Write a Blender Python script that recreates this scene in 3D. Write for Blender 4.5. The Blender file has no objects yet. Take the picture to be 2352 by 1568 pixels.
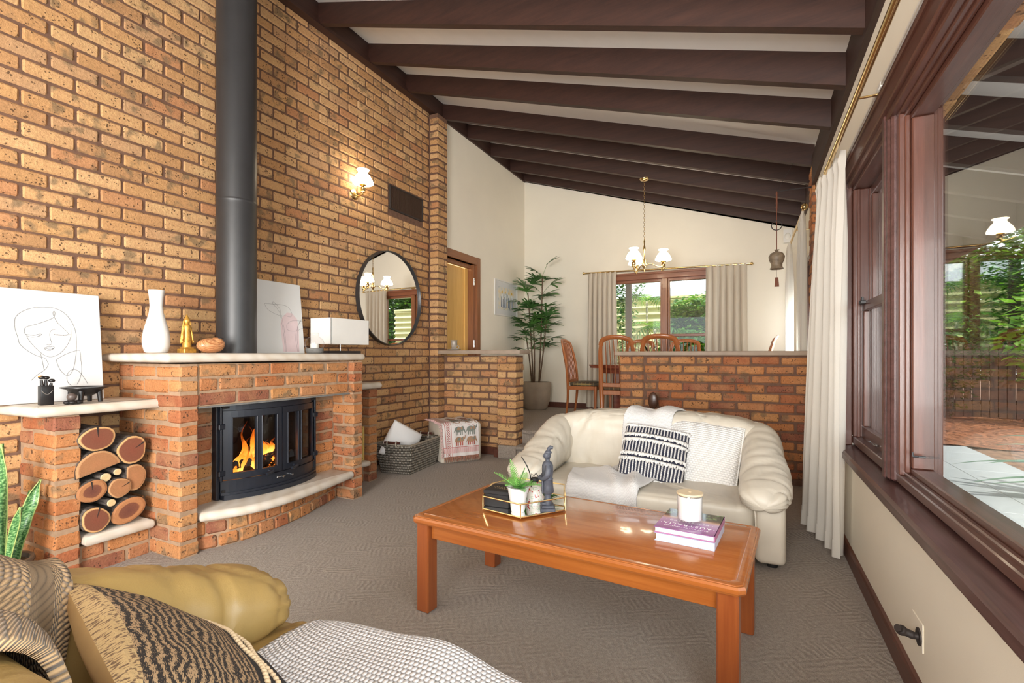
import bpy, bmesh, math, random
from mathutils import Vector, Matrix, noise
random.seed(7)
C = bpy.context.scene.collection
PI = math.pi
sc = bpy.context.scene

# ---------------------------------------------------------------- camera
CAMZ = 1.17
cam_d = bpy.data.cameras.new('camera')
cam_d.sensor_width = 36.0
cam_d.lens = 36.0 * 1124.2 / 2352
cam_d.shift_y = 31.2 / 2352
cam_d.clip_start = 0.05
cam_d.clip_end = 200
cam = bpy.data.objects.new('camera', cam_d)
C.objects.link(cam)
cam.location = (0, 0, CAMZ)
cam.rotation_euler = (PI / 2, 0, 0.45476)
sc.camera = cam

# ---------------------------------------------------------------- world, sun, exposure
sc.view_settings.view_transform = 'Standard'
sc.view_settings.look = 'None'
sc.view_settings.gamma = 1.0
sc.view_settings.use_curve_mapping = False
sc.view_settings.exposure = 0.08
sc.cycles.use_denoising = True
sc.cycles.max_bounces = 10
sc.cycles.diffuse_bounces = 6
sc.cycles.transparent_max_bounces = 16
sc.cycles.sample_clamp_indirect = 8.0
w = bpy.data.worlds.new('sky'); sc.world = w; w.use_nodes = True
nt = w.node_tree; nt.nodes.clear()
sky = nt.nodes.new('ShaderNodeTexSky'); sky.sky_type = 'NISHITA'
sky.sun_disc = False; sky.sun_elevation = math.radians(52); sky.sun_rotation = math.radians(70)
sky.air_density = 1.0; sky.dust_density = 3.0; sky.ozone_density = 1.0
mixw = nt.nodes.new('ShaderNodeMix'); mixw.data_type = 'RGBA'; mixw.inputs[0].default_value = 0.6
mixw.inputs[7].default_value = (10.5, 10.8, 11.2, 1)
bg = nt.nodes.new('ShaderNodeBackground'); bg.inputs[1].default_value = 0.30
out = nt.nodes.new('ShaderNodeOutputWorld')
nt.links.new(sky.outputs[0], mixw.inputs[6]); nt.links.new(mixw.outputs[2], bg.inputs[0]); nt.links.new(bg.outputs[0], out.inputs[0])
sun_d = bpy.data.lights.new('sun', 'SUN'); sun_d.energy = 5.5; sun_d.angle = 0.01; sun_d.color = (1, .95, .85)
sun = bpy.data.objects.new('sun', sun_d); C.objects.link(sun)
sun.rotation_euler = Vector((0.55, -0.45, 1.05)).to_track_quat('Z', 'Y').to_euler()

def area_light(name, loc, direction, sx, sy, power, col=(1, 1, 1), spread=PI):
    d = bpy.data.lights.new(name, 'AREA'); d.shape = 'RECTANGLE'; d.size = sx; d.size_y = sy
    d.energy = power; d.color = col; d.spread = spread
    o = bpy.data.objects.new(name, d); C.objects.link(o); o.location = loc
    o.rotation_euler = Vector(direction).to_track_quat('-Z', 'Z').to_euler()
    return o
# unseen fill lamp added behind the camera; daylight from the near half of the long side window and the dining side window
area_light('rear_fill', (-.55, -2.6, 1.40), (-0.18, 1, 0.03), 1.5, 2.2, 355, (1.0, .97, .93))
area_light('daylight_side_window', (.70, -.02, 1.42), (-1, .42, -.02), 2.5, 1.25, 85, (.93, .97, 1.0))
area_light('daylight_dining_window', (.70, 6.4, 1.68), (-1, -.05, .12), 1.6, 1.3, 75, (.97, .98, 1.0))

# ---------------------------------------------------------------- mesh helpers
class MB:
    def __init__(s): s.v = []; s.f = []; s.m = []; s.uv = {}
    def add(s, vs, fs, mi=0, uvs=None):
        b = len(s.v); s.v += [tuple(p) for p in vs]
        for k, f in enumerate(fs):
            if uvs: s.uv[len(s.f)] = [uvs[i] for i in f]
            s.f.append(tuple(b + i for i in f)); s.m.append(mi)
        return s
    def box(s, x0, x1, y0, y1, z0, z1, mi=0):
        vs = [(x, y, z) for z in (z0, z1) for y in (y0, y1) for x in (x0, x1)]
        return s.add(vs, [(0, 2, 3, 1), (4, 5, 7, 6), (0, 1, 5, 4), (2, 6, 7, 3), (0, 4, 6, 2), (1, 3, 7, 5)], mi)
    def bbox(s, x0, x1, y0, y1, z0, z1, b=0.006, mi=0, seg=1):
        bm = bmesh.new()
        bmesh.ops.create_cube(bm, size=1)
        for v in bm.verts:
            v.co = Vector(((x0 + x1) / 2 + v.co.x * (x1 - x0), (y0 + y1) / 2 + v.co.y * (y1 - y0), (z0 + z1) / 2 + v.co.z * (z1 - z0)))
        b = min(b, .45 * min(x1 - x0, y1 - y0, z1 - z0))
        bmesh.ops.bevel(bm, geom=bm.edges[:], offset=b, segments=seg, profile=.5, affect='EDGES')
        return s.bm(bm, mi)
    def bm(s, bm, mi=0, free=True):
        bm.verts.index_update()
        s.add([v.co.copy() for v in bm.verts], [[v.index for v in f.verts] for f in bm.faces], mi)
        if free: bm.free()
        return s
    def cyl(s, p0, p1, r0, r1=None, n=12, mi=0, cap=True):
        if r1 is None: r1 = r0
        return s.tube([p0, p1], [r0, r1], n, mi, cap)
    def tube(s, pts, rad, n=8, mi=0, cap=True, closed=False, sx=1.0, sy=1.0, up=None):
        pts = [Vector(p) for p in pts]
        if not isinstance(rad, (list, tuple)): rad = [rad] * len(pts)
        vs = []; N = len(pts); prev = None
        for i, p in enumerate(pts):
            if closed: t = pts[(i + 1) % N] - pts[i - 1]
            else: t = (pts[min(i + 1, N - 1)] - pts[max(i - 1, 0)])
            t.normalize()
            if prev is None:
                a = Vector(up) if up else (Vector((0, 0, 1)) if abs(t.z) < .9 else Vector((1, 0, 0)))
                u = t.cross(a).normalized()
            else:
                u = (prev - t * prev.dot(t))
                u = u.normalized() if u.length > 1e-6 else t.orthogonal().normalized()
            prev = u; w_ = t.cross(u)
            for k in range(n):
                a = 2 * PI * k / n
                vs.append(p + u * math.cos(a) * rad[i] * sx + w_ * math.sin(a) * rad[i] * sy)
        fs = []
        M = N if closed else N - 1
        for i in range(M):
            for k in range(n):
                a = i * n + k; b = i * n + (k + 1) % n; c = ((i + 1) % N) * n + (k + 1) % n; d = ((i + 1) % N) * n + k
                fs.append((a, b, c, d))
        if cap and not closed:
            fs.append(tuple(reversed(range(n)))); fs.append(tuple((N - 1) * n + k for k in range(n)))
        return s.add(vs, fs, mi)
    def lathe(s, prof, n=24, c=(0, 0, 0), mi=0, sx=1, sy=1, wob=None):
        vs = []
        for (r, z) in prof:
            for k in range(n):
                a = 2 * PI * k / n; rr = r * (wob(a, z) if wob else 1)
                vs.append((c[0] + rr * math.cos(a) * sx, c[1] + rr * math.sin(a) * sy, c[2] + z))
        fs = []
        for i in range(len(prof) - 1):
            for k in range(n):
                fs.append((i * n + k, i * n + (k + 1) % n, (i + 1) * n + (k + 1) % n, (i + 1) * n + k))
        if prof[0][0] > 1e-5: fs.append(tuple(reversed(range(n))))
        if prof[-1][0] > 1e-5: fs.append(tuple((len(prof) - 1) * n + k for k in range(n)))
        return s.add(vs, fs, mi)
    def grid(s, fn, nu, nv, mi=0, closeu=False, back=None):
        vs = []; uvs = []
        for i in range(nu + 1):
            for j in range(nv + 1):
                u, v = i / nu, j / nv
                vs.append(fn(u, v)); uvs.append((u, v))
        fs = [(i * (nv + 1) + j, (i + 1) * (nv + 1) + j, (i + 1) * (nv + 1) + j + 1, i * (nv + 1) + j + 1) for i in range(nu) for j in range(nv)]
        return s.add(vs, fs, mi, uvs)
    def prism(s, poly, a0, a1, axis='z', mi=0):
        n = len(poly)
        def P(p, a):
            return {'z': (p[0], p[1], a), 'y': (p[0], a, p[1]), 'x': (a, p[0], p[1])}[axis]
        vs = [P(p, a0) for p in poly] + [P(p, a1) for p in poly]
        fs = [tuple(range(n)), tuple(reversed(range(n, 2 * n)))] + [(i, i + n, (i + 1) % n + n, (i + 1) % n) for i in range(n)]
        return s.add(vs, fs, mi)
    def ell(s, c, r, n=14, m=9, mi=0, rot=None):
        vs = []; R = rot or Matrix.Identity(3); c = Vector(c)
        for i in range(m + 1):
            t = PI * i / m
            for k in range(n):
                a = 2 * PI * k / n
                vs.append(c + R @ Vector((r[0] * math.sin(t) * math.cos(a), r[1] * math.sin(t) * math.sin(a), r[2] * math.cos(t))))
        fs = [(i * n + k, (i + 1) * n + k, (i + 1) * n + (k + 1) % n, i * n + (k + 1) % n) for i in range(m) for k in range(n)]
        return s.add(vs, fs, mi)
    def mesh(s, name, mats, smooth=False, merge=0.0, fixn=True):
        me = bpy.data.meshes.new(name)
        me.from_pydata([tuple(p) for p in s.v], [], s.f)
        if not isinstance(mats, (list, tuple)): mats = [mats]
        for m_ in mats: me.materials.append(m_)
        if any(s.m): me.polygons.foreach_set('material_index', s.m)
        if s.uv:
            ul = me.uv_layers.new(name='uv')
            for pi, uvs in s.uv.items():
                for li, uv in zip(me.polygons[pi].loop_indices, uvs): ul.data[li].uv = uv
        if fixn or merge:
            bm = bmesh.new(); bm.from_mesh(me)
            if merge: bmesh.ops.remove_doubles(bm, verts=bm.verts[:], dist=merge)
            if fixn: bmesh.ops.recalc_face_normals(bm, faces=bm.faces[:])
            bm.to_mesh(me); bm.free()
        if smooth is True:
            me.polygons.foreach_set('use_smooth', [True] * len(me.polygons))
        elif smooth:
            me.polygons.foreach_set('use_smooth', [True] * len(me.polygons))
            me.set_sharp_from_angle(angle=math.radians(smooth))
        me.update()
        return me
    def build(s, name, mats, parent=None, smooth=False, merge=0.0, fixn=True):
        o = bpy.data.objects.new(name, s.mesh(name, mats, smooth, merge, fixn)); C.objects.link(o)
        if parent: o.parent = parent
        return o

def tag(o, label, cat, group=None, kind=None):
    if label: o['label'] = label
    if cat: o['category'] = cat
    if group: o['group'] = group
    if kind: o['kind'] = kind
    return o
def thing(name, label, cat, loc=(0, 0, 0), rotz=0, group=None):
    o = bpy.data.objects.new(name, None); C.objects.link(o); o.location = loc; o.rotation_euler = (0, 0, rotz)
    o.empty_display_size = .1
    return tag(o, label, cat, group)
def struct(o, label=None):
    o['kind'] = 'structure'
    if label: o['label'] = label
    return o
def dup_tree(o, parent=None, loc=None, rotz=None, label=None):
    c = o.copy(); C.objects.link(c)
    if parent: c.parent = parent
    if loc is not None: c.location = loc
    if rotz is not None: c.rotation_euler = (0, 0, rotz)
    if label: c['label'] = label
    for ch in list(o.children): dup_tree(ch, c)
    return c
def smooth_path(pts, n=8, closed=False):
    pts = [Vector(p) for p in pts]; N = len(pts); out = []
    rng = range(N if closed else N - 1)
    for i in rng:
        if closed: p0, p1, p2, p3 = pts[i - 1], pts[i], pts[(i + 1) % N], pts[(i + 2) % N]
        else: p0, p1, p2, p3 = pts[max(i - 1, 0)], pts[i], pts[i + 1], pts[min(i + 2, N - 1)]
        for k in range(n):
            t = k / n
            out.append(.5 * ((2 * p1) + (p2 - p0) * t + (2 * p0 - 5 * p1 + 4 * p2 - p3) * t * t + (3 * p1 - p0 - 3 * p2 + p3) * t ** 3))
    if not closed: out.append(pts[-1])
    return out
def nz(p, s=1.0): return noise.noise(Vector(p) * s)

# ---------------------------------------------------------------- materials
def new_mat(name):
    m = bpy.data.materials.new(name); m.use_nodes = True
    nt = m.node_tree; nt.nodes.clear()
    b = nt.nodes.new('ShaderNodeBsdfPrincipled'); o = nt.nodes.new('ShaderNodeOutputMaterial')
    nt.links.new(b.outputs[0], o.inputs[0])
    return m, nt, b
def N(nt, t, **kw):
    n = nt.nodes.new(t)
    for k, v in kw.items():
        if isinstance(k, str) and hasattr(n, k): setattr(n, k, v)
    return n
def L(nt, a, b): nt.links.new(a, b)
def ramp(nt, fac, stops):
    r = nt.nodes.new('ShaderNodeValToRGB'); el = r.color_ramp.elements
    while len(el) < len(stops): el.new(.5)
    for e, (p, c) in zip(el, stops): e.position = p; e.color = (c[0], c[1], c[2], 1) if len(c) == 3 else c
    L(nt, fac, r.inputs[0]); return r
def math_(nt, op, a, b=None, c=None):
    m = nt.nodes.new('ShaderNodeMath'); m.operation = op
    for i, x in enumerate((a, b, c)):
        if x is None: continue
        if isinstance(x, (int, float)): m.inputs[i].default_value = x
        else: L(nt, x, m.inputs[i])
    return m.outputs[0]
def mixc(nt, f, a, b, mode='MIX'):
    m = nt.nodes.new('ShaderNodeMix'); m.data_type = 'RGBA'; m.blend_type = mode
    for i, x in ((0, f), (6, a), (7, b)):
        if isinstance(x, (int, float)): m.inputs[i].default_value = x
        elif isinstance(x, tuple): m.inputs[i].default_value = (x[0], x[1], x[2], 1)
        else: L(nt, x, m.inputs[i])
    return m.outputs[2]
def coords(nt, kind='obj', scale=(1, 1, 1), rot=(0, 0, 0)):
    if kind == 'pos': src = nt.nodes.new('ShaderNodeNewGeometry').outputs['Position']
    else:
        tc = nt.nodes.new('ShaderNodeTexCoord'); src = tc.outputs['Object' if kind == 'obj' else 'UV' if kind == 'uv' else 'Generated']
    mp = nt.nodes.new('ShaderNodeMapping'); mp.inputs['Scale'].default_value = scale; mp.inputs['Rotation'].default_value = rot
    L(nt, src, mp.inputs[0]); return mp.outputs[0]
def noise_n(nt, vec, scale, detail=3, rough=.5):
    n = nt.nodes.new('ShaderNodeTexNoise'); n.inputs['Scale'].default_value = scale; n.inputs['Detail'].default_value = detail; n.inputs['Roughness'].default_value = rough
    L(nt, vec, n.inputs['Vector']); return n.outputs[0]
def bump(nt, b, h, strength=.3, dist=.01):
    n = nt.nodes.new('ShaderNodeBump'); n.inputs['Strength'].default_value = strength; n.inputs['Distance'].default_value = dist
    L(nt, h, n.inputs['Height']); L(nt, n.outputs[0], b.inputs['Normal']); return n
def plain(name, col, rough=.5, metal=0, var=.06, nscale=8, bmp=.0, bscale=60, spec=None, sheen=0, coat=0, emis=None, kind='pos'):
    m, nt, b = new_mat(name)
    v = coords(nt, kind)
    nn = noise_n(nt, v, nscale, 4)
    dk = tuple(c * (1 - var) for c in col); lt = tuple(min(1, c * (1 + var)) for c in col)
    r = ramp(nt, nn, [(.3, dk), (.7, lt)]); L(nt, r.outputs[0], b.inputs['Base Color'])
    b.inputs['Roughness'].default_value = rough; b.inputs['Metallic'].default_value = metal
    if spec is not None: b.inputs['Specular IOR Level'].default_value = spec
    if sheen: b.inputs['Sheen Weight'].default_value = sheen
    if coat: b.inputs['Coat Weight'].default_value = coat; b.inputs['Coat Roughness'].default_value = .08
    if bmp: bump(nt, b, noise_n(nt, v, bscale, 4), bmp, .004)
    if emis:
        b.inputs['Emission Color'].default_value = (*emis[0], 1); b.inputs['Emission Strength'].default_value = emis[1]
    return m
def wood(name, c1, c2, rough=.35, axis=0, scale=1.0, coat=0.0, grain=1.0, kind='obj'):
    m, nt, b = new_mat(name)
    s = [14 * scale] * 3; s[axis] = .9 * scale
    v = coords(nt, kind, tuple(s))
    n1 = noise_n(nt, v, 2.2, 5, .6)
    s2 = [70 * scale] * 3; s2[axis] = 2.2 * scale
    n2 = noise_n(nt, coords(nt, kind, tuple(s2)), 2.5, 3, .6)
    f = math_(nt, 'ADD', math_(nt, 'MULTIPLY', n1, .65), math_(nt, 'MULTIPLY', n2, .35))
    mid = tuple((a + b_) / 2 for a, b_ in zip(c1, c2))
    r = ramp(nt, f, [(.34, c1), (.5, mid), (.66, c2)])
    L(nt, r.outputs[0], b.inputs['Base Color'])
    b.inputs['Roughness'].default_value = rough
    if coat: b.inputs['Coat Weight'].default_value = coat; b.inputs['Coat Roughness'].default_value = .06
    bump(nt, b, n2, .12 * grain, .002)
    return m
def brick_mat(name, cols, seedoff=0.0):
    m, nt, b = new_mat(name)
    g = nt.nodes.new('ShaderNodeNewGeometry'); oi = nt.nodes.new('ShaderNodeObjectInfo')
    rnd = math_(nt, 'FRACT', math_(nt, 'ADD', math_(nt, 'ADD', g.outputs['Random Per Island'], oi.outputs['Random']), seedoff))
    n = len(cols)
    base = ramp(nt, rnd, [(i / n, c) for i, c in enumerate(cols)]); base.color_ramp.interpolation = 'CONSTANT'
    pos = coords(nt, 'pos')
    big = noise_n(nt, pos, 6, 3)
    c = mixc(nt, math_(nt, 'MULTIPLY', ramp(nt, big, [(.42, (0, 0, 0)), (.62, (1, 1, 1))]).outputs[0], .35), base.outputs[0], (.56, .30, .14))
    # smoky fired patches on some bricks
    r2 = math_(nt, 'FRACT', math_(nt, 'MULTIPLY', rnd, 7.31))
    patch = noise_n(nt, pos, 13, 2)
    pm = math_(nt, 'MULTIPLY', ramp(nt, patch, [(.52, (0, 0, 0)), (.64, (1, 1, 1))]).outputs[0], math_(nt, 'GREATER_THAN', r2, .52))
    c = mixc(nt, math_(nt, 'MULTIPLY', pm, .68), c, (.17, .125, .075))
    fine = noise_n(nt, pos, 90, 4, .7)
    c = mixc(nt, .55, c, ramp(nt, fine, [(.3, (.30, .30, .30)), (.7, (.68, .68, .68))]).outputs[0], 'OVERLAY')
    # ironstone specks
    vo = nt.nodes.new('ShaderNodeTexVoronoi'); vo.inputs['Scale'].default_value = 62; vo.inputs['Randomness'].default_value = 1
    dist = nt.nodes.new('ShaderNodeVectorMath'); dist.operation = 'ADD'
    L(nt, pos, dist.inputs[0]); L(nt, pos, vo.inputs['Vector'])
    sizes = noise_n(nt, pos, 22, 2)
    sp = math_(nt, 'LESS_THAN', vo.outputs['Distance'], math_(nt, 'MULTIPLY', math_(nt, 'SUBTRACT', sizes, .378), 1.3))
    c = mixc(nt, math_(nt, 'MULTIPLY', sp, .82), c, (.07, .035, .02))
    L(nt, c, b.inputs['Base Color'])
    b.inputs['Roughness'].default_value = .8; b.inputs['Specular IOR Level'].default_value = .25
    h = math_(nt, 'SUBTRACT', math_(nt, 'ADD', fine, noise_n(nt, pos, 30, 3)), math_(nt, 'MULTIPLY', sp, .8))
    bump(nt, b, h, .6, .008)
    return m
# ---------------------------------------------------------------- palette
M = {}
M['brick'] = brick_mat('brick_tan', [(.60, .36, .165), (.57, .325, .14), (.64, .40, .195), (.50, .275, .12), (.60, .35, .16), (.44, .24, .11), (.62, .385, .185), (.54, .30, .13), (.49, .235, .11), (.60, .37, .175), (.52, .31, .16)])
M['brick_red'] = brick_mat('brick_red', [(.42, .155, .058), (.48, .20, .074), (.36, .12, .052), (.50, .235, .088), (.32, .108, .05), (.45, .18, .066), (.39, .14, .06), (.47, .215, .085), (.27, .10, .058), (.43, .185, .08)], .37)
M['mortar'] = plain('mortar_brown', (.155, .082, .052), .9, var=.2, nscale=30, bmp=.4, bscale=120)
M['mortar_light'] = plain('mortar_sand', (.36, .235, .145), .9, var=.15, nscale=30, bmp=.4, bscale=120)
M['plaster'] = plain('plaster_cream', (.84, .785, .67), .75, var=.015, nscale=3, bmp=.08, bscale=300)
M['ceiling'] = plain('ceiling_white', (.83, .81, .785), .8, var=.015, bmp=.05, bscale=200)
M['beam'] = wood('beam_timber', (.026, .0095, .0065), (.052, .0195, .0125), .55, 0, .8)
M['beam_y'] = wood('plate_timber', (.026, .0095, .0065), (.052, .020, .013), .55, 1, .8)
M['skirt'] = wood('skirting_timber', (.075, .024, .015), (.13, .045, .028), .4, 1, 1.0)
M['jarrah_y'] = wood('window_timber_long', (.065, .023, .016), (.12, .046, .032), .32, 1, 1.2, coat=.15)
M['jarrah_z'] = wood('window_timber_upright', (.075, .027, .018), (.14, .054, .036), .32, 2, 1.2, coat=.15)
M['sill'] = wood('sill_timber', (.055, .022, .019), (.115, .055, .05), .38, 1, 1.2, coat=.2)
M['meranti'] = wood('door_timber', (.20, .07, .026), (.33, .13, .05), .35, 2, 1.0, coat=.2)
M['meranti_x'] = wood('dining_window_timber', (.18, .058, .026), (.29, .10, .045), .35, 0, 1.0, coat=.2)
M['oakdoor'] = wood('honey_door', (.72, .40, .10), (.86, .54, .17), .35, 2, .8, coat=.2)
M['cedar'] = wood('table_timber', (.33, .088, .017), (.46, .145, .030), .2, 0, .9, coat=.5)
M['cedar_z'] = wood('table_leg_timber', (.26, .062, .016), (.36, .10, .025), .28, 2, .9, coat=.3)
M['chairwood'] = wood('chair_timber', (.32, .095, .028), (.46, .16, .05), .3, 2, 1.0, coat=.3)
M['tablewood2'] = wood('dining_table_timber', (.16, .035, .018), (.25, .06, .03), .25, 0, 1.0, coat=.4)
M['brass'] = plain('brass', (.72, .52, .24), .22, 1.0, var=.05)
M['gold'] = plain('gold_wire', (.85, .62, .30), .18, 1.0, var=.03)
M['steel'] = plain('steel', (.6, .6, .6), .25, 1.0, var=.03)
M['blackmetal'] = plain('flue_black', (.028, .028, .030), .42, 0.0, var=.1, spec=.6, bmp=.05, bscale=500)
M['castiron'] = plain('cast_iron', (.016, .019, .028), .32, .2, var=.1, spec=.7, bmp=.06, bscale=300)
M['soot'] = plain('soot', (.022, .018, .016), .9, var=.3, bmp=.2, bscale=40)
M['black'] = plain('black_wood', (.012, .010, .010), .35, var=.1)
M['blackmatte'] = plain('black_matte', (.015, .014, .015), .6)
M['white_ceramic'] = plain('white_ceramic', (.82, .81, .79), .12, var=.01, coat=.4)
M['wax'] = plain('candle_wax', (.85, .82, .74), .5, var=.01)
M['canvas'] = plain('canvas_white', (.70, .705, .70), .85, var=.01, bmp=.1, bscale=900)
M['ink'] = plain('ink_grey', (.14, .14, .15), .9)
M['blush'] = plain('blush_print', (.72, .58, .60), .85)
M['shade_print'] = plain('warm_grey_print', (.74, .72, .70), .85)
M['linen'] = plain('lamp_linen', (.82, .80, .76), .9, var=.02, bmp=.2, bscale=700)
M['concrete'] = plain('concrete', (.17, .165, .155), .8, var=.15, nscale=40, bmp=.2, bscale=150)
M['pot'] = plain('pot_stone', (.42, .345, .265), .7, var=.12, nscale=6, bmp=.1)
M['soil'] = plain('soil', (.05, .035, .025), .95, var=.4, nscale=50, bmp=.6, bscale=90)
M['mdf'] = plain('dark_mat', (.03, .022, .02), .6)
M['white_paint'] = plain('white_paint', (.78, .76, .72), .4, var=.01)
M['stem'] = plain('cane_stem', (.13, .075, .04), .7, var=.3, nscale=40)
M['mortar_ext'] = plain('mortar_ext', (.28, .22, .17), .9, var=.1)

def stone_mat():
    m, nt, b = new_mat('sandstone')
    v = coords(nt, 'pos', (1, 1, 1))
    wv = nt.nodes.new('ShaderNodeTexWave'); wv.wave_type = 'BANDS'; wv.bands_direction = 'DIAGONAL'
    wv.inputs['Scale'].default_value = 5; wv.inputs['Distortion'].default_value = 4; wv.inputs['Detail'].default_value = 4; wv.inputs['Detail Scale'].default_value = 1.4
    L(nt, v, wv.inputs['Vector'])
    f = math_(nt, 'ADD', math_(nt, 'MULTIPLY', wv.outputs['Fac'], .3), math_(nt, 'MULTIPLY', noise_n(nt, v, 5, 5), .7))
    r = ramp(nt, f, [(.25, (.58, .49, .39)), (.5, (.63, .555, .465)), (.75, (.67, .60, .52))])
    L(nt, r.outputs[0], b.inputs['Base Color']); b.inputs['Roughness'].default_value = .6
    bump(nt, b, noise_n(nt, v, 160, 4), .12, .003)
    return m
M['stone'] = stone_mat()
M['capstone'] = plain('cap_board', (.37, .285, .215), .6, var=.08, nscale=10, bmp=.05)

def carpet_mat():
    m, nt, b = new_mat('carpet')
    v = coords(nt, 'pos', (1, 1, 1), (0, 0, math.radians(-32)))
    sp = nt.nodes.new('ShaderNodeSeparateXYZ'); 
    dn = nt.nodes.new('ShaderNodeTexNoise'); dn.inputs['Scale'].default_value = 9; dn.inputs['Detail'].default_value = 2
    L(nt, v, dn.inputs['Vector'])
    ad = nt.nodes.new('ShaderNodeVectorMath'); ad.operation = 'MULTIPLY_ADD'
    L(nt, dn.outputs['Color'], ad.inputs[0]); ad.inputs[1].default_value = (.055, .055, 0); L(nt, v, ad.inputs[2])
    L(nt, ad.outputs[0], sp.inputs[0])
    x, y = sp.outputs[0], sp.outputs[1]
    # blocks of ribs that alternate direction, basket-weave fashion
    bx = math_(nt, 'FLOOR', math_(nt, 'MULTIPLY', x, 1 / .26)); by = math_(nt, 'FLOOR', math_(nt, 'MULTIPLY', y, 1 / .105))
    par = math_(nt, 'MODULO', math_(nt, 'ABSOLUTE', math_(nt, 'ADD', bx, by)), 2)
    ribx = math_(nt, 'SINE', math_(nt, 'MULTIPLY', x, 2 * PI / .027)); riby = math_(nt, 'SINE', math_(nt, 'MULTIPLY', y, 2 * PI / .027))
    mx = nt.nodes.new('ShaderNodeMix'); L(nt, par, mx.inputs[0]); L(nt, ribx, mx.inputs[2]); L(nt, riby, mx.inputs[3])
    rib = mx.outputs[0]
    mask = noise_n(nt, v, 3.2, 3)
    ribm = math_(nt, 'MULTIPLY', rib, ramp(nt, mask, [(.40, (.05,) * 3), (.62, (1,) * 3)]).outputs[0])
    loop = noise_n(nt, v, 260, 2, .6)
    mid = noise_n(nt, v, 60, 3, .6)
    f = math_(nt, 'ADD', math_(nt, 'MULTIPLY', ribm, .05), math_(nt, 'ADD', math_(nt, 'MULTIPLY', loop, .55), math_(nt, 'MULTIPLY', mid, .45)))
    r = ramp(nt, f, [(.28, (.20, .165, .135)), (.5, (.33, .28, .235)), (.72, (.48, .42, .36))])
    L(nt, r.outputs[0], b.inputs['Base Color']); b.inputs['Roughness'].default_value = .95; b.inputs['Specular IOR Level'].default_value = .1
    b.inputs['Sheen Weight'].default_value = .15
    bump(nt, b, math_(nt, 'ADD', math_(nt, 'MULTIPLY', ribm, .32), math_(nt, 'ADD', loop, mid)), .8, .006)
    return m
M['carpet'] = carpet_mat()
def glass_mat(name, tint=(1, 1, 1), ior=1.5):
    m = bpy.data.materials.new(name); m.use_nodes = True; nt = m.node_tree; nt.nodes.clear()
    t = nt.nodes.new('ShaderNodeBsdfTransparent'); t.inputs[0].default_value = (*tint, 1)
    g = nt.nodes.new('ShaderNodeBsdfGlossy'); g.inputs['Roughness'].default_value = 0.0
    lw = nt.nodes.new('ShaderNodeLayerWeight'); lw.inputs[0].default_value = .5
    f0 = ((ior - 1) / (ior + 1)) ** 2
    fr = math_(nt, 'ADD', f0, math_(nt, 'MULTIPLY', math_(nt, 'POWER', lw.outputs['Facing'], 5.0), 1 - f0))
    mx = nt.nodes.new('ShaderNodeMixShader'); o = nt.nodes.new('ShaderNodeOutputMaterial')
    L(nt, fr, mx.inputs[0]); L(nt, t.outputs[0], mx.inputs[1]); L(nt, g.outputs[0], mx.inputs[2]); L(nt, mx.outputs[0], o.inputs[0])
    return m
M['glass'] = glass_mat('window_glass', (.96, .98, .97), 1.55)
M['clear'] = glass_mat('clear_glass', (.97, .97, .97), 1.45)
M['stove_glass'] = glass_mat('stove_glass', (.80, .78, .76), 1.4)
def mirror_mat():
    m, nt, b = new_mat('mirror'); b.inputs['Base Color'].default_value = (.92, .92, .92, 1); b.inputs['Metallic'].default_value = 1; b.inputs['Roughness'].default_value = 0.01
    return m
M['mirror'] = mirror_mat()
def emit(name, col, strength):
    m = bpy.data.materials.new(name); m.use_nodes = True; nt = m.node_tree; nt.nodes.clear()
    e = nt.nodes.new('ShaderNodeEmission'); e.inputs[0].default_value = (*col, 1); e.inputs[1].default_value = strength
    o = nt.nodes.new('ShaderNodeOutputMaterial'); L(nt, e.outputs[0], o.inputs[0]); return m
M['opal'] = emit('lit_opal_glass', (1, .84, .60), 17.0)

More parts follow.
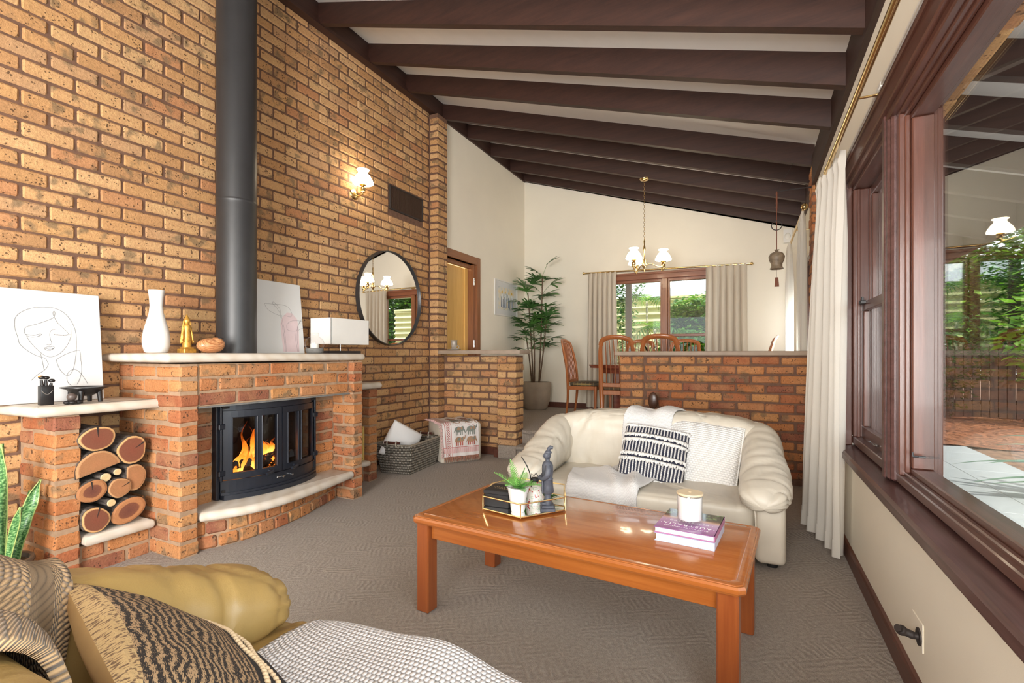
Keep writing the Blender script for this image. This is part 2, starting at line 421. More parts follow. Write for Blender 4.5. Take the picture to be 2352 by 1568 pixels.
# ---------------------------------------------------------------- bricks
_bc = {}
def brick_mesh(dx, dy, dz, mat, var):
    k = (round(dx, 3), round(dy, 3), round(dz, 3), mat.name, var)
    if k not in _bc:
        rr = random.Random(hash((k[0], k[1], k[2], var)) & 0xffff)
        m = MB(); b = bmesh.new(); bmesh.ops.create_cube(b, size=1)
        bv = .0075 + .003 * var
        for v in b.verts:
            v.co = Vector((v.co.x * dx, v.co.y * dy, v.co.z * dz)) + Vector([rr.uniform(-.003, .003) for _ in range(3)])
        bmesh.ops.bevel(b, geom=b.edges[:], offset=min(bv, .2 * min(dx, dy, dz)), segments=1, profile=.5, affect='EDGES')
        m.bm(b); _bc[k] = m.mesh('brick', mat, fixn=False)
    return _bc[k]
class Bricks:
    """collects brick boxes; the first `limit` of them (sorted by key) become single parts, the others one joined part"""
    def __init__(s, parent, mat): s.parent = parent; s.mat = mat; s.b = []
    def add(s, x0, x1, y0, y1, z0, z1, rz=0):
        s.b.append((x0, x1, y0, y1, z0, z1, rz))
    def flush(s, limit=300, key=None):
        if key: s.b.sort(key=key)
        org = s.parent.location if s.parent else Vector((0, 0, 0))
        for i, (x0, x1, y0, y1, z0, z1, rz) in enumerate(s.b[:limit]):
            o = bpy.data.objects.new('brick', brick_mesh(x1 - x0, y1 - y0, z1 - z0, s.mat, random.randrange(3)))
            C.objects.link(o); o.parent = s.parent
            o.location = Vector(((x0 + x1) / 2 + random.uniform(-.0012, .0012), (y0 + y1) / 2, (z0 + z1) / 2 + random.uniform(-.001, .001))) - org
            o.rotation_euler = (random.uniform(-.004, .004), random.uniform(-.01, .01) * 0, rz + random.uniform(-.006, .006) * (1 if not rz else 1))
        rest = s.b[limit:]
        if rest:
            m = MB()
            for (x0, x1, y0, y1, z0, z1, rz) in rest:
                me = brick_mesh(x1 - x0, y1 - y0, z1 - z0, s.mat, random.randrange(3))
                c = Vector(((x0 + x1) / 2, (y0 + y1) / 2, (z0 + z1) / 2)) - org; R = Matrix.Rotation(rz + random.uniform(-.006, .006), 3, 'Z')
                m.add([c + R @ v.co for v in me.vertices], [list(p.vertices) for p in me.polygons])
            o = m.build('brickwork', s.mat, s.parent, fixn=False); o['kind'] = 'stuff'
ZC = .086; BH = .074
def run_spans(a0, a1, phase, L_=.228, j=.012, minw=.03):
    out = []; a = phase - math.ceil((phase - a0) / (L_ + j)) * (L_ + j)
    while a < a1:
        p, q = max(a, a0), min(a + L_, a1)
        if q - p > minw: out.append((p, q))
        a += L_ + j
    return out

# ================================================================ SETTING
XW, XR = -3.55, .505           # brick wall face, side wall plaster face
def zb(x): return 4.14 - .303 * (x + 3.5)        # underside of the rafters
def zc(x): return zb(x) + .17                  # ceiling boards
Y0, Y1 = -2.7, 7.65
# floor
m = MB(); m.box(-3.8, .7, Y0, 5.3, -.12, 0)
floor_ = struct(m.build('floor', M['carpet']), 'taupe loop pile carpet with sculpted herringbone ribs')
m = MB()
m.bbox(-3.6, .55, 5.16, Y1 + .1, .02, .30, .012)
struct(m.build('floor_dining', M['carpet']), 'raised carpeted floor of the dining area')
stp = thing('carpeted_step', 'low carpeted step between the two brick half walls', 'step', (-1.9, 5.0, 0))
m = MB(); pr = [(0, 0), (0, .10), (-.03, .112), (-.038, .13), (-.03, .146), (0, .15), (.29, .15), (.29, 0)]
m.prism([(4.96 - 5.0 + a, b) for a, b in pr], -2.378 + 1.9, -1.228 + 1.9, 'x'); m.build('tread', M['carpet'], stp, smooth=40)
m = MB(); m.bbox(-2.585 + 1.9, -2.36 + 1.9, 4.918 - 5.0, 4.968 - 5.0, 0, .15, .012, 0, 2); m.build('tread_return', M['carpet'], stp, smooth=40)
m = MB(); m.prism([(5.17 - 5.0 + a, b + .1525) for a, b in pr], -2.378 + 1.9, -1.228 + 1.9, 'x'); m.build('nosing', M['carpet'], stp, smooth=40)

# ceiling with rafters: (left end Y, left z, right end X, right Y, right z)
RAF = [(3.17, 4.14, .487, 2.77, 2.69), (3.81, 4.14, .487, 3.28, 2.675), (4.41, 4.14, .487, 3.85, 2.68), (5.14, 4.14, .50, 5.02, 2.83), (5.74, 4.14, .565, 5.90, 2.94), (6.39, 4.14, .565, 6.50, 2.925), (7.04, 4.14, .565, 7.08, 2.915), (7.57, 4.14, .565, 7.57, 2.90)]
k = 1
while 3.17 - .61 * k > Y0 + .3:
    RAF.insert(0, (3.17 - .61 * k, 4.14, .487, 2.77 - .575 * k, 2.69)); k += 1
ceil = bpy.data.objects.new('ceiling', None); C.objects.link(ceil); struct(ceil, 'sloping white ceiling with dark exposed rafters')
m = MB(); vs = []
def lp(r, x, dz, dy=0):
    t = (x + 3.49) / (r[2] + 3.49); return (x, r[0] + (r[3] - r[0]) * t + dy, r[1] + (r[4] - r[1]) * t + dz)
rr_ = [(Y0 - .2, 4.14, .487, Y0 - .2, 2.69)] + RAF + [(Y1 + .15, 4.14, .565, Y1 + .15, 2.90)]
for r in rr_: vs += [lp(r, -3.75, .185), lp(r, .70, .185), lp(r, -3.75, .225), lp(r, .70, .225)]
fs = []
for i in range(len(rr_) - 1):
    a, b = 4 * i, 4 * i + 4; fs += [(a, a + 1, b + 1, b), (a + 2, b + 2, b + 3, a + 3)]
m.add(vs, fs); m.build('ceiling_boards', M['ceiling'], ceil)
for r in RAF:
    m = MB(); p = [lp(r, -3.49, 0), lp(r, r[2], 0), lp(r, r[2], .19), lp(r, -3.49, .19)]; m.add(p + [(a, b + .057, c_) for a, b, c_ in p], [(0, 1, 2, 3), (7, 6, 5, 4), (0, 4, 5, 1), (1, 5, 6, 2), (2, 6, 7, 3), (3, 7, 4, 0)]); m.build('rafter', M['beam'], ceil)
m = MB(); m.box(-3.56, -3.475, Y0, Y1, 4.13, 4.40); m.build('wall_plate', M['beam_y'], ceil)
m = MB(); m.box(-3.475, -3.455, Y0, 4.95, 4.118, 4.15); m.build('trim_strip', M['beam_y'], ceil)
m = MB(); m.prism([(.475, 2.655), (.475, 2.9), (.51, 2.9), (.51, 2.655)], Y0, 5.0, 'y'); m.build('wall_plate', M['beam_y'], ceil)
m = MB(); m.prism([(.555, 2.885), (.555, 3.15), (.62, 3.15), (.62, 2.885)], 5.2, Y1, 'y'); m.build('wall_plate', M['beam_y'], ceil)
RY = [r[3] for r in RAF]

# left brick wall
m = MB(); m.prism([(-3.72, 0), (XW - .007, 0), (XW - .007, zb(XW) + .02), (-3.72, zb(XW) + .02)], .2, 5.2, 'y')
wl = struct(m.build('wall_left', M['mortar']), 'tall tan face brick wall rising to the sloping ceiling')
B = Bricks(wl, M['brick'])
zj = 3.994 - 46 * ZC
row = 0
VY0, VY1, VZ0, VZ1 = 4.203, 4.817, 2.76, 3.038
for r in range(-1, 50):
    z0 = zj + r * ZC + .005
    if z0 < 0 or z0 + BH > 4.16: continue
    ph = 1.211 + (.12 if (r % 2 == 0) else 0) + .005
    for a, b in run_spans(.55, 4.955, ph):
        if z0 + BH > VZ0 + .01 and z0 < VZ1 - .01 and b > VY0 and a < VY1:
            if a < VY0 - .03: B.add(XW - .05, XW, a, VY0 - .006, z0, z0 + BH)
            if b > VY1 + .03: B.add(XW - .05, XW, VY1 + .006, b, z0, z0 + BH)
            continue
        B.add(XW - .05, XW, a, b, z0, z0 + BH)
def hidden(b):
    y = (b[2] + b[3]) / 2; z = b[4]
    hid = (1.75 < y < 3.0 and z < 1.12) or (y < 1.75 and z < .9) or y < .95 or (y < 1.55 and z < 1.45) or (2.3 < y < 2.55)
    return (1000 if hid else 0) + (z < 1.0 and 3 or 0) + y * .9 + 3.55 * .44
B.flush(300, hidden)
m = MB(); m.prism([(-3.72, 0), (XW - .004, 0), (XW - .004, zb(XW) + .02), (-3.72, zb(XW) + .02)], Y0, .2, 'y')
struct(m.build('wall_left_rear', M['plaster']))

# full height brick pier at the corner
PX1, PY0, PY1 = -3.428, 4.952, 5.172
m = MB(); m.box(-3.6, PX1 - .007, PY0 + .007, PY1 - .005, 0, zb(PX1) + .0)
pier = struct(m.build('wall_pier', M['mortar']), 'narrow brick pier ending the tall brick wall')
B = Bricks(pier, M['brick'])
for r in range(0, 49):
    z0 = zj + r * ZC + .005
    if z0 < 0 or z0 + BH > 4.15: continue
    if r % 2: B.add(-3.55, PX1, PY0, PY1, z0, z0 + BH)
    else: B.add(-3.55, PX1, PY0, PY0 + .155, z0, z0 + BH); B.add(-3.54, PX1, PY0 + .165, PY1, z0, z0 + BH)
B.flush()

# half walls with cap boards
def half_wall(name, x0, x1, yf, thick, pier_x0, pier_x1, pier_y0, pier_y1, zbase, cap, label, mat, ztop=1.165):
    m = MB(); m.box(x0, x1, yf + .007, yf + thick, 0, ztop); m.box(pier_x0 + .007, pier_x1 - .007, pier_y0 + .007, pier_y1 - .007, 0, ztop)
    w_ = struct(m.build(name, M['mortar']), label)
    B = Bricks(w_, mat)
    n = int(ztop / ZC)
    for r in range(n):
        z0 = ztop - .008 - (r + 1) * ZC + .01
        if z0 < 0: z0 = 0.0
        ph = x0 + (.12 if r % 2 else 0) + .04
        for a, b in run_spans(x0, x1, ph):
            if a > pier_x0 - .01 and b < pier_x1 + .01: continue
            aa, bb = a, b
            if pier_x0 > x0 + .1: bb = min(b, pier_x0 + .004)
            else: aa = max(a, pier_x1 + .01)
            if bb - aa > .03: B.add(aa, bb, yf, yf + .1, z0, z0 + BH)
        if r % 2: B.add(pier_x0, pier_x1, pier_y0, pier_y0 + .11, z0, z0 + BH); B.add(pier_x0, pier_x1, pier_y0 + .12, pier_y1, z0, z0 + BH)
        else: B.add(pier_x0, (pier_x0 + pier_x1) / 2 - .005, pier_y0, pier_y1, z0, z0 + BH); B.add((pier_x0 + pier_x1) / 2 + .005, pier_x1, pier_y0, pier_y1, z0, z0 + BH)
    B.flush()
    m = MB(); m.bbox(*cap, .010, 0, 2); c = m.build('cap_board', M['capstone'], w_, smooth=40); c['label'] = 'smooth beige cap board'
    return w_
half_wall('wall_divider', -3.43, -2.60, 5.09, .10, -2.622, -2.385, 4.975, 5.19, 0, (-3.41, -2.315, 4.93, 5.235, 1.18, 1.228), 'low brick wall with a pier, left of the carpeted step', M['brick'])
half_wall('wall_divider', -1.0, .50, 5.05, .14, -1.222, -.985, 5.04, 5.2, 0, (-1.27, .475, 4.99, 5.25, 1.165, 1.208), 'low brick wall behind the cream two seat sofa', M['brick_red'])
m = MB(); m.bbox(-3.43, -2.63, 5.06, 5.09, 0, .09, .004); m.bbox(-2.66, -2.60, 4.955, 4.975, 0, .09, .004)
struct(m.build('baseboard_divider', M['skirt']))

# brick pier beside the side wall
m = MB(); m.box(.475 + .007, .62, 4.985 + .007, 5.25, 1.0, 2.86)
rp = struct(m.build('wall_pier', M['mortar']), 'narrow brick pier beside the long cream curtain')
B = Bricks(rp, M['brick_red'])
for r in range(0, 30):
    z0 = 1.2 + r * ZC + .01
    if z0 + BH > 2.86: continue
    if r % 2: B.add(.475, .60, 4.985, 5.24, z0, z0 + BH)
    else: B.add(.475, .60, 4.985, 5.09, z0, z0 + BH); B.add(.478, .60, 5.10, 5.24, z0, z0 + BH)
B.flush()

# dining walls
m = MB(); m.box(-3.75, -3.50, 5.17, Y1 + .1, 0, 4.13)
# doorway opening Y 5.22..6.0  (boolean free: wall in pieces)
m = MB()
m.box(-3.62, -3.50, 6.02, Y1 + .1, 0, zb(-3.5) + .1); m.box(-3.62, -3.50, 5.17, 6.02, 2.44, zb(-3.5) + .1)
wd = struct(m.build('wall_dining_left', M['plaster']), 'cream plaster wall of the dining area')
WX0, WX1, WZ0, WZ1 = -1.99, -.42, .95, 2.40
m = MB()
def wallx(m, x0, x1, z0, top=True):
    if top: m.prism([(x0, z0), (x1, z0), (x1, zb(x1) + .1), (x0, zb(x0) + .1)], Y1, Y1 + .15, 'y')
wallx(m, -3.62, WX0, 0); wallx(m, WX1, .7, 0); wallx(m, WX0, WX1, WZ1)
m.box(WX0, WX1, Y1, Y1 + .15, 0, WZ0)
struct(m.build('wall_back', M['plaster']), 'cream end wall of the dining area with a curtained window')
m = MB(); m.bbox(-3.5, .5, Y1 - .018, Y1, .30, .39, .004); struct(m.build('baseboard_back', M['skirt']))
m = MB(); m.bbox(-3.5, -3.482, 6.12, Y1, .30, .39, .004); struct(m.build('baseboard_dining', M['skirt']))
# side wall
SY0, SY1, SZ0, SZ1 = -1.35, 3.46, .645, 2.19
m = MB()
m.box(XR, .68, Y0, 5.25, 0, SZ0); m.box(XR, .68, Y0, 5.25, SZ1, 2.9); m.box(XR, .68, SY1, 5.25, SZ0, SZ1); m.box(XR, .68, Y0, SY0, SZ0, SZ1)
DY0, DY1 = 5.55, 7.25
XD = .60; m.box(XD, .72, 5.25, Y1 + .1, 0, 1.0); m.box(XD, .72, 5.25, Y1 + .1, 2.35, 3.15); m.box(XD, .72, DY1, Y1 + .1, 1.0, 2.35); m.box(XD, .72, 5.25, DY0, 1.0, 2.35)
struct(m.build('wall_right', M['plaster']), 'cream side wall below and above the long timber window')
m = MB(); m.prism([(.489, 0), (.489, .075), (.494, .088), (.505, .092), (.505, 0)], Y0, 5.0, 'y'); struct(m.build('baseboard_right', M['skirt']), 'dark timber skirting board under the side window')
# rear wall behind the camera, wide opening added to let sky light in
m = MB()
m.prism([(-3.72, 0), (-3.2, 0), (-3.2, zb(-3.2) + .2), (-3.72, zb(-3.72) + .2)], Y0 - .12, Y0, 'y')
m.prism([(.2, 0), (.7, 0), (.7, zb(.7) + .2), (.2, zb(.2) + .2)], Y0 - .12, Y0, 'y')
m.prism([(-3.2, 2.5), (.2, 2.5), (.2, zb(.2) + .2), (-3.2, zb(-3.2) + .2)], Y0 - .12, Y0, 'y')
struct(m.build('wall_front', M['plaster']))
# ---------------------------------------------------------------- side window (timber frames, panes, sill)
def framebox(parent, name, x0, x1, y0, y1, z0, z1, w_, mat_h, mat_v, b=.004, wb=None):
    """rectangular frame in the YZ plane; rails and stiles each a mesh"""
    wb = wb or w_
    for (a, b_, c, d, mt, nm) in ((y0, y1, z1 - w_, z1, mat_h, 'rail'), (y0, y1, z0, z0 + wb, mat_h, 'rail'), (y0, y0 + w_, z0 + wb, z1 - w_, mat_v, 'stile'), (y1 - w_, y1, z0 + wb, z1 - w_, mat_v, 'stile')):
        m = MB(); m.bbox(x0, x1, a, b_, c, d, b); m.build(nm, mt, parent)
H_, V_ = M['jarrah_y'], M['jarrah_z']
w1 = bpy.data.objects.new('window_1', None); C.objects.link(w1); struct(w1, 'double hung timber window beside the long cream curtain')
# outer casing and frame of the whole window (belongs to window_1 and window_2)
framebox(w1, 'frame', .53, .67, 2.62, SY1 - .01, SZ0 + .01, SZ1 - .02, .045, H_, V_)
m = MB(); m.bbox(.545, .56, 3.385, 3.415, .70, 2.12, .003); m.bbox(.60, .615, 3.385, 3.415, .70, 2.12, .003); m.build('stop_bead', V_, w1)
s_up = bpy.data.objects.new('sash', None); C.objects.link(s_up); s_up.parent = w1; s_up['label'] = 'upper sash of the double hung window'
framebox(s_up, 'sash_member', .61, .645, 2.66, 3.41, 1.42, 2.13, .05, H_, V_)
m = MB(); m.box(.626, .630, 2.70, 3.37, 1.46, 2.09); m.build('pane', M['glass'], s_up)
s_lo = bpy.data.objects.new('sash', None); C.objects.link(s_lo); s_lo.parent = w1; s_lo['label'] = 'lower sash of the double hung window'
framebox(s_lo, 'sash_member', .57, .605, 2.66, 3.41, .69, 1.47, .05, H_, V_, wb=.075)
m = MB(); m.box(.585, .589, 2.70, 3.37, .76, 1.43); m.build('pane', M['glass'], s_lo)
m = MB(); m.bbox(.545, .575, 3.30, 3.34, 1.455, 1.475, .004); m.cyl((.558, 3.32, 1.47), (.558, 3.32, 1.495), .008, .006, 10); m.build('sash_lock', M['blackmetal'], w1, smooth=40)
m = MB(); m.bbox(.55, .57, 2.98, 3.04, .715, .723, .003); m.cyl((.555, 3.01, .72), (.535, 3.01, .735), .004, .004, 8); m.build('sash_lift', M['steel'], w1, smooth=40)
w2 = bpy.data.objects.new('window_2', None); C.objects.link(w2); struct(w2, 'large fixed timber window in the foreground of the side wall')
m = MB(); m.bbox(.515, .68, 2.475, 2.625, SZ0 + .01, SZ1, .008); m.build('mullion', M['sill'], w2)
m = MB(); m.bbox(.507, .53, 2.50, 2.60, SZ0 + .01, SZ1, .008); m.bbox(.50, .512, 2.53, 2.57, SZ0 + .01, SZ1, .005); m.build('mullion_face', M['sill'], w2)
framebox(w2, 'frame', .53, .67, SY0, 2.475, SZ0 + .01, SZ1 - .02, .035, H_, V_)
framebox(w2, 'sash_member', .565, .635, SY0 + .03, 2.445, SZ0 + .04, SZ1 - .05, .040, H_, V_)
framebox(w2, 'bead', .548, .566, SY0 + .03, 2.445, SZ0 + .04, SZ1 - .05, .018, H_, V_)
m = MB(); m.box(.600, .605, SY0 + .06, 2.41, SZ0 + .07, SZ1 - .08); m.build('pane', M['glass'], w2)
m = MB(); m.bbox(.575, .600, 2.372, 2.386, .775, .783, .002); m.cyl((.585, 2.378, .779), (.560, 2.378, .779), .004, .004, 8); m.cyl((.560, 2.378, .779), (.560, 2.378, .795), .004, .003, 8); m.build('catch', M['blackmetal'], w2, smooth=40)
# head casing, stepped
for (x0, x1, z0, z1) in ((.485, .53, 2.17, 2.262), (.472, .49, 2.235, 2.255), (.505, .55, 2.145, 2.175)):
    m = MB(); m.bbox(x0, x1, Y0, 3.53, z0, z1, .005); struct(m.build('trim_1', H_))
m = MB(); m.bbox(.488, .53, 3.44, 3.53, SZ0, 2.20, .005); struct(m.build('trim_2', V_))
m = MB(); m.prism([(.455, .600), (.455, .628), (.463, .642), (.60, .652), (.60, .60)], Y0, 3.55, 'y'); struct(m.build('windowsill', M['sill']), 'wide dark timber windowsill running towards the camera')
m = MB(); m.bbox(.48, .506, Y0, 3.54, .560, .602, .006); struct(m.build('trim_3', M['sill']))
# outer brick skin around the window
m = MB(); m.box(.69, .80, Y0, 5.2, -.1, .50); m.box(.69, .80, 3.44, 9.0, -.1, 2.6); m.box(.69, .74, Y0, 3.5, 2.26, 2.55)
ext = struct(m.build('wall_outside', M['mortar_ext']), 'outer brick skin seen through the side window')
B = Bricks(ext, M['brick'])
y = 3.48
while y > .9:
    B.add(.66, .83, y - .076, y, .515, .590); y -= .086
y = 3.5
while y > .9:
    B.add(.69, .745, y - .23, y, 2.185, 2.261); y -= .24
for r in range(25):
    z0 = .5 + r * ZC
    if z0 < 2.2: B.add(.69, .80, 3.45, 3.56 if r % 2 else 3.68, z0, z0 + BH)
B.flush()
for ch in ext.children:
    if abs(ch.location.z - .5525) < .02: ch.rotation_euler.y = math.radians(9)
m = MB(); m.prism([(.80, 2.18), (.80, 2.6), (.69, 2.6), (.69, 2.18)], Y0, 3.5, 'y')

# fittings on the side wall
g = thing('gas_outlet', 'dark bronze gas tap on a pale plate low on the side wall', 'tap', (XR, 2.09, .245))
m = MB(); m.bbox(-.004, 0, -.07, .045, -.05, .045, .002); m.build('plate', M['plaster'], g)
m = MB(); m.cyl((0, -.035, -.01), (-.008, -.035, -.01), .030, .028, 18); m.build('flange', M['mdf'], g, smooth=40)
m = MB(); m.tube(smooth_path([(-.004, -.035, -.01), (-.022, -.034, -.009), (-.042, -.032, -.004)]), [.013, .012, .011, .011, .011, .011, .011, .012, .013, .013, .013, .013, .013, .013, .013, .014, .014], 12); m.ell((-.050, -.031, -.002), (.018, .017, .017)); m.cyl((-.050, -.033, .0), (-.064, -.045, .010), .010, .012, 12); m.build('tap_body', M['mdf'], g, smooth=50)

# ---------------------------------------------------------------- curtains
def cloth_mat(name, c, sheen=.2, trans=.25, kind='uv', wv=(900, 900)):
    m = bpy.data.materials.new(name); m.use_nodes = True; nt = m.node_tree; b = nt.nodes['Principled BSDF']; o = nt.nodes['Material Output']
    v = coords(nt, 'pos')
    n_ = noise_n(nt, v, 350, 2)
    r = ramp(nt, n_, [(.3, tuple(x * .94 for x in c)), (.7, c)]); L(nt, r.outputs[0], b.inputs['Base Color'])
    b.inputs['Roughness'].default_value = .9; b.inputs['Sheen Weight'].default_value = sheen; b.inputs['Specular IOR Level'].default_value = .2
    t = nt.nodes.new('ShaderNodeBsdfTranslucent'); t.inputs[0].default_value = (*c, 1)
    mx = nt.nodes.new('ShaderNodeMixShader'); mx.inputs[0].default_value = trans
    L(nt, b.outputs[0], mx.inputs[1]); L(nt, t.outputs[0], mx.inputs[2]); L(nt, mx.outputs[0], o.inputs[0])
    bump(nt, b, n_, .15, .002)
    return m
M['curtain'] = cloth_mat('curtain_cream', (.80, .76, .69), trans=.38)
M['curtain2'] = cloth_mat('curtain_taupe', (.70, .63, .53), trans=.25)
def curtain(name, label, p0, p1, ztop, zbot, folds, amp, mat, head=.09, flare=.0, group=None, seed=1, taper=1.0, bot=None):
    """pleated drape hanging from the line p0-p1"""
    p0 = Vector((*p0, 0)); p1 = Vector((*p1, 0)); d = p1 - p0; Ln = d.length; d.normalize(); nrm = Vector((-d.y, d.x, 0))
    c = thing(name, label, 'curtain', (p0.x, p0.y, zbot), 0, group)
    rr = random.Random(seed); ph = [rr.uniform(-.6, .6) for _ in range(folds + 2)]; am = [rr.uniform(.7, 1.25) for _ in range(folds + 2)]
    H = ztop - zbot
    def fn(u, v):      # v: 0 bottom .. 1 top
        z = v * H
        t = (1 - v)
        k = u * folds; i = int(min(k, folds - .001)); f = k - i
        a = (am[i] * (1 - f) + am[i + 1] * f)
        top = max(0, (z - (H - head)) / head)
        am_ = amp * a * (1 - .55 * top) * (.55 + .45 * min(1, t * 5))
        w_ = math.sin(2 * PI * k + .5 * math.sin(3 * t + ph[i]))
        off = w_ * am_ + .25 * amp * math.sin(4 * PI * k + ph[i]) * (top * 1.3)
        s = u * Ln
        wd = 1 + flare * (t ** 1.5)
        s = (s - Ln / 2) * wd * (taper + (1 - taper) * min(1, t * 3)) + Ln / 2
        bo = Vector((0, 0, 0))
        if bot: bo = ((Vector((*bot[0], 0)) - p0).lerp(Vector((*bot[1], 0)) - p1, u)) * (t ** 1.2)
        q = bo + d * (s + .35 * amp * math.cos(2 * PI * k + ph[i])) + nrm * off
        if top > 0: q += nrm * .012 * math.sin(top * PI) * (1 if w_ > 0 else -.3)
        return Vector((q.x, q.y, z + .006 * math.sin(2 * PI * k)* (top>.9)))
    m = MB(); m.grid(fn, folds * 14, 44)
    o = m.build('drape', mat, c, smooth=True, fixn=False)
    hm = MB(); hz = .10 / H
    hm.grid(lambda u, v: fn(u, v * hz) + nrm * (.0035 if nrm.x < 0 or nrm.y < 0 else -.0035), folds * 14, 3)
    hm.build('hem', mat, c, smooth=True, fixn=False)
    return c
curtain('curtain', 'long cream pleated curtain hanging beside the double hung window', (.452, 3.13), (.385, 3.66), 2.27, .035, 5, .036, M['curtain'], seed=3, bot=((.455, 3.24), (.315, 3.92)))
# living room rod and white track
r_ = thing('curtain_rod', 'brass curtain rod above the long side window', 'curtain rod', (.40, 3.4, 2.262))
m = MB(); m.cyl((0, .35, 0), (0, -6.0, 0), .013, .013, 14); m.build('rod', M['brass'], r_, smooth=40)
m = MB(); m.ell((0, .37, 0), (.024, .024, .024)); m.cyl((0, .36, 0), (0, .345, 0), .018, .016, 12); m.build('finial', M['brass'], r_, smooth=50)
for y in (-.88, -2.6, .28):
    m = MB(); m.bbox(0, .105, y - .006, y + .006, -.004, .004, .002); m.bbox(.098, .105, y - .012, y + .012, -.03, .03, .002); m.build('bracket', M['brass'], r_, smooth=40)
r_ = thing('curtain_track', 'slim white curtain track between the brass rod and the window head', 'curtain track', (.485, 3.4, 2.285))
m = MB(); m.bbox(-.008, .008, -6.0, .08, -.008, .008, .003); m.build('track', M['white_paint'], r_, smooth=40)
m = MB(); m.bbox(-.010, .010, -.93, -.85, -.012, .010, .003); m.build('joiner', M['white_paint'], r_, smooth=40)

# ---------------------------------------------------------------- dining window, curtains, rod
wn = bpy.data.objects.new('window_3', None); C.objects.link(wn); struct(wn, 'timber window of the dining area with two lights')
MX = M['meranti_x']; MV = M['meranti']
def bar(nm, x0, x1, z0, z1, y0=Y1 - .01, y1=Y1 + .12, mat=None, parent=wn, b=.004):
    m = MB(); m.bbox(x0, x1, y0, y1, z0, z1, b); return m.build(nm, mat or MX, parent)
bar('head', WX0, WX1, 2.33, 2.42, Y1 - .03); bar('sill', WX0 - .03, WX1 + .03, .93, .98, Y1 - .06); bar('casing', WX0 - .02, WX0 + .05, .98, 2.33, Y1 - .02, mat=MV); bar('casing', WX1 - .05, WX1 + .02, .98, 2.33, Y1 - .02, mat=MV)
bar('head', WX0, WX1, 2.40, 2.435, Y1 - .05)
bar('mullion', -1.215, -1.135, .98, 2.33, Y1 - .01, mat=MV)
bar('rail', WX0, -1.215, 2.29, 2.335, Y1 + .03); bar('rail', WX0, -1.215, .98, 1.04, Y1 + .03)
bar('rail', -1.135, WX1, 2.29, 2.335, Y1 + .03); bar('rail', -1.135, WX1, 1.45, 1.49, Y1 + .03); bar('rail', -1.135, WX1, .98, 1.04, Y1 + .03)
bar('stile', -1.245, -1.215, .98, 2.3, Y1 + .03, mat=MV); bar('stile', -1.135, -1.105, .98, 2.3, Y1 + .03, mat=MV)
m = MB(); m.box(WX0 + .04, -1.24, Y1 + .06, Y1 + .064, 1.02, 2.30); m.build('pane', M['glass'], wn)
m = MB(); m.box(-1.11, WX1 - .04, Y1 + .06, Y1 + .064, 1.48, 2.30); m.build('pane', M['glass'], wn)
m = MB(); m.box(-1.11, WX1 - .04, Y1 + .075, Y1 + .079, 1.02, 1.47); m.build('pane', M['glass'], wn)
rd = thing('curtain_rod', 'brass curtain rod across the dining window', 'curtain rod', (-1.2, Y1 - .09, 2.47))
m = MB(); m.cyl((-1.20, 0, .01), (1.19, 0, -.03), .012, .012, 12); m.build('rod', M['brass'], rd, smooth=40)
for x, z in ((-1.215, .01), (1.205, -.03)):
    m = MB(); m.ell((x, 0, z), (.022, .022, .022)); m.build('finial', M['brass'], rd, smooth=50)
m = MB(); m.bbox(-.015, .005, 0, .09, -.035, .0, .003); m.build('bracket', M['brass'], rd)
curtain('curtain', 'beige pleated curtain drawn to the palm side of the dining window', (-2.36, Y1 - .09), (-1.90, Y1 - .09), 2.475, .34, 6, .035, M['curtain2'], seed=5, flare=.12)
curtain('curtain', 'beige pleated curtain drawn to the wind chime side of the dining window', (-.60, Y1 - .09), (-.07, Y1 - .09), 2.455, .34, 6, .035, M['curtain2'], seed=8, flare=.12)
# side window of the dining area (glimpsed behind the pier)
w4 = bpy.data.objects.new('window_4', None); C.objects.link(w4); struct(w4)
framebox(w4, 'frame', .61, .70, DY0, DY1, 1.0, 2.35, .06, H_, V_)
m = MB(); m.box(.655, .66, DY0 + .05, DY1 - .05, 1.05, 2.3); m.build('pane', M['glass'], w4)
curtain('curtain', 'cream curtain of the dining side window hanging next to the brick pier', (.46, 5.55), (.47, 6.02), 2.58, .32, 4, .04, M['curtain'], seed=11, flare=.05)
curtain('curtain', 'cream curtain of the dining side window nearest the far corner', (.42, 6.75), (.43, 7.2), 2.52, .32, 4, .04, M['curtain'], seed=12, flare=.08)
rd = thing('curtain_rod', 'short brass rod carrying the cream dining side curtains', 'curtain rod', (.46, 5.5, 2.60))
m = MB(); m.cyl((0, 0, 0), (-.02, 1.85, -.03), .012, .012, 12); m.build('rod', M['brass'], rd, smooth=40)
m = MB(); m.ell((0, -.02, 0), (.032, .032, .032)); m.build('finial', M['brass'], rd, smooth=50)
m = MB(); m.bbox(0, .13, .85, .865, -.03, -.02, .003); m.build('bracket', M['brass'], rd)
s_ = thing('motion_sensor', 'small white motion sensor high in the far corner', 'sensor', (.44, 7.58, 2.78))
m = MB(); m.prism([(-.05, -.02), (.05, -.02), (.045, .06), (-.045, .06)], -.09, .09, 'z'); m.build('sensor_case', M['white_paint'], s_)
m = MB(); m.ell((0, -.022, -.01), (.036, .012, .045)); m.build('lens', M['wax'], s_, smooth=True)

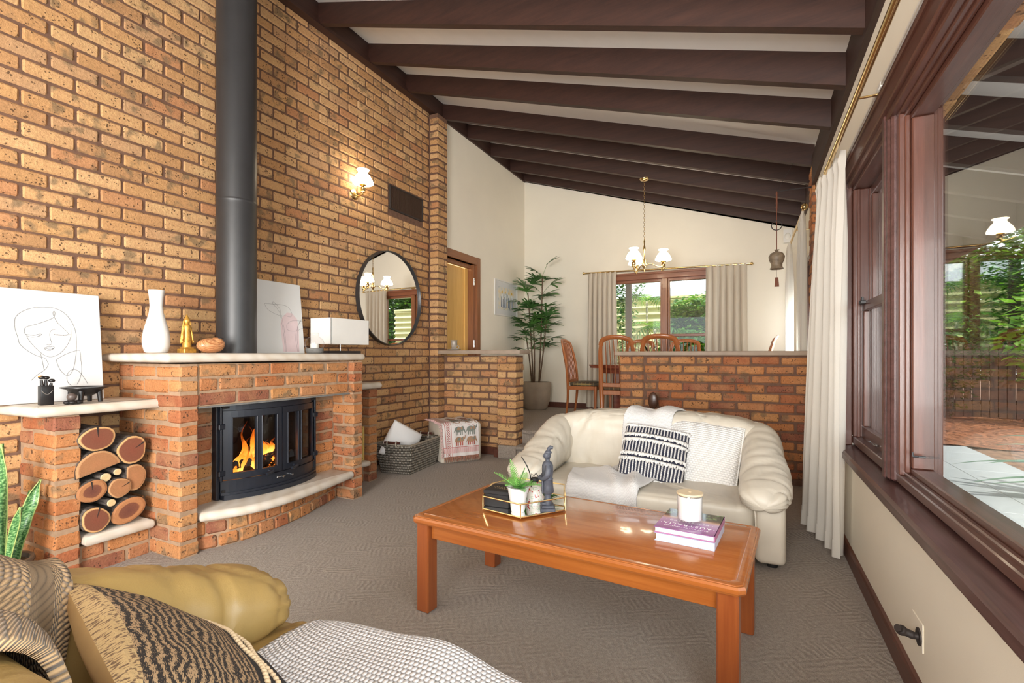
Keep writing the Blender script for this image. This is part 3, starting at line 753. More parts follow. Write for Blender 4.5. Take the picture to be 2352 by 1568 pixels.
# ---------------------------------------------------------------- doorway on the dining left wall
DX = -3.5
d1 = bpy.data.objects.new('door_1', None); C.objects.link(d1); struct(d1, 'open honey timber door in a red brown frame behind the pier')
m = MB(); m.bbox(DX - .10, DX + .02, 6.02 - .02, 6.02 + .075, .3, 2.55, .006); m.build('architrave', M['meranti'], d1)
m = MB(); m.bbox(DX - .10, DX + .018, 5.2, 6.03, 2.44, 2.545, .004); m.build('architrave', wood('head_timber', (.20, .07, .026), (.33, .13, .05), .35, 1), d1)
m = MB(); m.bbox(DX - .12, DX - .01, 5.94, 6.01, .3, 2.44, .004); m.build('jamb', M['meranti'], d1)
m = MB(); m.bbox(DX - .10, DX - .05, 5.2, 5.98, 2.385, 2.44, .004); m.build('jamb', M['meranti'], d1)
m = MB(); m.bbox(DX - .15, DX - .115, 5.05, 5.86, .32, 2.385, .004); m.build('door_leaf', M['oakdoor'], d1)
m = MB(); m.bbox(DX - .15, DX - .10, 5.86, 5.94, .32, 2.385, .004); m.build('door_edge', M['oakdoor'], d1)
for z in (1.33, 2.2):
    m = MB(); m.bbox(DX - .008, DX - .002, 5.955, 5.985, z - .05, z + .05, .002); m.cyl((DX - .002, 5.945, z - .05), (DX - .002, 5.945, z + .05), .006, .006, 8); m.build('hinge', M['steel'], d1)
m = MB(); m.box(-4.6, -4.5, 4.9, 6.4, 0, 3.0); m.box(-4.6, -3.62, 6.3, 6.4, 0, 3.0); m.box(-4.6, -3.72, 4.9, 5.0, 0, 3); m.box(-4.6, -3.62, 4.9, 6.4, 2.9, 3.0); m.box(-4.6, -3.62, 4.9, 6.4, .2, .3); struct(m.build('wall_hall', M['plaster']))
hl = bpy.data.lights.new('hall_fill', 'POINT'); hl.energy = 14; hl.color = (1, .86, .62); hl.shadow_soft_size = .12  # unseen point light added to brighten the hall behind the door
o = bpy.data.objects.new('hall_fill', hl); C.objects.link(o); o.location = (-4.05, 5.5, 2.6)
# ---------------------------------------------------------------- fireplace masonry
fp = thing('fireplace', 'long brick fireplace surround with pale sandstone mantel, hearth and side shelves', 'fireplace', (-3.2, 2.3, 0))
FO = Vector(fp.location)
mt = MB()
B = Bricks(fp, M['brick_red'])
XB = -3.552
def fpbox(x0, x1, y0, y1, z0, z1): mt.box(x0 - FO.x, x1 - FO.x, y0 - FO.y, y1 - FO.y, z0 - FO.z, z1 - FO.z)
def fin_pier(xf, y0, y1, n, hide_front=False):
    fpbox(XB, xf - .007, y0 + .007, y1 - .007, 0, n * ZC)
    for r in range(n):
        z0 = r * ZC + .005
        x = xf; first = .11 if r % 2 else .23; k = 0
        while x > XB + .03:
            ln = first if k == 0 else .23
            xa = max(x - ln, XB)
            B.add(xa, x, y0, y1, z0, z0 + BH); x = xa - .01; k += 1
fin_pier(-3.165, 1.205, 1.318, 10)
fin_pier(-2.92, 1.668, 1.780, 13)
fin_pier(-3.158, 3.472, 3.582, 10)
# right pier of the firebox, only as deep as the opening; behind it a side wall
fin_pier(-2.885, 2.985, 3.095, 13)
# solid core above and beside the firebox
fpbox(XB, -3.108, 1.77, 2.99, 0, .172); fpbox(XB, -3.108, 1.77, 1.99, .17, .86); fpbox(XB, -3.108, 2.79, 2.99, .17, .86); fpbox(XB, -2.937, 1.77, 2.99, .862, 1.118)
# panels beside the insert
for (a, b) in ((1.785, 1.975), (2.79, 2.982)):
    for r in range(2, 10):
        z0 = r * ZC + .045
        if z0 + BH < .87: B.add(-3.16, -3.10, a, b, z0, z0 + BH)
# lintel: three courses
for r in range(3):
    z0 = .864 + r * ZC + .004
    for a, b in run_spans(1.790, 2.975, 1.79 + (.12 if r == 1 else 0)):
        B.add(-3.02, -2.930, a, b, z0, z0 + BH)
# log bay: base, side, back wall left to the tall wall bricks
fpbox(XB, -3.207, 1.31, 1.67, 0, .15)
for r in range(2):
    z0 = -.006 + r * .082
    for a, b in run_spans(1.33, 1.660, 1.33 + (.12 if r else -.02)): B.add(-3.30, -3.20, a, b, z0, z0 + .072)
# right hand bay base
fpbox(XB, -3.23, 3.09, 3.48, 0, .15)
for r in range(2):
    for a, b in run_spans(3.10, 3.465, 3.10 + (.12 if r else 0)): B.add(-3.30, -3.22, a, b, r * .082, r * .082 + .072)
# bowed hearth plinth
HP = smooth_path([(-2.968, 1.785, 0), (-2.885, 1.98, 0), (-2.868, 2.22, 0), (-2.90, 2.47, 0), (-2.975, 2.74, 0), (-3.05, 2.975, 0)], 12)
def arc_at(P, s):
    acc = 0
    for i in range(len(P) - 1):
        l = (P[i + 1] - P[i]).length
        if acc + l >= s: return P[i].lerp(P[i + 1], (s - acc) / l), (P[i + 1] - P[i]).normalized()
        acc += l
    return P[-1], (P[-1] - P[-2]).normalized()
tot = sum((HP[i + 1] - HP[i]).length for i in range(len(HP) - 1))
for r in range(2):
    s = .002 + (.055 if r else 0)
    if r: 
        p, t = arc_at(HP, .025); ang = math.atan2(t.y, t.x); c = p + Vector((-t.y, t.x, 0)) * .05
        B.add(c.x - .024, c.x + .024, c.y - .05, c.y + .05, r * .086 + .004, r * .086 + .08, ang)
    while s < tot - .03:
        ln = min(.112, tot - s)
        p, t = arc_at(HP, s + ln / 2); ang = math.atan2(t.y, t.x); c = p + Vector((-t.y, t.x, 0)) * .05
        B.add(c.x - ln / 2, c.x + ln / 2, c.y - .05, c.y + .05, r * .086 + .001, r * .086 + .077, ang); s += ln + .010
pl = [(p.x + .012 * -1 - FO.x, p.y - FO.y) for p in HP] + [(-3.12 - FO.x, 2.975 - FO.y), (-3.12 - FO.x, 1.785 - FO.y)]
mt.prism(pl, 0, .172, 'z')
mo = mt.build('mortar', M['mortar_light'], fp)
B.flush(300)
def slab(pts, z0, z1, r=.022, name='stone_slab', parent=fp, label=None, off=FO):
    """stone slab with half-round nosing; pts is the outline in plan"""
    pts = [Vector((p[0], p[1], 0)) for p in pts]; n = len(pts); cz = (z0 + z1) / 2; h = (z1 - z0) / 2
    area = sum(pts[i].x * pts[(i + 1) % n].y - pts[(i + 1) % n].x * pts[i].y for i in range(n)); sg = 1 if area > 0 else -1
    rings = []
    for k in range(7):
        a = -PI / 2 + PI * k / 6; ins = h * .9 * (1 - math.cos(a)); zz = cz + h * math.sin(a)
        ring = []
        for i in range(n):
            e1 = (pts[i] - pts[i - 1]).normalized(); e2 = (pts[(i + 1) % n] - pts[i]).normalized()
            n1 = Vector((-e1.y, e1.x, 0)) * sg; n2 = Vector((-e2.y, e2.x, 0)) * sg; nn = n1 + n2
            nn = nn / max(.35, nn.length_squared / 2) if nn.length > 1e-4 else n1
            ring.append(pts[i] + nn * ins + Vector((0, 0, zz)) - off)
        rings.append(ring)
    vs = [v for r_ in rings for v in r_]; fs = []
    for k in range(6):
        for i in range(n): fs.append((k * n + i, k * n + (i + 1) % n, (k + 1) * n + (i + 1) % n, (k + 1) * n + i))
    fs.append(tuple(reversed(range(n)))); fs.append(tuple(6 * n + i for i in range(n)))
    m = MB(); m.add(vs, fs); o = m.build(name, M['stone'], parent, smooth=35)
    if label: o['label'] = label
    return o
def rc(x, y, r, a0, a1, n=5): return [(x + r * math.cos(a0 + (a1 - a0) * i / n), y + r * math.sin(a0 + (a1 - a0) * i / n)) for i in range(n + 1)]
slab([(-3.548, 1.575)] + rc(-2.90, 1.60, .022, -PI / 2, 0, 3) + rc(-2.91, 3.10, .03, 0, PI / 2) + [(-3.548, 3.13)], 1.128, 1.182, name='mantel_shelf', label='long sandstone mantel shelf')
slab([(-3.548, 1.09)] + rc(-3.145, 1.135, .02, -PI / 2, 0, 3) + rc(-3.14, 1.715, .02, 0, PI / 3, 3) + [(-3.14, 1.735), (-2.99, 1.67)][:0] + [(-3.16, 1.745), (-3.16, 1.666), (-3.548, 1.666)], .860, .914, name='side_shelf', label='sandstone shelf above the firewood')
slab([(-3.548, 1.322), (-3.13, 1.322)] + rc(-3.15, 1.648, .016, 0, PI / 2, 3) + [(-3.548, 1.664)], .158, .212, name='log_shelf', label='sandstone base under the firewood')
slab([(-3.548, 3.098), (-3.115, 3.098)] + rc(-3.165, 3.575, .05, 0, PI / 2, 5) + [(-3.548, 3.625)], .860, .914, name='side_shelf', label='sandstone shelf right of the firebox')
slab([(-3.548, 3.10), (-3.16, 3.10)] + rc(-3.16, 3.43, .04, 0, PI / 2, 5) + [(-3.548, 3.468)], .158, .205, name='log_shelf', label='small low sandstone shelf in the right bay')
HS = smooth_path([(-2.925, 1.786, 0), (-2.80, 2.0, 0), (-2.765, 2.23, 0), (-2.785, 2.5, 0), (-2.835, 2.78, 0), (-2.868, 2.93, 0)], 8)
slab([(-3.12, 1.786)] + [(p.x, p.y) for p in HS] + rc(-2.90, 2.965, .03, .3, PI / 2, 3) + [(-2.93, 2.978), (-3.12, 2.978)], .176, .236, name='hearth_slab', label='bowed sandstone hearth slab')
m = MB(); m.box(-3.10 - FO.x, -2.922 - FO.x, 1.782 - FO.y, 2.985 - FO.y, .854, .864); m.build('lintel_bar', M['concrete'], fp)

# ---------------------------------------------------------------- cast iron insert
fi = thing('fireplace_insert', 'black cast iron wood heater with bowed glass doors set in the brick opening', 'wood heater', (-3.10, 2.375, .238))
Wd, Hh, Bow = .388, .612, .125
def bx(y, off=0): return Bow * (1 - (y / Wd) ** 2) ** .8 * 1 + off if abs(y) < Wd else off
def bowstrip(m, y0, y1, z0, z1, o0, o1, n=10):
    """bent bar following the bow between depths o0..o1"""
    for i in range(n):
        a = y0 + (y1 - y0) * i / n; b = y0 + (y1 - y0) * (i + 1) / n
        vs = []
        for z in (z0, z1):
            for yy in (a, b):
                vs += [(bx(yy, o0), yy, z), (bx(yy, o1), yy, z)]
        m.add(vs, [(0, 1, 3, 2), (4, 6, 7, 5), (1, 5, 7, 3), (0, 2, 6, 4)] + ([(0, 4, 5, 1)] if i == 0 else []) + ([(2, 3, 7, 6)] if i == n - 1 else []))
m = MB(); bowstrip(m, -.37, .37, 0, .03, -.02, .05, 20); bowstrip(m, -.378, .378, .03, .045, -.02, .036, 20); bowstrip(m, -.372, .372, .045, .115, -.03, .018, 20); bowstrip(m, -.37, .37, .115, .122, -.03, .03, 20)
m.build('bottom_frame', M['castiron'], fi)
m = MB(); bowstrip(m, -.372, .372, Hh - .04, Hh, -.03, .014, 20); m.build('top_frame', M['castiron'], fi)
for s in (-1, 1):
    m = MB(); m.bbox(-.02, .035, s * .388 - .012, s * .388 + .012, 0, Hh, .005); m.cyl((.045, s * .375, .12), (.045, s * .375, Hh - .02), .009, .009, 10)
    for z in (.17, .47): m.bbox(.02, .058, s * .375 - .02, s * .375 + .022, z - .018, z + .018, .004)
    m.build('side_frame', M['castiron'], fi, smooth=30)
m = MB(); m.box(-.42, -.40, -.37, .37, .05, .58); m.box(-.42, 0, -.385, -.37, 0, .6); m.box(-.42, 0, .37, .385, 0, .6); m.box(-.42, .06, -.37, .37, .585, .60); m.box(-.42, .05, -.37, .37, .045, .06)
m.build('firebox', M['soot'], fi)
m = MB(); m.bbox(-.40, -.385, -.25, .25, .15, .52, .01); m.bbox(-.386, -.378, -.23, -.215, .17, .50, .004); m.bbox(-.386, -.378, .215, .23, .17, .50, .004); m.bbox(-.386, -.378, -.23, .23, .49, .50, .003)
m.tube([(-.38, -.05 + .10 * math.cos(a), .33 + .075 * math.sin(a)) for a in [2 * PI * i / 24 for i in range(24)]], .004, 6, closed=True); m.build('fireback', M['castiron'], fi)
for sgn in (-1, 1):
    d_ = bpy.data.objects.new('door', None); C.objects.link(d_); d_.parent = fi
    ya, yb = (-.362, -.003) if sgn < 0 else (.003, .362); ym = (ya + yb) / 2 + sgn * -.02
    m = MB()
    bowstrip(m, ya, yb, .125, .165, -.005, .022); bowstrip(m, ya, yb, Hh - .085, Hh - .042, -.005, .022)
    for (c_, w_) in ((ya + .022, .022), (ym, .016), (yb - .018, .018)): bowstrip(m, c_ - w_, c_ + w_, .16, Hh - .08, -.005, .022, 2)
    for (p, q) in ((ya + .044, ym - .016), (ym + .016, yb - .036)):
        P = [(bx(p, .024), p, .168), (bx(q, .024), q, .168), (bx(q, .024), q, Hh - .088), (bx(p, .024), p, Hh - .088)]
        m.tube(P, .004, 6, closed=True)
    m.build('door_frame', M['castiron'], d_)
    for (p, q) in ((ya + .044, ym - .016), (ym + .016, yb - .036)):
        g_ = MB(); bowstrip(g_, p, q, .165, Hh - .085, .004, .007, 4); g_.build('pane', M['stove_glass'], d_)
    hy = -.10 if sgn < 0 else .10
    m = MB(); x0 = bx(hy, .02); m.cyl((x0, hy, .145), (x0 + .03, hy, .142), .010, .009, 10); m.tube([(x0 + .03, hy, .142), (x0 + .045, hy - .02, .140), (x0 + .05, hy - .055, .137)], [.010, .012, .009], 10); m.ell((x0 + .033, hy, .142), (.014, .014, .014)); m.build('door_handle', M['castiron'], d_, smooth=50)
m = MB(); m.cyl((bx(.0, .02), -.012, .088), (bx(0, .05), -.012, .086), .006, .006, 8); m.bbox(bx(0, .022), bx(0, .032), -.05, .02, .082, .092, .003); m.build('air_lever', M['steel'], fi, smooth=40)
m = MB(); m.cyl((bx(.07, .02), .07, .086), (bx(.07, .045), .07, .084), .006, .007, 8); m.build('air_knob', M['steel'], fi, smooth=40)
m = MB()
for i in range(13):
    y = -.30 + i * .05; m.prism([(y - .022, .155), (y + .022, .155), (y + .016, .20), (y, .212), (y - .016, .20)], -.075, -.06, 'x')
m.build('ember_guard', plain('ash_iron', (.10, .105, .12), .7, var=.3), fi)
M['ember'] = None
def ember_mat():
    m, nt, b = new_mat('burning_bark')
    v = coords(nt, 'pos'); n_ = noise_n(nt, v, 35, 3)
    r = ramp(nt, n_, [(.45, (.02, .015, .012)), (.7, (.10, .06, .04))]); L(nt, r.outputs[0], b.inputs['Base Color']); b.inputs['Roughness'].default_value = .9
    e = ramp(nt, n_, [(.60, (0, 0, 0)), (.72, (1, .22, .02))]); L(nt, e.outputs[0], b.inputs['Emission Color']); b.inputs['Emission Strength'].default_value = 5
    bump(nt, b, n_, .6, .01); return m
M['ember'] = ember_mat()
IO = Vector(fi.location)
for k, (p, q, r, lb) in enumerate((((-.24, -.20, .13), (-.20, .12, .12), .050, 'charred log glowing at the back of the firebox'), ((-.15, -.14, .13), (-.05, .16, .20), .042, 'split log burning across the front of the firebox'), ((-.22, -.06, .20), (-.16, .05, .26), .035, 'short charred log on top of the burning logs'))):
    P = Vector(p) + IO; Q = Vector(q) + IO
    t = thing('burning_log', lb, 'log', tuple(P))
    D = Q - P; pts = [D * (i / 8) for i in range(9)]; m = MB(); m.tube([a + Vector((nz(a + P, 20), 0, nz(a + P, 25))) * .008 for a in pts], [r * (1 + .18 * nz(a + P, 12)) for a in pts], 10); m.build('bark', M['ember'], t, smooth=True)
m = MB(); m.grid(lambda u, v: (-.36 + u * .30, -.33 + v * .66, .065 + .05 * max(0, nz((u * 5, v * 9, 3))) + .03 * (1 - abs(2 * u - 1))), 14, 30)
o = m.build('ash_bed', M['ember'], None, smooth=True); o.location = IO; tag(o, 'bed of ash and embers under the burning logs', 'ash', kind='stuff')
def flame_mat():
    m = bpy.data.materials.new('flame'); m.use_nodes = True; nt = m.node_tree; nt.nodes.clear()
    uv = coords(nt, 'uv'); sp = nt.nodes.new('ShaderNodeSeparateXYZ'); L(nt, uv, sp.inputs[0])
    r = ramp(nt, sp.outputs[1], [(.0, (1, .48, .09)), (.35, (1, .24, .02)), (1.0, (.85, .07, .004))])
    e = nt.nodes.new('ShaderNodeEmission'); L(nt, r.outputs[0], e.inputs[0])
    st = ramp(nt, sp.outputs[1], [(0, (1,) * 3), (.5, (.55,) * 3), (1, (.16,) * 3)])
    L(nt, math_(nt, 'MULTIPLY', st.outputs[0], 4.5), e.inputs[1])
    t = nt.nodes.new('ShaderNodeBsdfTransparent'); mx = nt.nodes.new('ShaderNodeMixShader'); o = nt.nodes.new('ShaderNodeOutputMaterial')
    al = ramp(nt, math_(nt, 'ADD', sp.outputs[1], math_(nt, 'MULTIPLY', noise_n(nt, coords(nt, 'pos', (1, 1, .35)), 38, 3), .8)), [(.75, (.92,) * 3), (1.35 / 1.6, (.55,) * 3), (1.0, (.12,) * 3)])
    L(nt, al.outputs[0], mx.inputs[0]); L(nt, t.outputs[0], mx.inputs[1]); L(nt, e.outputs[0], mx.inputs[2]); L(nt, mx.outputs[0], o.inputs[0]); return m
fm = flame_mat()
fl = thing('fire', 'orange flames rising from the logs behind the heater doors', 'fire', tuple(IO + Vector((-.13, -.05, .13))))
rr = random.Random(4)
for (y, z, h, w_, lean, x) in ((-.235, -.03, .17, .035, .06, .02), (-.20, 0, .10, .03, -.03, 0), (-.10, .01, .21, .05, .09, .03), (-.06, .03, .30, .035, .03, 0), (.0, .05, .34, .04, .10, .01), (.05, .06, .24, .04, -.05, .0), (.10, .07, .16, .045, -.04, .02), (.15, .08, .12, .035, .05, .02), (-.02, .02, .14, .06, .02, .05), (-.14, -.02, .12, .045, .03, .04), (.125, .09, .09, .05, .02, .0)):
    pts = [Vector((x + .01 * math.sin(7 * t_ + y * 9), y + lean * t_ ** 1.5 + .014 * math.sin(9 * t_ + y * 30), z + h * t_)) for t_ in [i / 10 for i in range(11)]]
    rad = [w_ * (.35 + .65 * math.sin(PI * min(1, (i / 10) * 1.2 + .25))) * (1 - (i / 10) ** 2.2) + .0008 for i in range(11)]
    m = MB(); m.tube(pts, rad, 10, cap=False, sx=.45)
    nf = len(m.f); 
    for fi_ in range(nf):
        ring = fi_ // 10; f = m.f[fi_]; m.uv[fi_] = [(0, (vi // 10) / 10) for vi in f]
    m.build('flame', fm, fl, smooth=True, fixn=False)
# flue
fu = thing('flue_pipe', 'tall matte black flue pipe rising from the mantel to the ceiling', 'flue', (-3.27, 2.255, 1.182))
m = MB(); m.lathe([(.128, 0), (.128, .5), (.128, 1.03), (.128, 1.048), (.1285, 1.052), (.1300, 1.056), (.1300, 1.064), (.128, 1.068), (.128, 1.072), (.128, 1.09), (.128, 1.6), (.128, 2.95)], 48); m.build('pipe', M['blackmetal'], fu, smooth=40)
m = MB(); m.lathe([(.128, 2.93), (.16, 2.93), (.16, 2.96), (.128, 2.96)], 40); m.build('ceiling_collar', M['blackmetal'], fu, smooth=40)

# ---------------------------------------------------------------- firewood
def bark_mat():
    m, nt, b = new_mat('bark'); v = coords(nt, 'pos', (6, 40, 40)); n_ = noise_n(nt, v, 1.6, 5, .65)
    r = ramp(nt, n_, [(.35, (.035, .027, .022)), (.5, (.115, .09, .075)), (.7, (.24, .205, .175))]); L(nt, r.outputs[0], b.inputs['Base Color']); b.inputs['Roughness'].default_value = .9
    bump(nt, b, n_, 1.0, .012); return m
M['bark'] = bark_mat()
def cut_mat(name, heart, mid, rim, edge=.9):
    m, nt, b = new_mat(name); uv = coords(nt, 'uv'); sp = nt.nodes.new('ShaderNodeSeparateXYZ'); L(nt, uv, sp.inputs[0])
    v = coords(nt, 'pos'); rd_ = math_(nt, 'ADD', sp.outputs[0], math_(nt, 'MULTIPLY', math_(nt, 'SUBTRACT', noise_n(nt, v, 30, 3), .5), .10))
    r = ramp(nt, rd_, [(0, heart), (.55, mid), (edge - .07, mid), (edge, rim), (.97, rim), (1.0, (.10, .05, .03))]); 
    rings = math_(nt, 'SINE', math_(nt, 'MULTIPLY', rd_, 95)); 
    c = mixc(nt, .35, r.outputs[0], ramp(nt, noise_n(nt, v, 160, 4, .7), [(.3, (.3,) * 3), (.7, (.65,) * 3)]).outputs[0], 'OVERLAY')
    c = mixc(nt, math_(nt, 'MULTIPLY', math_(nt, 'ADD', rings, 1), .06), c, (.12, .04, .02))
    L(nt, c, b.inputs['Base Color']); b.inputs['Roughness'].default_value = .75; bump(nt, b, noise_n(nt, v, 120, 4), .25, .003); return m
cutA = cut_mat('cut_red', (.20, .055, .028), (.19, .06, .03), (.62, .36, .15))
cutB = cut_mat('cut_tan', (.40, .17, .07), (.36, .16, .065), (.50, .27, .12))
cutC = cut_mat('cut_pale', (.62, .44, .22), (.66, .48, .25), (.74, .58, .34))
cutD = cut_mat('cut_dark_heart', (.13, .04, .025), (.18, .06, .03), (.42, .18, .07), .62)
XL = -3.165
def firewood(y, z, ry, rz_, mat, label, rot=0, half=None, x=XL, seed=0, length=.36, wob=.06):
    t = thing('firewood_log', label, 'firewood', (x, y, z), 0, 'firewood stacked in the brick bay'); rr = random.Random(seed)
    ph = [rr.uniform(0, 6.28) for _ in range(4)]; n = 36
    def rad(a): return 1 + wob * (math.sin(2 * a + ph[0]) * .6 + math.sin(3 * a + ph[1]) * .6 + math.sin(5 * a + ph[2]) * .35)
    prof = []
    for i in range(n):
        a = 2 * PI * i / n; yy, zz = ry * math.cos(a) * rad(a), rz_ * math.sin(a) * rad(a)
        if half is not None:   # clip by a chord
            nx, nz_, dd = half; e = yy * nx + zz * nz_ - dd
            if e > 0: yy -= nx * e; zz -= nz_ * e
        c, s = math.cos(rot), math.sin(rot); prof.append((yy * c - zz * s, yy * s + zz * c))
    vs = []; K = 9
    for j in range(K):
        f = j / (K - 1); g_ = 1 + .03 * nz((seed, j, 0)); 
        for (yy, zz) in prof:
            b_ = 1 + (.035 * nz((yy * 30 + seed, zz * 30, f * 3)) if 0 < j else .0)
            vs.append((-f * length, yy * g_ * b_, zz * g_ * b_))
    fs = [(j * n + i, j * n + (i + 1) % n, (j + 1) * n + (i + 1) % n, (j + 1) * n + i) for j in range(K - 1) for i in range(n)] + [tuple((K - 1) * n + i for i in range(n))]
    m = MB(); m.add(vs, fs); m.build('bark', M['bark'], t, smooth=50)
    m = MB(); cy = sum(p[0] for p in prof) / n; cz = sum(p[1] for p in prof) / n
    rings = 6; vv = [(.004, cy, cz)]; uu = [(0, 0)]
    for k in range(1, rings + 1):
        f = k / rings
        for (yy, zz) in prof: vv.append((.004 if k < rings else .0, cy + (yy - cy) * f * .985, cz + (zz - cz) * f * .985)); uu.append((f, 0))
    ff = [(0, 1 + i, 1 + (i + 1) % n) for i in range(n)] + [(1 + (k - 1) * n + i, 1 + k * n + i, 1 + k * n + (i + 1) % n, 1 + (k - 1) * n + (i + 1) % n) for k in range(1, rings) for i in range(n)]
    m.add(vv, ff, 0, uu); m.build('cut_face', mat, t, fixn=False)
    if wob > .03:
        m = MB(); a = ph[3]; m.prism([(cy + math.cos(a) * ry * .15, cz + math.sin(a) * rz_ * .15), (cy + math.cos(a + .05) * ry * .93, cz + math.sin(a + .05) * rz_ * .93), (cy + math.cos(a - .05) * ry * .93, cz + math.sin(a - .05) * rz_ * .93)], .003, .006, 'x'); m.build('crack', M['soot'], t)
    return t
firewood(1.385, .721, .083, .066, cutA, 'largest round log with a pale rim, top left of the stack', 0, seed=1, wob=.05, x=XL + .01)
firewood(1.552, .632, .076, .078, cutA, 'round log with a pale sapwood rim, uppermost on the pier side', .3, seed=2)
firewood(1.390, .556, .104, .098, cutB, 'half round split log with a plain tan face', .25, half=(0, -1, .010), seed=3, wob=.02, x=XL + .006)
firewood(1.430, .500, .026, .024, cutC, 'thin pale branch just under the half round log', seed=4, wob=.02, x=XL - .01)
firewood(1.487, .519, .021, .018, cutC, 'thinnest pale branch, wedged between the split logs', seed=5, wob=.02, x=XL - .012)
firewood(1.365, .442, .073, .056, cutD, 'oval log with a wide tan rim and dark heart', .2, seed=6, wob=.04)
firewood(1.492, .430, .056, .056, cutB, 'small tan log with a star shaped crack, centre of the stack', seed=7, wob=.05)
firewood(1.566, .470, .066, .078, cutB, 'split log with a flat broken side, behind the small tan log', .0, half=(-1, 0, .035), seed=8, wob=.03, x=XL - .015)
firewood(1.452, .357, .022, .020, cutC, 'thin pale branch low in the stack', seed=9, wob=.02, x=XL)
firewood(1.376, .288, .064, .070, cutA, 'round log with rough bark at the bottom, by the bay pier', .4, seed=10, wob=.05, x=XL + .012)
firewood(1.535, .292, .092, .066, cutD, 'wide oval log with a brown rim at the bottom of the stack', .45, seed=11, wob=.02)

# ---------------------------------------------------------------- fabrics and leather
def leather(name, c, rough=.42, wr=.5):
    m, nt, b = new_mat(name); v = coords(nt, 'pos')
    n1 = noise_n(nt, v, 3.5, 4)
    r = ramp(nt, n1, [(.3, tuple(x * .88 for x in c)), (.7, tuple(min(1, x * 1.06) for x in c))]); L(nt, r.outputs[0], b.inputs['Base Color'])
    b.inputs['Roughness'].default_value = rough; b.inputs['Specular IOR Level'].default_value = .55
    n2 = noise_n(nt, v, 16, 3, .5); n3 = noise_n(nt, v, 340, 2)
    wv = noise_n(nt, coords(nt, 'pos', (16, 4, 4), (.3, .5, .4)), 1.0, 2, .45)
    bump(nt, b, math_(nt, 'ADD', math_(nt, 'ADD', math_(nt, 'MULTIPLY', n2, .18), math_(nt, 'MULTIPLY', wv, .9)), math_(nt, 'MULTIPLY', n3, .04)), wr, .02); return m
M['cream_leather'] = leather('cream_leather', (.66, .60, .50), wr=.35)
M['tan_leather'] = leather('tan_leather', (.43, .28, .095), .40, .5)
def knit(name, c, su, sv, kind='uv', depth=.012, dark=.55, strength=.9, c2=None):
    """chunky knit: rows of offset stitches, UV or position driven"""
    m, nt, b = new_mat(name); v = coords(nt, kind, (su, sv, su if kind != 'uv' else 1))
    sp = nt.nodes.new('ShaderNodeSeparateXYZ'); L(nt, v, sp.inputs[0]); x, y = sp.outputs[0], sp.outputs[1]
    row = math_(nt, 'FLOOR', y); xo = math_(nt, 'ADD', x, math_(nt, 'MULTIPLY', math_(nt, 'MODULO', math_(nt, 'ABSOLUTE', row), 2), .5))
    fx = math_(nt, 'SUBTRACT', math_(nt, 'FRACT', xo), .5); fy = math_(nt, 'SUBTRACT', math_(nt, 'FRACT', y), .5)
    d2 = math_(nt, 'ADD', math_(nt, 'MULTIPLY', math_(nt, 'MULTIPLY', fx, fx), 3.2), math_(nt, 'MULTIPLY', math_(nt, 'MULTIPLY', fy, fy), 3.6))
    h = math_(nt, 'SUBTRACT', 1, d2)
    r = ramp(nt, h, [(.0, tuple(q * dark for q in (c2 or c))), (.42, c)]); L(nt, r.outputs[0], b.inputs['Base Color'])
    b.inputs['Roughness'].default_value = .95; b.inputs['Sheen Weight'].default_value = .2; b.inputs['Specular IOR Level'].default_value = .1
    bump(nt, b, h, strength, depth); return m
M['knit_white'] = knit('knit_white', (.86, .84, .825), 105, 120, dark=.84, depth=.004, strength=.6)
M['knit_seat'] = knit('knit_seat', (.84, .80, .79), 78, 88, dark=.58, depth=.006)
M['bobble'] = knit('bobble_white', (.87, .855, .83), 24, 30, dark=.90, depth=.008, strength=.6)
M['knit_tan'] = knit('knit_tan', (.50, .325, .175), 75, 90, dark=.5, depth=.008)

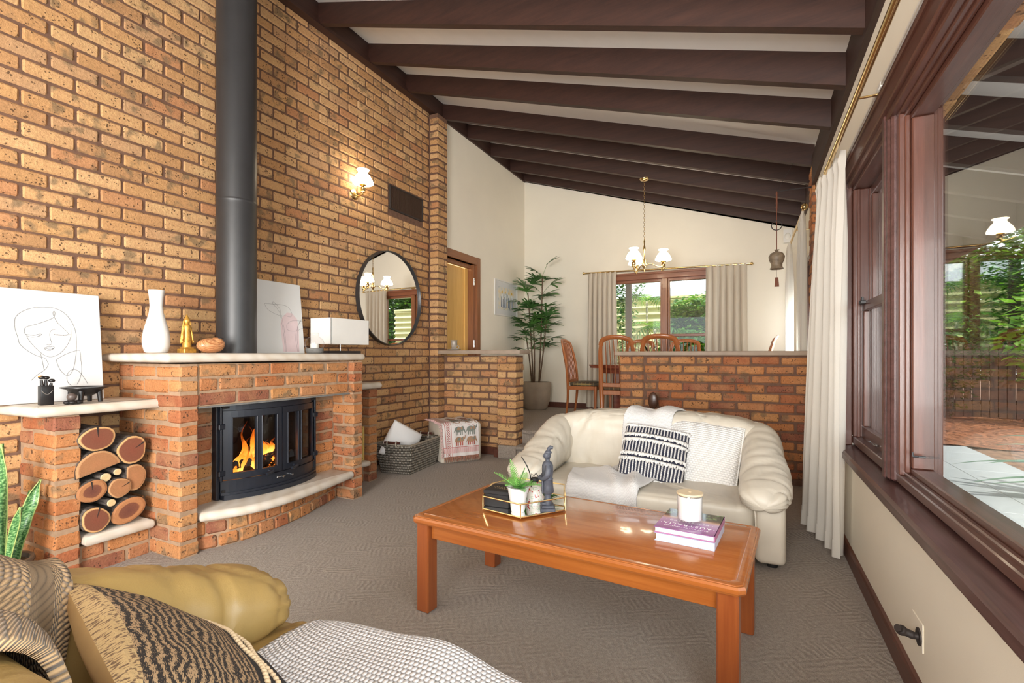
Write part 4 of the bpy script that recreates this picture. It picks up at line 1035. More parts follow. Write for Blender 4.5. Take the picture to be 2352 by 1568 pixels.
def spow(a, e): return math.copysign(abs(a) ** e, a)
def sq_pillow(m, c, h, e1=.5, e2=.5, nu=56, nv=34, wr=None, mi=0):
    """superquadric cushion, e small = boxy; wr(p, n) gives extra outward displacement"""
    def fn(u, v):
        a = 2 * PI * u; b_ = PI * (v - .5)
        n_ = Vector((spow(math.cos(b_), e1) * spow(math.cos(a), e2), spow(math.cos(b_), e1) * spow(math.sin(a), e2), spow(math.sin(b_), e1)))
        p = Vector((c[0] + h[0] * n_.x, c[1] + h[1] * n_.y, c[2] + h[2] * n_.z))
        if wr:
            q = Vector((n_.x / h[0], n_.y / h[1], n_.z / h[2])); q.normalize(); p += q * wr(p, q)
        return p
    m.grid(fn, nu, nv, mi)
def make_sofa(name, label, loc, rotz, mat, sd, ash=0, aw=1.0):
    t = thing(name, label, 'sofa', loc, rotz)
    allm = []
    def W(p, q, a=.012, f=6, st=(1, 1, 1)):
        s = Vector((p.x * st[0], p.y * st[1], p.z * st[2])) * f + Vector((sd, 0, 0))
        r_ = abs(noise.noise(s)); r2 = abs(noise.noise(s * 2.3))
        return -a * (max(0, .16 - r_) * 4.2 + .5 * max(0, .12 - r2)) + a * .5 * noise.noise(s * .5)
    m = MB(); m.bbox(-.66, .66, .03, .90, .04, .24, .03, 0, 3); m.build('base', mat, t, smooth=40); allm.append(m)
    for s in (-1, 1):
        m = MB(); x0, x1 = sorted((s * .655, s * .80)); m.bbox(x0, x1, .0, .92, .045, .43, .028, 0, 3); m.build('arm_panel', mat, t, smooth=40); allm.append(m)
    m = MB(); m.bbox(-.78, .78, .80, .93, .05, .62, .03, 0, 3); m.build('back_panel', mat, t, smooth=40); allm.append(m)
    for s in (-1, 1):
        for y in (.12, .80):
            m = MB(); m.cyl((s * .74, y, 0), (s * .74, y, .05), .028, .03, 14); m.build('foot', M['blackmatte'], t, smooth=40)
    # seat
    m = MB()
    sq_pillow(m, (0, .36, .27), (.665, .385, .095), .32, .22, 96, 36, lambda p, q: W(p, q, .014, 4, (2.2, .5, .6)) - .010 * math.exp(-(p.x / .02) ** 2) * 0)
    m.build('seat_cushion', mat, t, smooth=True, merge=.0005); allm.append(m)
    m = MB()
    if not ash: m.tube(smooth_path([(-.655, -.012, .20), (-.655, -.025, .30), (-.645, .05, .362), (-.64, .4, .37)]), .005, 6), m.tube(smooth_path([(.655, -.012, .20), (.655, -.025, .30), (.645, .05, .362), (.64, .4, .37)]), .005, 6), m.build('piping', mat, t, smooth=True)
    # back cushion with vertical gathers
    m = MB()
    def wb(p, q):
        g_ = 0
        for (cx, wd, am, sl) in ((-.44, .018, .030, .25), (-.33, .014, .022, .12), (-.20, .012, .018, -.1), (-.02, .014, .028, .02), (.10, .012, .016, -.08), (.26, .016, .024, -.16), (.42, .018, .028, -.3), (.54, .015, .02, -.4), (-.55, .015, .02, .4)):
            x_ = p.x - cx - sl * (p.z - .55) - .02 * math.sin(p.z * 18 + cx * 9)
            g_ -= am * math.exp(-(x_ / wd) ** 2) * (.55 + .45 * math.sin(p.z * 9 + cx * 20))
        return g_ + W(p, q, .012, 3.5, (2.2, 1, .35))
    sq_pillow(m, (0, .715, .525), (.785, .165, .245), .60, .34, 130, 48, wb)
    m.build('back_cushion', mat, t, smooth=True, merge=.0005); allm.append(m)
    for s in (-1, 1):
        path = [(.695, -.04, .405, .125, .065), (.70, .03, .415, .135, .082), (.705, .15, .435, .135, .10), (.705, .30, .465, .13, .125), (.70, .46, .50, .125, .155), (.69, .62, .53, .125, .18), (.64, .76, .54, .13, .18)]
        P = smooth_path([(s * a[0], a[1] + ash * max(0, 1 - i_ / 3), a[2]) for i_, a in enumerate(path)], 8); R1 = smooth_path([(a[3] * aw, a[4] * (1 + (aw - 1) * .5), 0) for a in path], 8)
        n = 44; vs = []; uvn = len(P)
        for i, p in enumerate(P):
            tg = (P[min(i + 1, uvn - 1)] - P[max(i - 1, 0)]).normalized(); side = tg.cross(Vector((0, 0, 1))).normalized(); up = side.cross(tg)
            for k in range(n):
                a = 2 * PI * k / n; cx, cz = spow(math.cos(a), .8), spow(math.sin(a), .85)
                q = side * cx + up * cz; ee = 1.0
                pp = p + side * cx * R1[i].x + up * cz * R1[i].y
                fr = max(0, 1 - i / 10)
                pl_ = 0
                for ck in range(9):
                    aa = ck * 2 * PI / 9 + .4 * math.sin(ck * 5 + sd); da = (a - aa + PI) % (2 * PI) - PI
                    pl_ -= .016 * math.exp(-(da / .10) ** 2) * fr
                for ck in (12, 20, 27, 35, 44):
                    di = i - ck - 3 * math.sin(a * 1.3 + ck); pl_ -= .014 * math.exp(-(di / .9) ** 2) * max(0, math.sin(a * .5 + ck * .3))
                vs.append(pp + q * (pl_ + W(pp, q, .014, 5, (.7, 2.2, .7))))
        fs = [(i * n + k, i * n + (k + 1) % n, (i + 1) * n + (k + 1) % n, (i + 1) * n + k) for i in range(uvn - 1) for k in range(n)]
        b0 = len(vs); cap = []
        # puffed front end
        for j in range(1, 7):
            f = math.cos(j / 6 * PI / 2); o_ = .055 * math.sin(j / 6 * PI / 2)
            for k in range(n):
                base = vs[k]; cc = P[0]; v_ = cc + (base - cc) * max(f, .01) + Vector((0, -o_, -.006 * j)); vs.append(v_)
        for j in range(6):
            A = (b0 + (j - 1) * n) if j else 0; Bq = b0 + j * n
            fs += [(A + (k + 1) % n, A + k, Bq + k, Bq + (k + 1) % n) for k in range(n)]
        m = MB(); m.add(vs, fs); m.build('arm_cushion', mat, t, smooth=True); allm.append(m)
    # BVH for draping
    from mathutils.bvhtree import BVHTree
    V, F = [], []
    for q in allm:
        b = len(V); V += q.v; F += [tuple(b + i for i in f) for f in q.f]
    return t, BVHTree.FromPolygons([Vector(v) for v in V], F)
SX, SYF = -.635, 2.955
sofa1, bvh1 = make_sofa('sofa', 'cream leather two seat sofa in front of the low brick wall', (SX, SYF, 0), 0, M['cream_leather'], 0)
sofa2, bvh2 = make_sofa('sofa', 'tan leather sofa in the foreground holding the patterned tan cushion', (-.66, 1.06, 0), PI, M['tan_leather'], 5, .085, 1.22)

def drape(bvh, outline_fn, nu, nv, D, off=.012, fold=None, thick=None):
    """outline_fn(u,v) -> start point; cast along D; returns surface points lifted off the hit"""
    D = Vector(D).normalized(); G = []
    for i in range(nu + 1):
        row_ = []
        for j in range(nv + 1):
            u, v = i / nu, j / nv; s = Vector(outline_fn(u, v)); hit = bvh.ray_cast(s, D)
            p = hit[0] if hit[0] is not None else None; row_.append(p)
        G.append(row_)
    # fill misses
    for i in range(nu + 1):
        for j in range(nv + 1):
            if G[i][j] is None:
                for dj in range(1, nv):
                    if j - dj >= 0 and G[i][j - dj] is not None: G[i][j] = G[i][j - dj] + Vector((0, 0, -.02 * dj)); break
                    if j + dj <= nv and G[i][j + dj] is not None: G[i][j] = G[i][j + dj] + Vector((0, 0, -.02 * dj)); break
    good = [(i, j) for i in range(nu + 1) for j in range(nv + 1) if G[i][j] is not None]
    for i in range(nu + 1):
        for j in range(nv + 1):
            if G[i][j] is None:
                a, b = min(good, key=lambda q: (q[0] - i) ** 2 + (q[1] - j) ** 2); G[i][j] = G[a][b] + Vector((.012 * (a - i) * (1 if outline_fn(1, 0)[0] < outline_fn(0, 0)[0] else -1), 0, -.012 * math.hypot(a - i, b - j)))
    for _ in range(3):
        G2 = [r_[:] for r_ in G]
        for i in range(nu + 1):
            for j in range(nv + 1):
                nb = [G[a][b] for a, b in ((i - 1, j), (i + 1, j), (i, j - 1), (i, j + 1)) if 0 <= a <= nu and 0 <= b <= nv and G[a][b]]
                if G[i][j] is not None and nb: G2[i][j] = G[i][j] * .5 + sum(nb, Vector()) / len(nb) * .5
        G = G2
    for i in range(nu + 1):
        for j in range(nv + 1):
            f = fold(i / nu, j / nv) if fold else 0
            G[i][j] = G[i][j] - D * (off + f)
    return G
def grid_obj(G, name, mat, parent, thick=.008, su=1, sv=1):
    nu, nv = len(G) - 1, len(G[0]) - 1; m = MB()
    m.grid(lambda u, v: G[round(u * nu)][round(v * nv)], nu, nv)
    o = m.build(name, mat, parent, smooth=True, fixn=False)
    UV = {}
    for j in range(nv + 1):
        s_ = 0
        for i in range(nu + 1):
            if i: s_ += (G[i][j] - G[i - 1][j]).length
            UV[i, j] = [s_, 0]
    for i in range(nu + 1):
        s_ = 0
        for j in range(nv + 1):
            if j: s_ += (G[i][j] - G[i][j - 1]).length
            UV[i, j][1] = s_
    ml = [sum(UV[i, j][0] for j in range(nv + 1)) / (nv + 1) for i in range(nu + 1)]
    for i in range(nu + 1):
        for j in range(nv + 1): UV[i, j][0] = .5 * UV[i, j][0] + .5 * ml[i]
    for d_ in o.data.uv_layers[0].data: d_.uv = UV[round(d_.uv[0] * nu), round(d_.uv[1] * nv)]
    s = o.modifiers.new('solid', 'SOLIDIFY'); s.thickness = thick; s.offset = 1
    return o
# knitted throw over the back and seat of the cream sofa
th = thing('knitted_throw', 'cream knitted throw hanging over the cream sofa back behind the striped cushion', 'throw', (SX, SYF, 0))
def o1(u, v):   # u across, v from seat (0) to the back top (1)
    xc = -.13 + .24 * v + .05 * math.sin(v * 5); wd = .17 - .03 * v
    s = .12 + v * .86; return (xc + (u - .5) * 2 * wd, -.6 + s * 1.0 + .35, 1.05 + s * .22)
G = drape(bvh1, lambda u, v: (-.09 + .17 * v + (u - .5) * (.36 - .04 * v), .30 + v * .53, 1.3), 26, 60, (0, .10, -1), .010, lambda u, v: .014 * math.sin(u * 8 + 3 * v) * (.4 + v) + .004 * math.sin(u * 17 + 5 * v))
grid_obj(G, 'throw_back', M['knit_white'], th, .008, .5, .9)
def seatq(u, v):
    a = Vector((-.34, .06, 1.2)).lerp(Vector((-.02, .0, 1.2)), u); b = Vector((-.34, .30, 1.2)).lerp(Vector((.08, .34, 1.2)), u)
    p = a.lerp(b, v); return p
G = drape(bvh1, lambda u, v: Vector((-.42, -.005, 1.2)).lerp(Vector((.03, .0, 1.2)), u).lerp(Vector((-.50, .33, 1.2)).lerp(Vector((.12, .40, 1.2)), u), v) , 40, 36, (0, 0, -1), .012, lambda u, v: .012 * max(0, math.sin(u * 9 + v * 5)) + .035 * math.exp(-((u - .93 + .25 * v) / .07) ** 2) + .02 * math.exp(-((u - .70 + .3 * v) / .05) ** 2))
for i in range(len(G)):
    e = G[i][0]; G[i] = [e + Vector((0, -.030 - .004 * math.sin(i * .5), -.05 * k)) for k in (3, 2, 1)] + [e + Vector((0, -.018, -.015))] + G[i]
grid_obj(G, 'throw_seat', M['knit_white'], th, .010, .8, .65)

def cushion_shape(m, w_, h_, t_, nu=40, nv=40, seed=0, mi=0, sharp=.42):
    """square scatter cushion lying in the XZ plane, centre at origin, facing -Y"""
    def half(s):
        def fn(u, v):
            a, b = 2 * u - 1, 2 * v - 1
            k = max(0, (1 - a * a)) ** sharp * max(0, (1 - b * b)) ** sharp
            pin = 1 - .07 * (1 - abs(a)) * 0 - .06 * (b * b) * (1 - a * a); pin2 = 1 - .06 * (a * a) * (1 - b * b)
            wn = .05 * nz((a * 2.2 + seed, b * 2.2, s)) * k
            return (a * w_ / 2 * (pin if abs(a) > 0 else 1), s * t_ / 2 * (k + wn), b * h_ / 2 * pin2)
        return fn
    m.grid(half(-1), nu, nv, mi); m.grid(lambda u, v: half(1)(1 - u, v), nu, nv, mi)
def rotated(o, loc, rx=0, ry=0, rz=0):
    o.location = loc; o.rotation_euler = (rx, ry, rz)
# striped cushion
def stripe_mat():
    m, nt, b = new_mat('striped_weave'); uv = coords(nt, 'uv'); sp = nt.nodes.new('ShaderNodeSeparateXYZ'); L(nt, uv, sp.inputs[0]); x, y = sp.outputs[0], sp.outputs[1]
    line = math_(nt, 'LESS_THAN', math_(nt, 'ABSOLUTE', math_(nt, 'SUBTRACT', math_(nt, 'FRACT', math_(nt, 'MULTIPLY', x, 20)), .5)), .22)
    dash = math_(nt, 'GREATER_THAN', math_(nt, 'FRACT', math_(nt, 'MULTIPLY', y, 60)), .28)
    def band(a, b_): return math_(nt, 'MULTIPLY', math_(nt, 'GREATER_THAN', y, a), math_(nt, 'LESS_THAN', y, b_))
    bands = math_(nt, 'ADD', math_(nt, 'ADD', band(.05, .305), band(.445, .665)), band(.815, .97))
    mk = math_(nt, 'MULTIPLY', math_(nt, 'MULTIPLY', line, dash), bands)
    c = mixc(nt, mk, (.022, .024, .045), (.80, .78, .74)); L(nt, c, b.inputs['Base Color']); b.inputs['Roughness'].default_value = .9
    bump(nt, b, mk, .4, .003); return m
M['stripe'] = stripe_mat()
M['fringe'] = plain('fringe_white', (.80, .78, .75), .95, var=.06, nscale=90, bmp=.5, bscale=200)
c1 = thing('scatter_cushion', 'black and white striped cushion with fringed rows, on the cream sofa', 'cushion', (-.585, 3.335, .508))
m = MB(); cushion_shape(m, .385, .37, .15, seed=2); m.build('cushion_cover', M['stripe'], c1, smooth=True, fixn=False, merge=.0003); c1.scale = (1.08, 1, 1.03)
rr = random.Random(3)
for v0 in (.985, .795, .70, .435, .34, .03):
    m = MB()
    n_ = 70
    for i in range(n_):
        u = (i + .5) / n_; a, b = 2 * u - 1, 2 * v0 - 1
        k = max(0, (1 - a * a)) ** .42 * max(0, (1 - b * b)) ** .42
        p = Vector((a * .385 / 2 * (1 - .06 * b * b * (1 - a * a)), -.075 * k - .002, b * .37 / 2 * (1 - .06 * a * a * (1 - b * b))))
        dn = rr.uniform(.016, .028); 
        m.tube([p, p + Vector((rr.uniform(-.006, .006), -.007, -dn * .3)), p + Vector((rr.uniform(-.008, .008), -.010, -dn))], [.0055, .0065, .003], 5)
    m.build('fringe', M['fringe'], c1, smooth=True)
c1.rotation_euler = (math.radians(-30), math.radians(7), math.radians(4))
c2 = thing('scatter_cushion', 'white bobble knit cushion leaning behind the striped cushion', 'cushion', (-.300, 3.455, .515))
m = MB(); cushion_shape(m, .47, .43, .16, seed=7); m.build('cushion_cover', M['bobble'], c2, smooth=True, fixn=False, merge=.0003)
m = MB(); P = []
for (a, b) in [(-1 + 2 * i / 40, 1) for i in range(40)] + [(1, 1 - 2 * i / 40) for i in range(40)] + [(1 - 2 * i / 40, -1) for i in range(40)] + [(-1, -1 + 2 * i / 40) for i in range(40)]:
    P.append((a * .235 * (1 - .06 * b * b * (1 - a * a)), 0, b * .215 * (1 - .06 * a * a * (1 - b * b))))
for p in P: m.ell(p, (.008, .007, .008), 7, 5)
m.build('bobble_edge', M['fringe'], c2, smooth=True)
c2.rotation_euler = (math.radians(-26), math.radians(5), math.radians(-6))
# brown oval handle behind the sofa
ov = thing('walking_stick', 'brown oval wooden finial standing between the sofa and the low wall', 'ornament', (-.83, 4.72, .0))
m = MB(); m.cyl((0, 0, 0), (0, 0, .68), .012, .012, 10); m.build('shaft', M['mdf'], ov, smooth=40)
m = MB(); m.ell((0, 0, .74), (.046, .02, .082), 20, 14); m.build('finial', wood('dark_wood', (.05, .02, .012), (.09, .04, .022), .3, 2), ov, smooth=True)

# throw and cushion on the tan sofa
sofa2.scale = (1, 1.32, 1.06)
t2 = thing('knitted_throw', 'white waffle knit throw spread over the seat of the tan sofa', 'throw', (-.66, 1.06, 0), PI); t2.scale = (1, 1.32, 1.06)
def seat2(u, v):
    a = Vector((-.70, .46, 1.2)); 
    x = .50 - u * 1.10; y = -.02 + v * .44 + .01 * math.sin(u * 4)
    x -= v * .02
    return (x, y, 1.2)
G = drape(bvh2, seat2, 60, 44, (0, 0, -1), .012, lambda u, v: .010 * math.sin(u * 7 + v * 3) + .018 * max(0, math.sin(u * 3.1 + .4)) + .03 * math.exp(-((u - .42) / .12) ** 2) * (1 - v))
for i in range(61):   # hang over the front edge
    e = G[i][0]; G[i] = [e + Vector((0, -.030 - .004 * math.sin(i * .5), -.06 * k)) for k in (3, 2, 1)] + [e + Vector((0, -.018, -.02))] + G[i]
grid_obj(G, 'throw_sheet', M['knit_seat'], t2, .010, 1.15, .75)
def pattern_mat():
    m, nt, b = new_mat('tribal_weave'); uv = coords(nt, 'uv'); sp = nt.nodes.new('ShaderNodeSeparateXYZ'); L(nt, uv, sp.inputs[0]); x, y = sp.outputs[0], sp.outputs[1]
    wob = math_(nt, 'MULTIPLY', noise_n(nt, coords(nt, 'uv', (3, 4, 1)), 2.0, 3), .12)
    xx = math_(nt, 'ADD', x, wob)
    nn = noise_n(nt, coords(nt, 'uv', (230, 70, 1)), 1.0, 3, .7)
    band = math_(nt, 'SINE', math_(nt, 'MULTIPLY', xx, 190))
    f = math_(nt, 'ADD', math_(nt, 'MULTIPLY', nn, 1.0), math_(nt, 'MULTIPLY', band, .10))
    fine = ramp(nt, f, [(.50, (.03, .022, .018)), (.55, (.50, .32, .17))]).outputs[0]
    c = mixc(nt, math_(nt, 'GREATER_THAN', x, .55), fine, (.028, .022, .02))
    c = mixc(nt, math_(nt, 'LESS_THAN', x, .05), c, mixc(nt, math_(nt, 'GREATER_THAN', noise_n(nt, coords(nt, 'uv', (60, 90, 1)), 1.0, 2), .55), (.62, .42, .20), (.22, .13, .07)))
    L(nt, c, b.inputs['Base Color']); b.inputs['Roughness'].default_value = .95; bump(nt, b, nn, .7, .008); return m
M['pattern'] = pattern_mat(); M['tan_cloth'] = plain('tan_cloth', (.54, .34, .14), .9, var=.06, nscale=12, bmp=.25, bscale=40)
c3 = thing('scatter_cushion', 'tan cushion with a black and brown woven front, on the tan sofa', 'cushion', (-1.01, .61, .525), 0)
def c3half(s, w_=.52, h_=.47, t_=.15):
    def fn(u, v):
        a, b = 2 * u - 1, 2 * v - 1; k = max(0, 1 - a * a) ** .42 * max(0, 1 - b * b) ** .42
        return (a * w_ / 2 * (1 - .06 * b * b * (1 - a * a)), s * t_ / 2 * (k + .10 * nz((a * 2, b * 2, s + 4)) * k), b * h_ / 2 * (1 - .06 * a * a * (1 - b * b)))
    return fn
m = MB(); m.grid(lambda u, v: c3half(-1)(v, 1 - u), 40, 40); m.build('woven_front', M['pattern'], c3, smooth=True, fixn=False)
m = MB(); m.grid(lambda u, v: c3half(1)(1 - u, v), 40, 40); m.build('cushion_back', M['tan_cloth'], c3, smooth=True, fixn=False)
m = MB(); m2 = MB()
for (uc, nb) in ((.60, 40), (.67, 40)):
    for i in range(nb):
        v = .03 + .94 * i / nb; p = Vector(c3half(-1)(v, 1 - uc + .012 * math.sin(v * 16 + uc * 30))); m.ell(p + Vector((0, -.003, 0)), (.0065, .005, .0065), 8, 6)
m.build('bead_braid', plain('cream_braid', (.70, .52, .32), .9, var=.1), c3, smooth=True)
t3 = thing('knitted_throw', 'tan and cream chunky knit throw over the tan sofa back', 'throw', (-.66, 1.06, 0), PI)
G = drape(bvh2, lambda u, v: (.90 - u * .72, .70 - v * .42 + .12 * u, 1.4), 60, 44, (0, .12, -1), .022, lambda u, v: .020 * abs(math.sin(u * 7 + 3 * v)) + .010 * math.sin(v * 9 + u * 7) + .025 * nz((u * 4, v * 4, 2)))
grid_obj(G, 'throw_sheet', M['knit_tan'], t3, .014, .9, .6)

c3.rotation_euler = (math.radians(-46), 0, PI - .26)
t3.scale = (1, 1.32, 1.03)
# ---------------------------------------------------------------- coffee table
ct = thing('coffee_table', 'polished red brown timber coffee table in the middle of the carpet', 'table', (-.682, 2.08, 0), math.radians(-4.6))
TL, TW, TZ = .695, .330, .44
def rrect(hx, hy, ch): return [(-hx + ch, -hy), (hx - ch, -hy), (hx, -hy + ch), (hx, hy - ch), (hx - ch, hy), (-hx + ch, hy), (-hx, hy - ch), (-hx, -hy + ch)]
prof = [(.018, -.040), (.004, -.034), (0, -.026), (.0, -.014), (.005, -.006), (.009, -.0055), (.011, -.003), (.030, 0), (.034, -.0018), (.038, 0)]
m = MB(); vs = []
for (ins, z) in prof:
    for p in rrect(TL - ins, TW - ins, .020): vs.append((p[0], p[1], TZ + z))
fs = [(k * 8 + i, k * 8 + (i + 1) % 8, (k + 1) * 8 + (i + 1) % 8, (k + 1) * 8 + i) for k in range(len(prof) - 1) for i in range(8)]
fs += [tuple(reversed(range(8))), tuple((len(prof) - 1) * 8 + i for i in range(8))]
m.add(vs, fs); m.build('table_top', M['cedar'], ct, smooth=25)
for sx in (-1, 1):
    for sy in (-1, 1):
        m = MB(); x, y = sx * (TL - .055), sy * (TW - .052); m.bbox(x - .034, x + .034, y - .034, y + .034, 0, TZ - .03, .005); m.build('leg', M['cedar_z'], ct)
for sy in (-1, 1):
    m = MB(); y = sy * (TW - .052); m.bbox(-TL + .09, TL - .09, y - .011, y + .011, TZ - .105, TZ - .030, .003); m.build('apron', M['cedar'], ct)
for sx in (-1, 1):
    m = MB(); x = sx * (TL - .055); m.bbox(x - .011, x + .011, -TW + .086, TW - .086, TZ - .105, TZ - .030, .003); m.build('apron', M['cedar'], ct)
# ---------------------------------------------------------------- on the tall brick wall
vg = thing('air_vent', 'dark bronze grille set into the tall brick wall', 'vent', (XW, 4.51, 2.90))
m = MB(); m.bbox(-.03, .012, -.30, .30, .118, .134, .003); m.bbox(-.03, .012, -.30, .30, -.134, -.118, .003); m.bbox(-.03, .012, -.30, -.285, -.12, .12, .003); m.bbox(-.03, .012, .285, .30, -.12, .12, .003); m.build('frame', M['mdf'], vg)
m = MB(); m.box(-.045, -.04, -.3, .3, -.13, .13); m.build('backing', M['soot'], vg)
bronze = plain('bronze_louvre', (.085, .05, .035), .45, .3)
vsl = MB().box(-.002, .006, -.0035, .0035, -.119, .119).mesh('slat', bronze); hsl = MB().box(-.018, .0, -.286, .286, -.0015, .0015).mesh('slat', bronze)
for i in range(34):
    o = bpy.data.objects.new('slat', vsl); C.objects.link(o); o.parent = vg; o.location = (0, -.28 + i * .56 / 33, 0)
for i in range(14):
    o = bpy.data.objects.new('slat', hsl); C.objects.link(o); o.parent = vg; o.location = (0, 0, -.112 + i * .224 / 13); o.rotation_euler = (0, math.radians(-28), 0)
mi = thing('wall_mirror', 'round wall mirror in a thin dark frame on the tall brick wall', 'mirror', (XW + .02, 4.205, 1.785))
m = MB(); m.add(*(lambda n, r: ([(.012, 0, 0)] + [(.012, r * math.cos(2 * PI * i / n), r * math.sin(2 * PI * i / n)) for i in range(n)], [(0, 1 + i, 1 + (i + 1) % n) for i in range(n)]))(96, .500)); m.build('mirror_glass', M['mirror'], mi)
m = MB(); n = 96; vs = []
for (r, x) in ((.500, .013), (.502, .035), (.510, .035), (.512, -.012), (.500, -.012)):
    for i in range(n): vs.append((x, r * math.cos(2 * PI * i / n), r * math.sin(2 * PI * i / n)))
m.add(vs, [(k * n + i, k * n + (i + 1) % n, (k + 1) * n + (i + 1) % n, (k + 1) * n + i) for k in range(4) for i in range(n)]); m.build('frame', M['blackmetal'], mi, smooth=30)
def shade_prof(s=1.0): return [(.052 * s, .118 * s), (.050 * s, .112 * s), (.038 * s, .104 * s), (.036 * s, .098 * s), (.042 * s, .085 * s), (.062 * s, .060 * s), (.080 * s, .030 * s), (.088 * s, .008 * s), (.086 * s, 0), (.074 * s, -.004 * s), (.050 * s, -.010 * s)]
def lampcup(m, p, s=1.0):
    m.lathe([(.0, -.11 * s), (.006 * s, -.10 * s), (.004 * s, -.095 * s), (.010 * s, -.085 * s), (.010 * s, -.08 * s), (.024 * s, -.078 * s), (.026 * s, -.074 * s), (.024 * s, -.07 * s), (.024 * s, -.034 * s), (.027 * s, -.030 * s), (.018 * s, -.022 * s), (.014 * s, -.012 * s), (.034 * s, -.006 * s), (.034 * s, -.001)], 18, p)
sn = thing('wall_sconce', 'lit brass wall lamp with a white glass shade on the tall brick wall', 'wall lamp', (XW, 3.69, 2.80))
m = MB(); m.lathe([(.0, .02), (.02, .018), (.05, .008), (.055, 0)], 24); 
for i, v in enumerate(m.v): m.v[i] = (v[2], v[0], v[1] - .03)
m.tube(smooth_path([(.01, 0, -.03), (.05, 0, -.055), (.09, 0, -.05), (.11, 0, -.02)]), .006, 8); lampcup(m, (.11, 0, .05)); m.build('bracket', M['brass'], sn, smooth=50)
m = MB(); m.lathe(shade_prof(1.15), 28, (.11, 0, .06)); m.build('lamp_shade', M['opal'], sn, smooth=True)
def point(name, loc, e, col=(1, .78, .48), r=.05):
    d = bpy.data.lights.new(name, 'POINT'); d.energy = e; d.color = col; d.shadow_soft_size = r; o = bpy.data.objects.new(name, d); C.objects.link(o); o.location = loc; return o

# ---------------------------------------------------------------- pendant over the dining table
PX, PY = -1.245, 6.42
pz = zb(PX)
ch = thing('pendant_light', 'brass pendant with three lit glass shades over the dining table', 'chandelier', (PX, PY + .03, 0))
m = MB(); m.lathe([(.06, pz - .002), (.06, pz - .012), (.045, pz - .026), (.012, pz - .034), (.0, pz - .036)], 24); m.build('ceiling_rose', M['brass'], ch, smooth=50)
link = MB(); link.tube([(.009 * math.cos(a), 0, .018 * math.sin(a)) for a in [2 * PI * i / 12 for i in range(12)]], .0022, 5, closed=True); lme = link.mesh('chain_link', M['brass'])
z = pz - .045; k = 0
while z > 2.66:
    o = bpy.data.objects.new('chain_link', lme); C.objects.link(o); o.parent = ch; o.location = (0, 0, z); o.rotation_euler = (0, 0, (k % 2) * PI / 2); z -= .029; k += 1
m = MB(); m.lathe([(.0, 2.68), (.008, 2.66), (.012, 2.64), (.007, 2.60), (.016, 2.56), (.016, 2.53), (.007, 2.50), (.007, 2.42), (.022, 2.40), (.022, 2.36), (.030, 2.35), (.030, 2.32), (.014, 2.30), (.006, 2.27), (.008, 2.26), (.0, 2.24)], 20); m.build('centre_stem', M['brass'], ch, smooth=50)
for ang in (8, 128, 248):
    a = math.radians(ang); d = Vector((math.cos(a), math.sin(a), 0))
    m = MB(); m.tube(smooth_path([d * .02 + Vector((0, 0, 2.335)), d * .08 + Vector((0, 0, 2.35)), d * .15 + Vector((0, 0, 2.315)), d * .215 + Vector((0, 0, 2.30))]), .0065, 8); lampcup(m, tuple(d * .235 + Vector((0, 0, 2.375))), 1.15); am = m.build('arm', M['brass'], ch, smooth=50)
    m = MB(); m.lathe(shade_prof(1.16), 28, tuple(d * .235 + Vector((0, 0, 2.385)))); m.build('lamp_shade', M['opal'], am, smooth=True)

# ---------------------------------------------------------------- art
def poly_ribbon(m, pts, w_, off):
    """thin flat line print in the YZ plane at x=off"""
    P = smooth_path([(0, p[0], p[1]) for p in pts], 5)
    vs = []
    for i, p in enumerate(P):
        t = (P[min(i + 1, len(P) - 1)] - P[max(i - 1, 0)]); t = t.normalized() if t.length > 1e-7 else Vector((0, 1, 0)); n_ = Vector((0, -t.z, t.y)) * w_ / 2
        vs += [(off, (p + n_).y, (p + n_).z), (off, (p - n_).y, (p - n_).z)]
    m.add(vs, [(2 * i, 2 * i + 1, 2 * i + 3, 2 * i + 2) for i in range(len(P) - 1)])
import_cam = None
def canvas_art(name, label, y0, y1, zb_, zt, x_bot, x_top, strokes, blobs, wid=.0016):
    t = thing(name, label, 'canvas art', (x_bot, (y0 + y1) / 2, zb_)); h_ = zt - zb_; tilt = math.atan2(x_top - x_bot, h_)
    W_ = (y1 - y0) / 2; Hh_ = h_ / math.cos(tilt)
    m = MB(); m.bbox(-.022, 0, -W_, W_, 0, Hh_, .003); m.build('canvas_panel', M['canvas'], t)
    for i, (poly, mt_) in enumerate(blobs):
        m = MB(); m.add([(.0012, y - (y0 + y1) / 2, (z - zb_) / math.cos(tilt)) for y, z in poly], [tuple(range(len(poly)))]); m.build('printed_shape', mt_, t)
    m = MB()
    for s in strokes: poly_ribbon(m, [(y - (y0 + y1) / 2, (z - zb_) / math.cos(tilt)) for y, z in s], wid, .0022)
    m.build('line_drawing', M['ink'], t)
    t.rotation_euler = (0, tilt, 0); return t
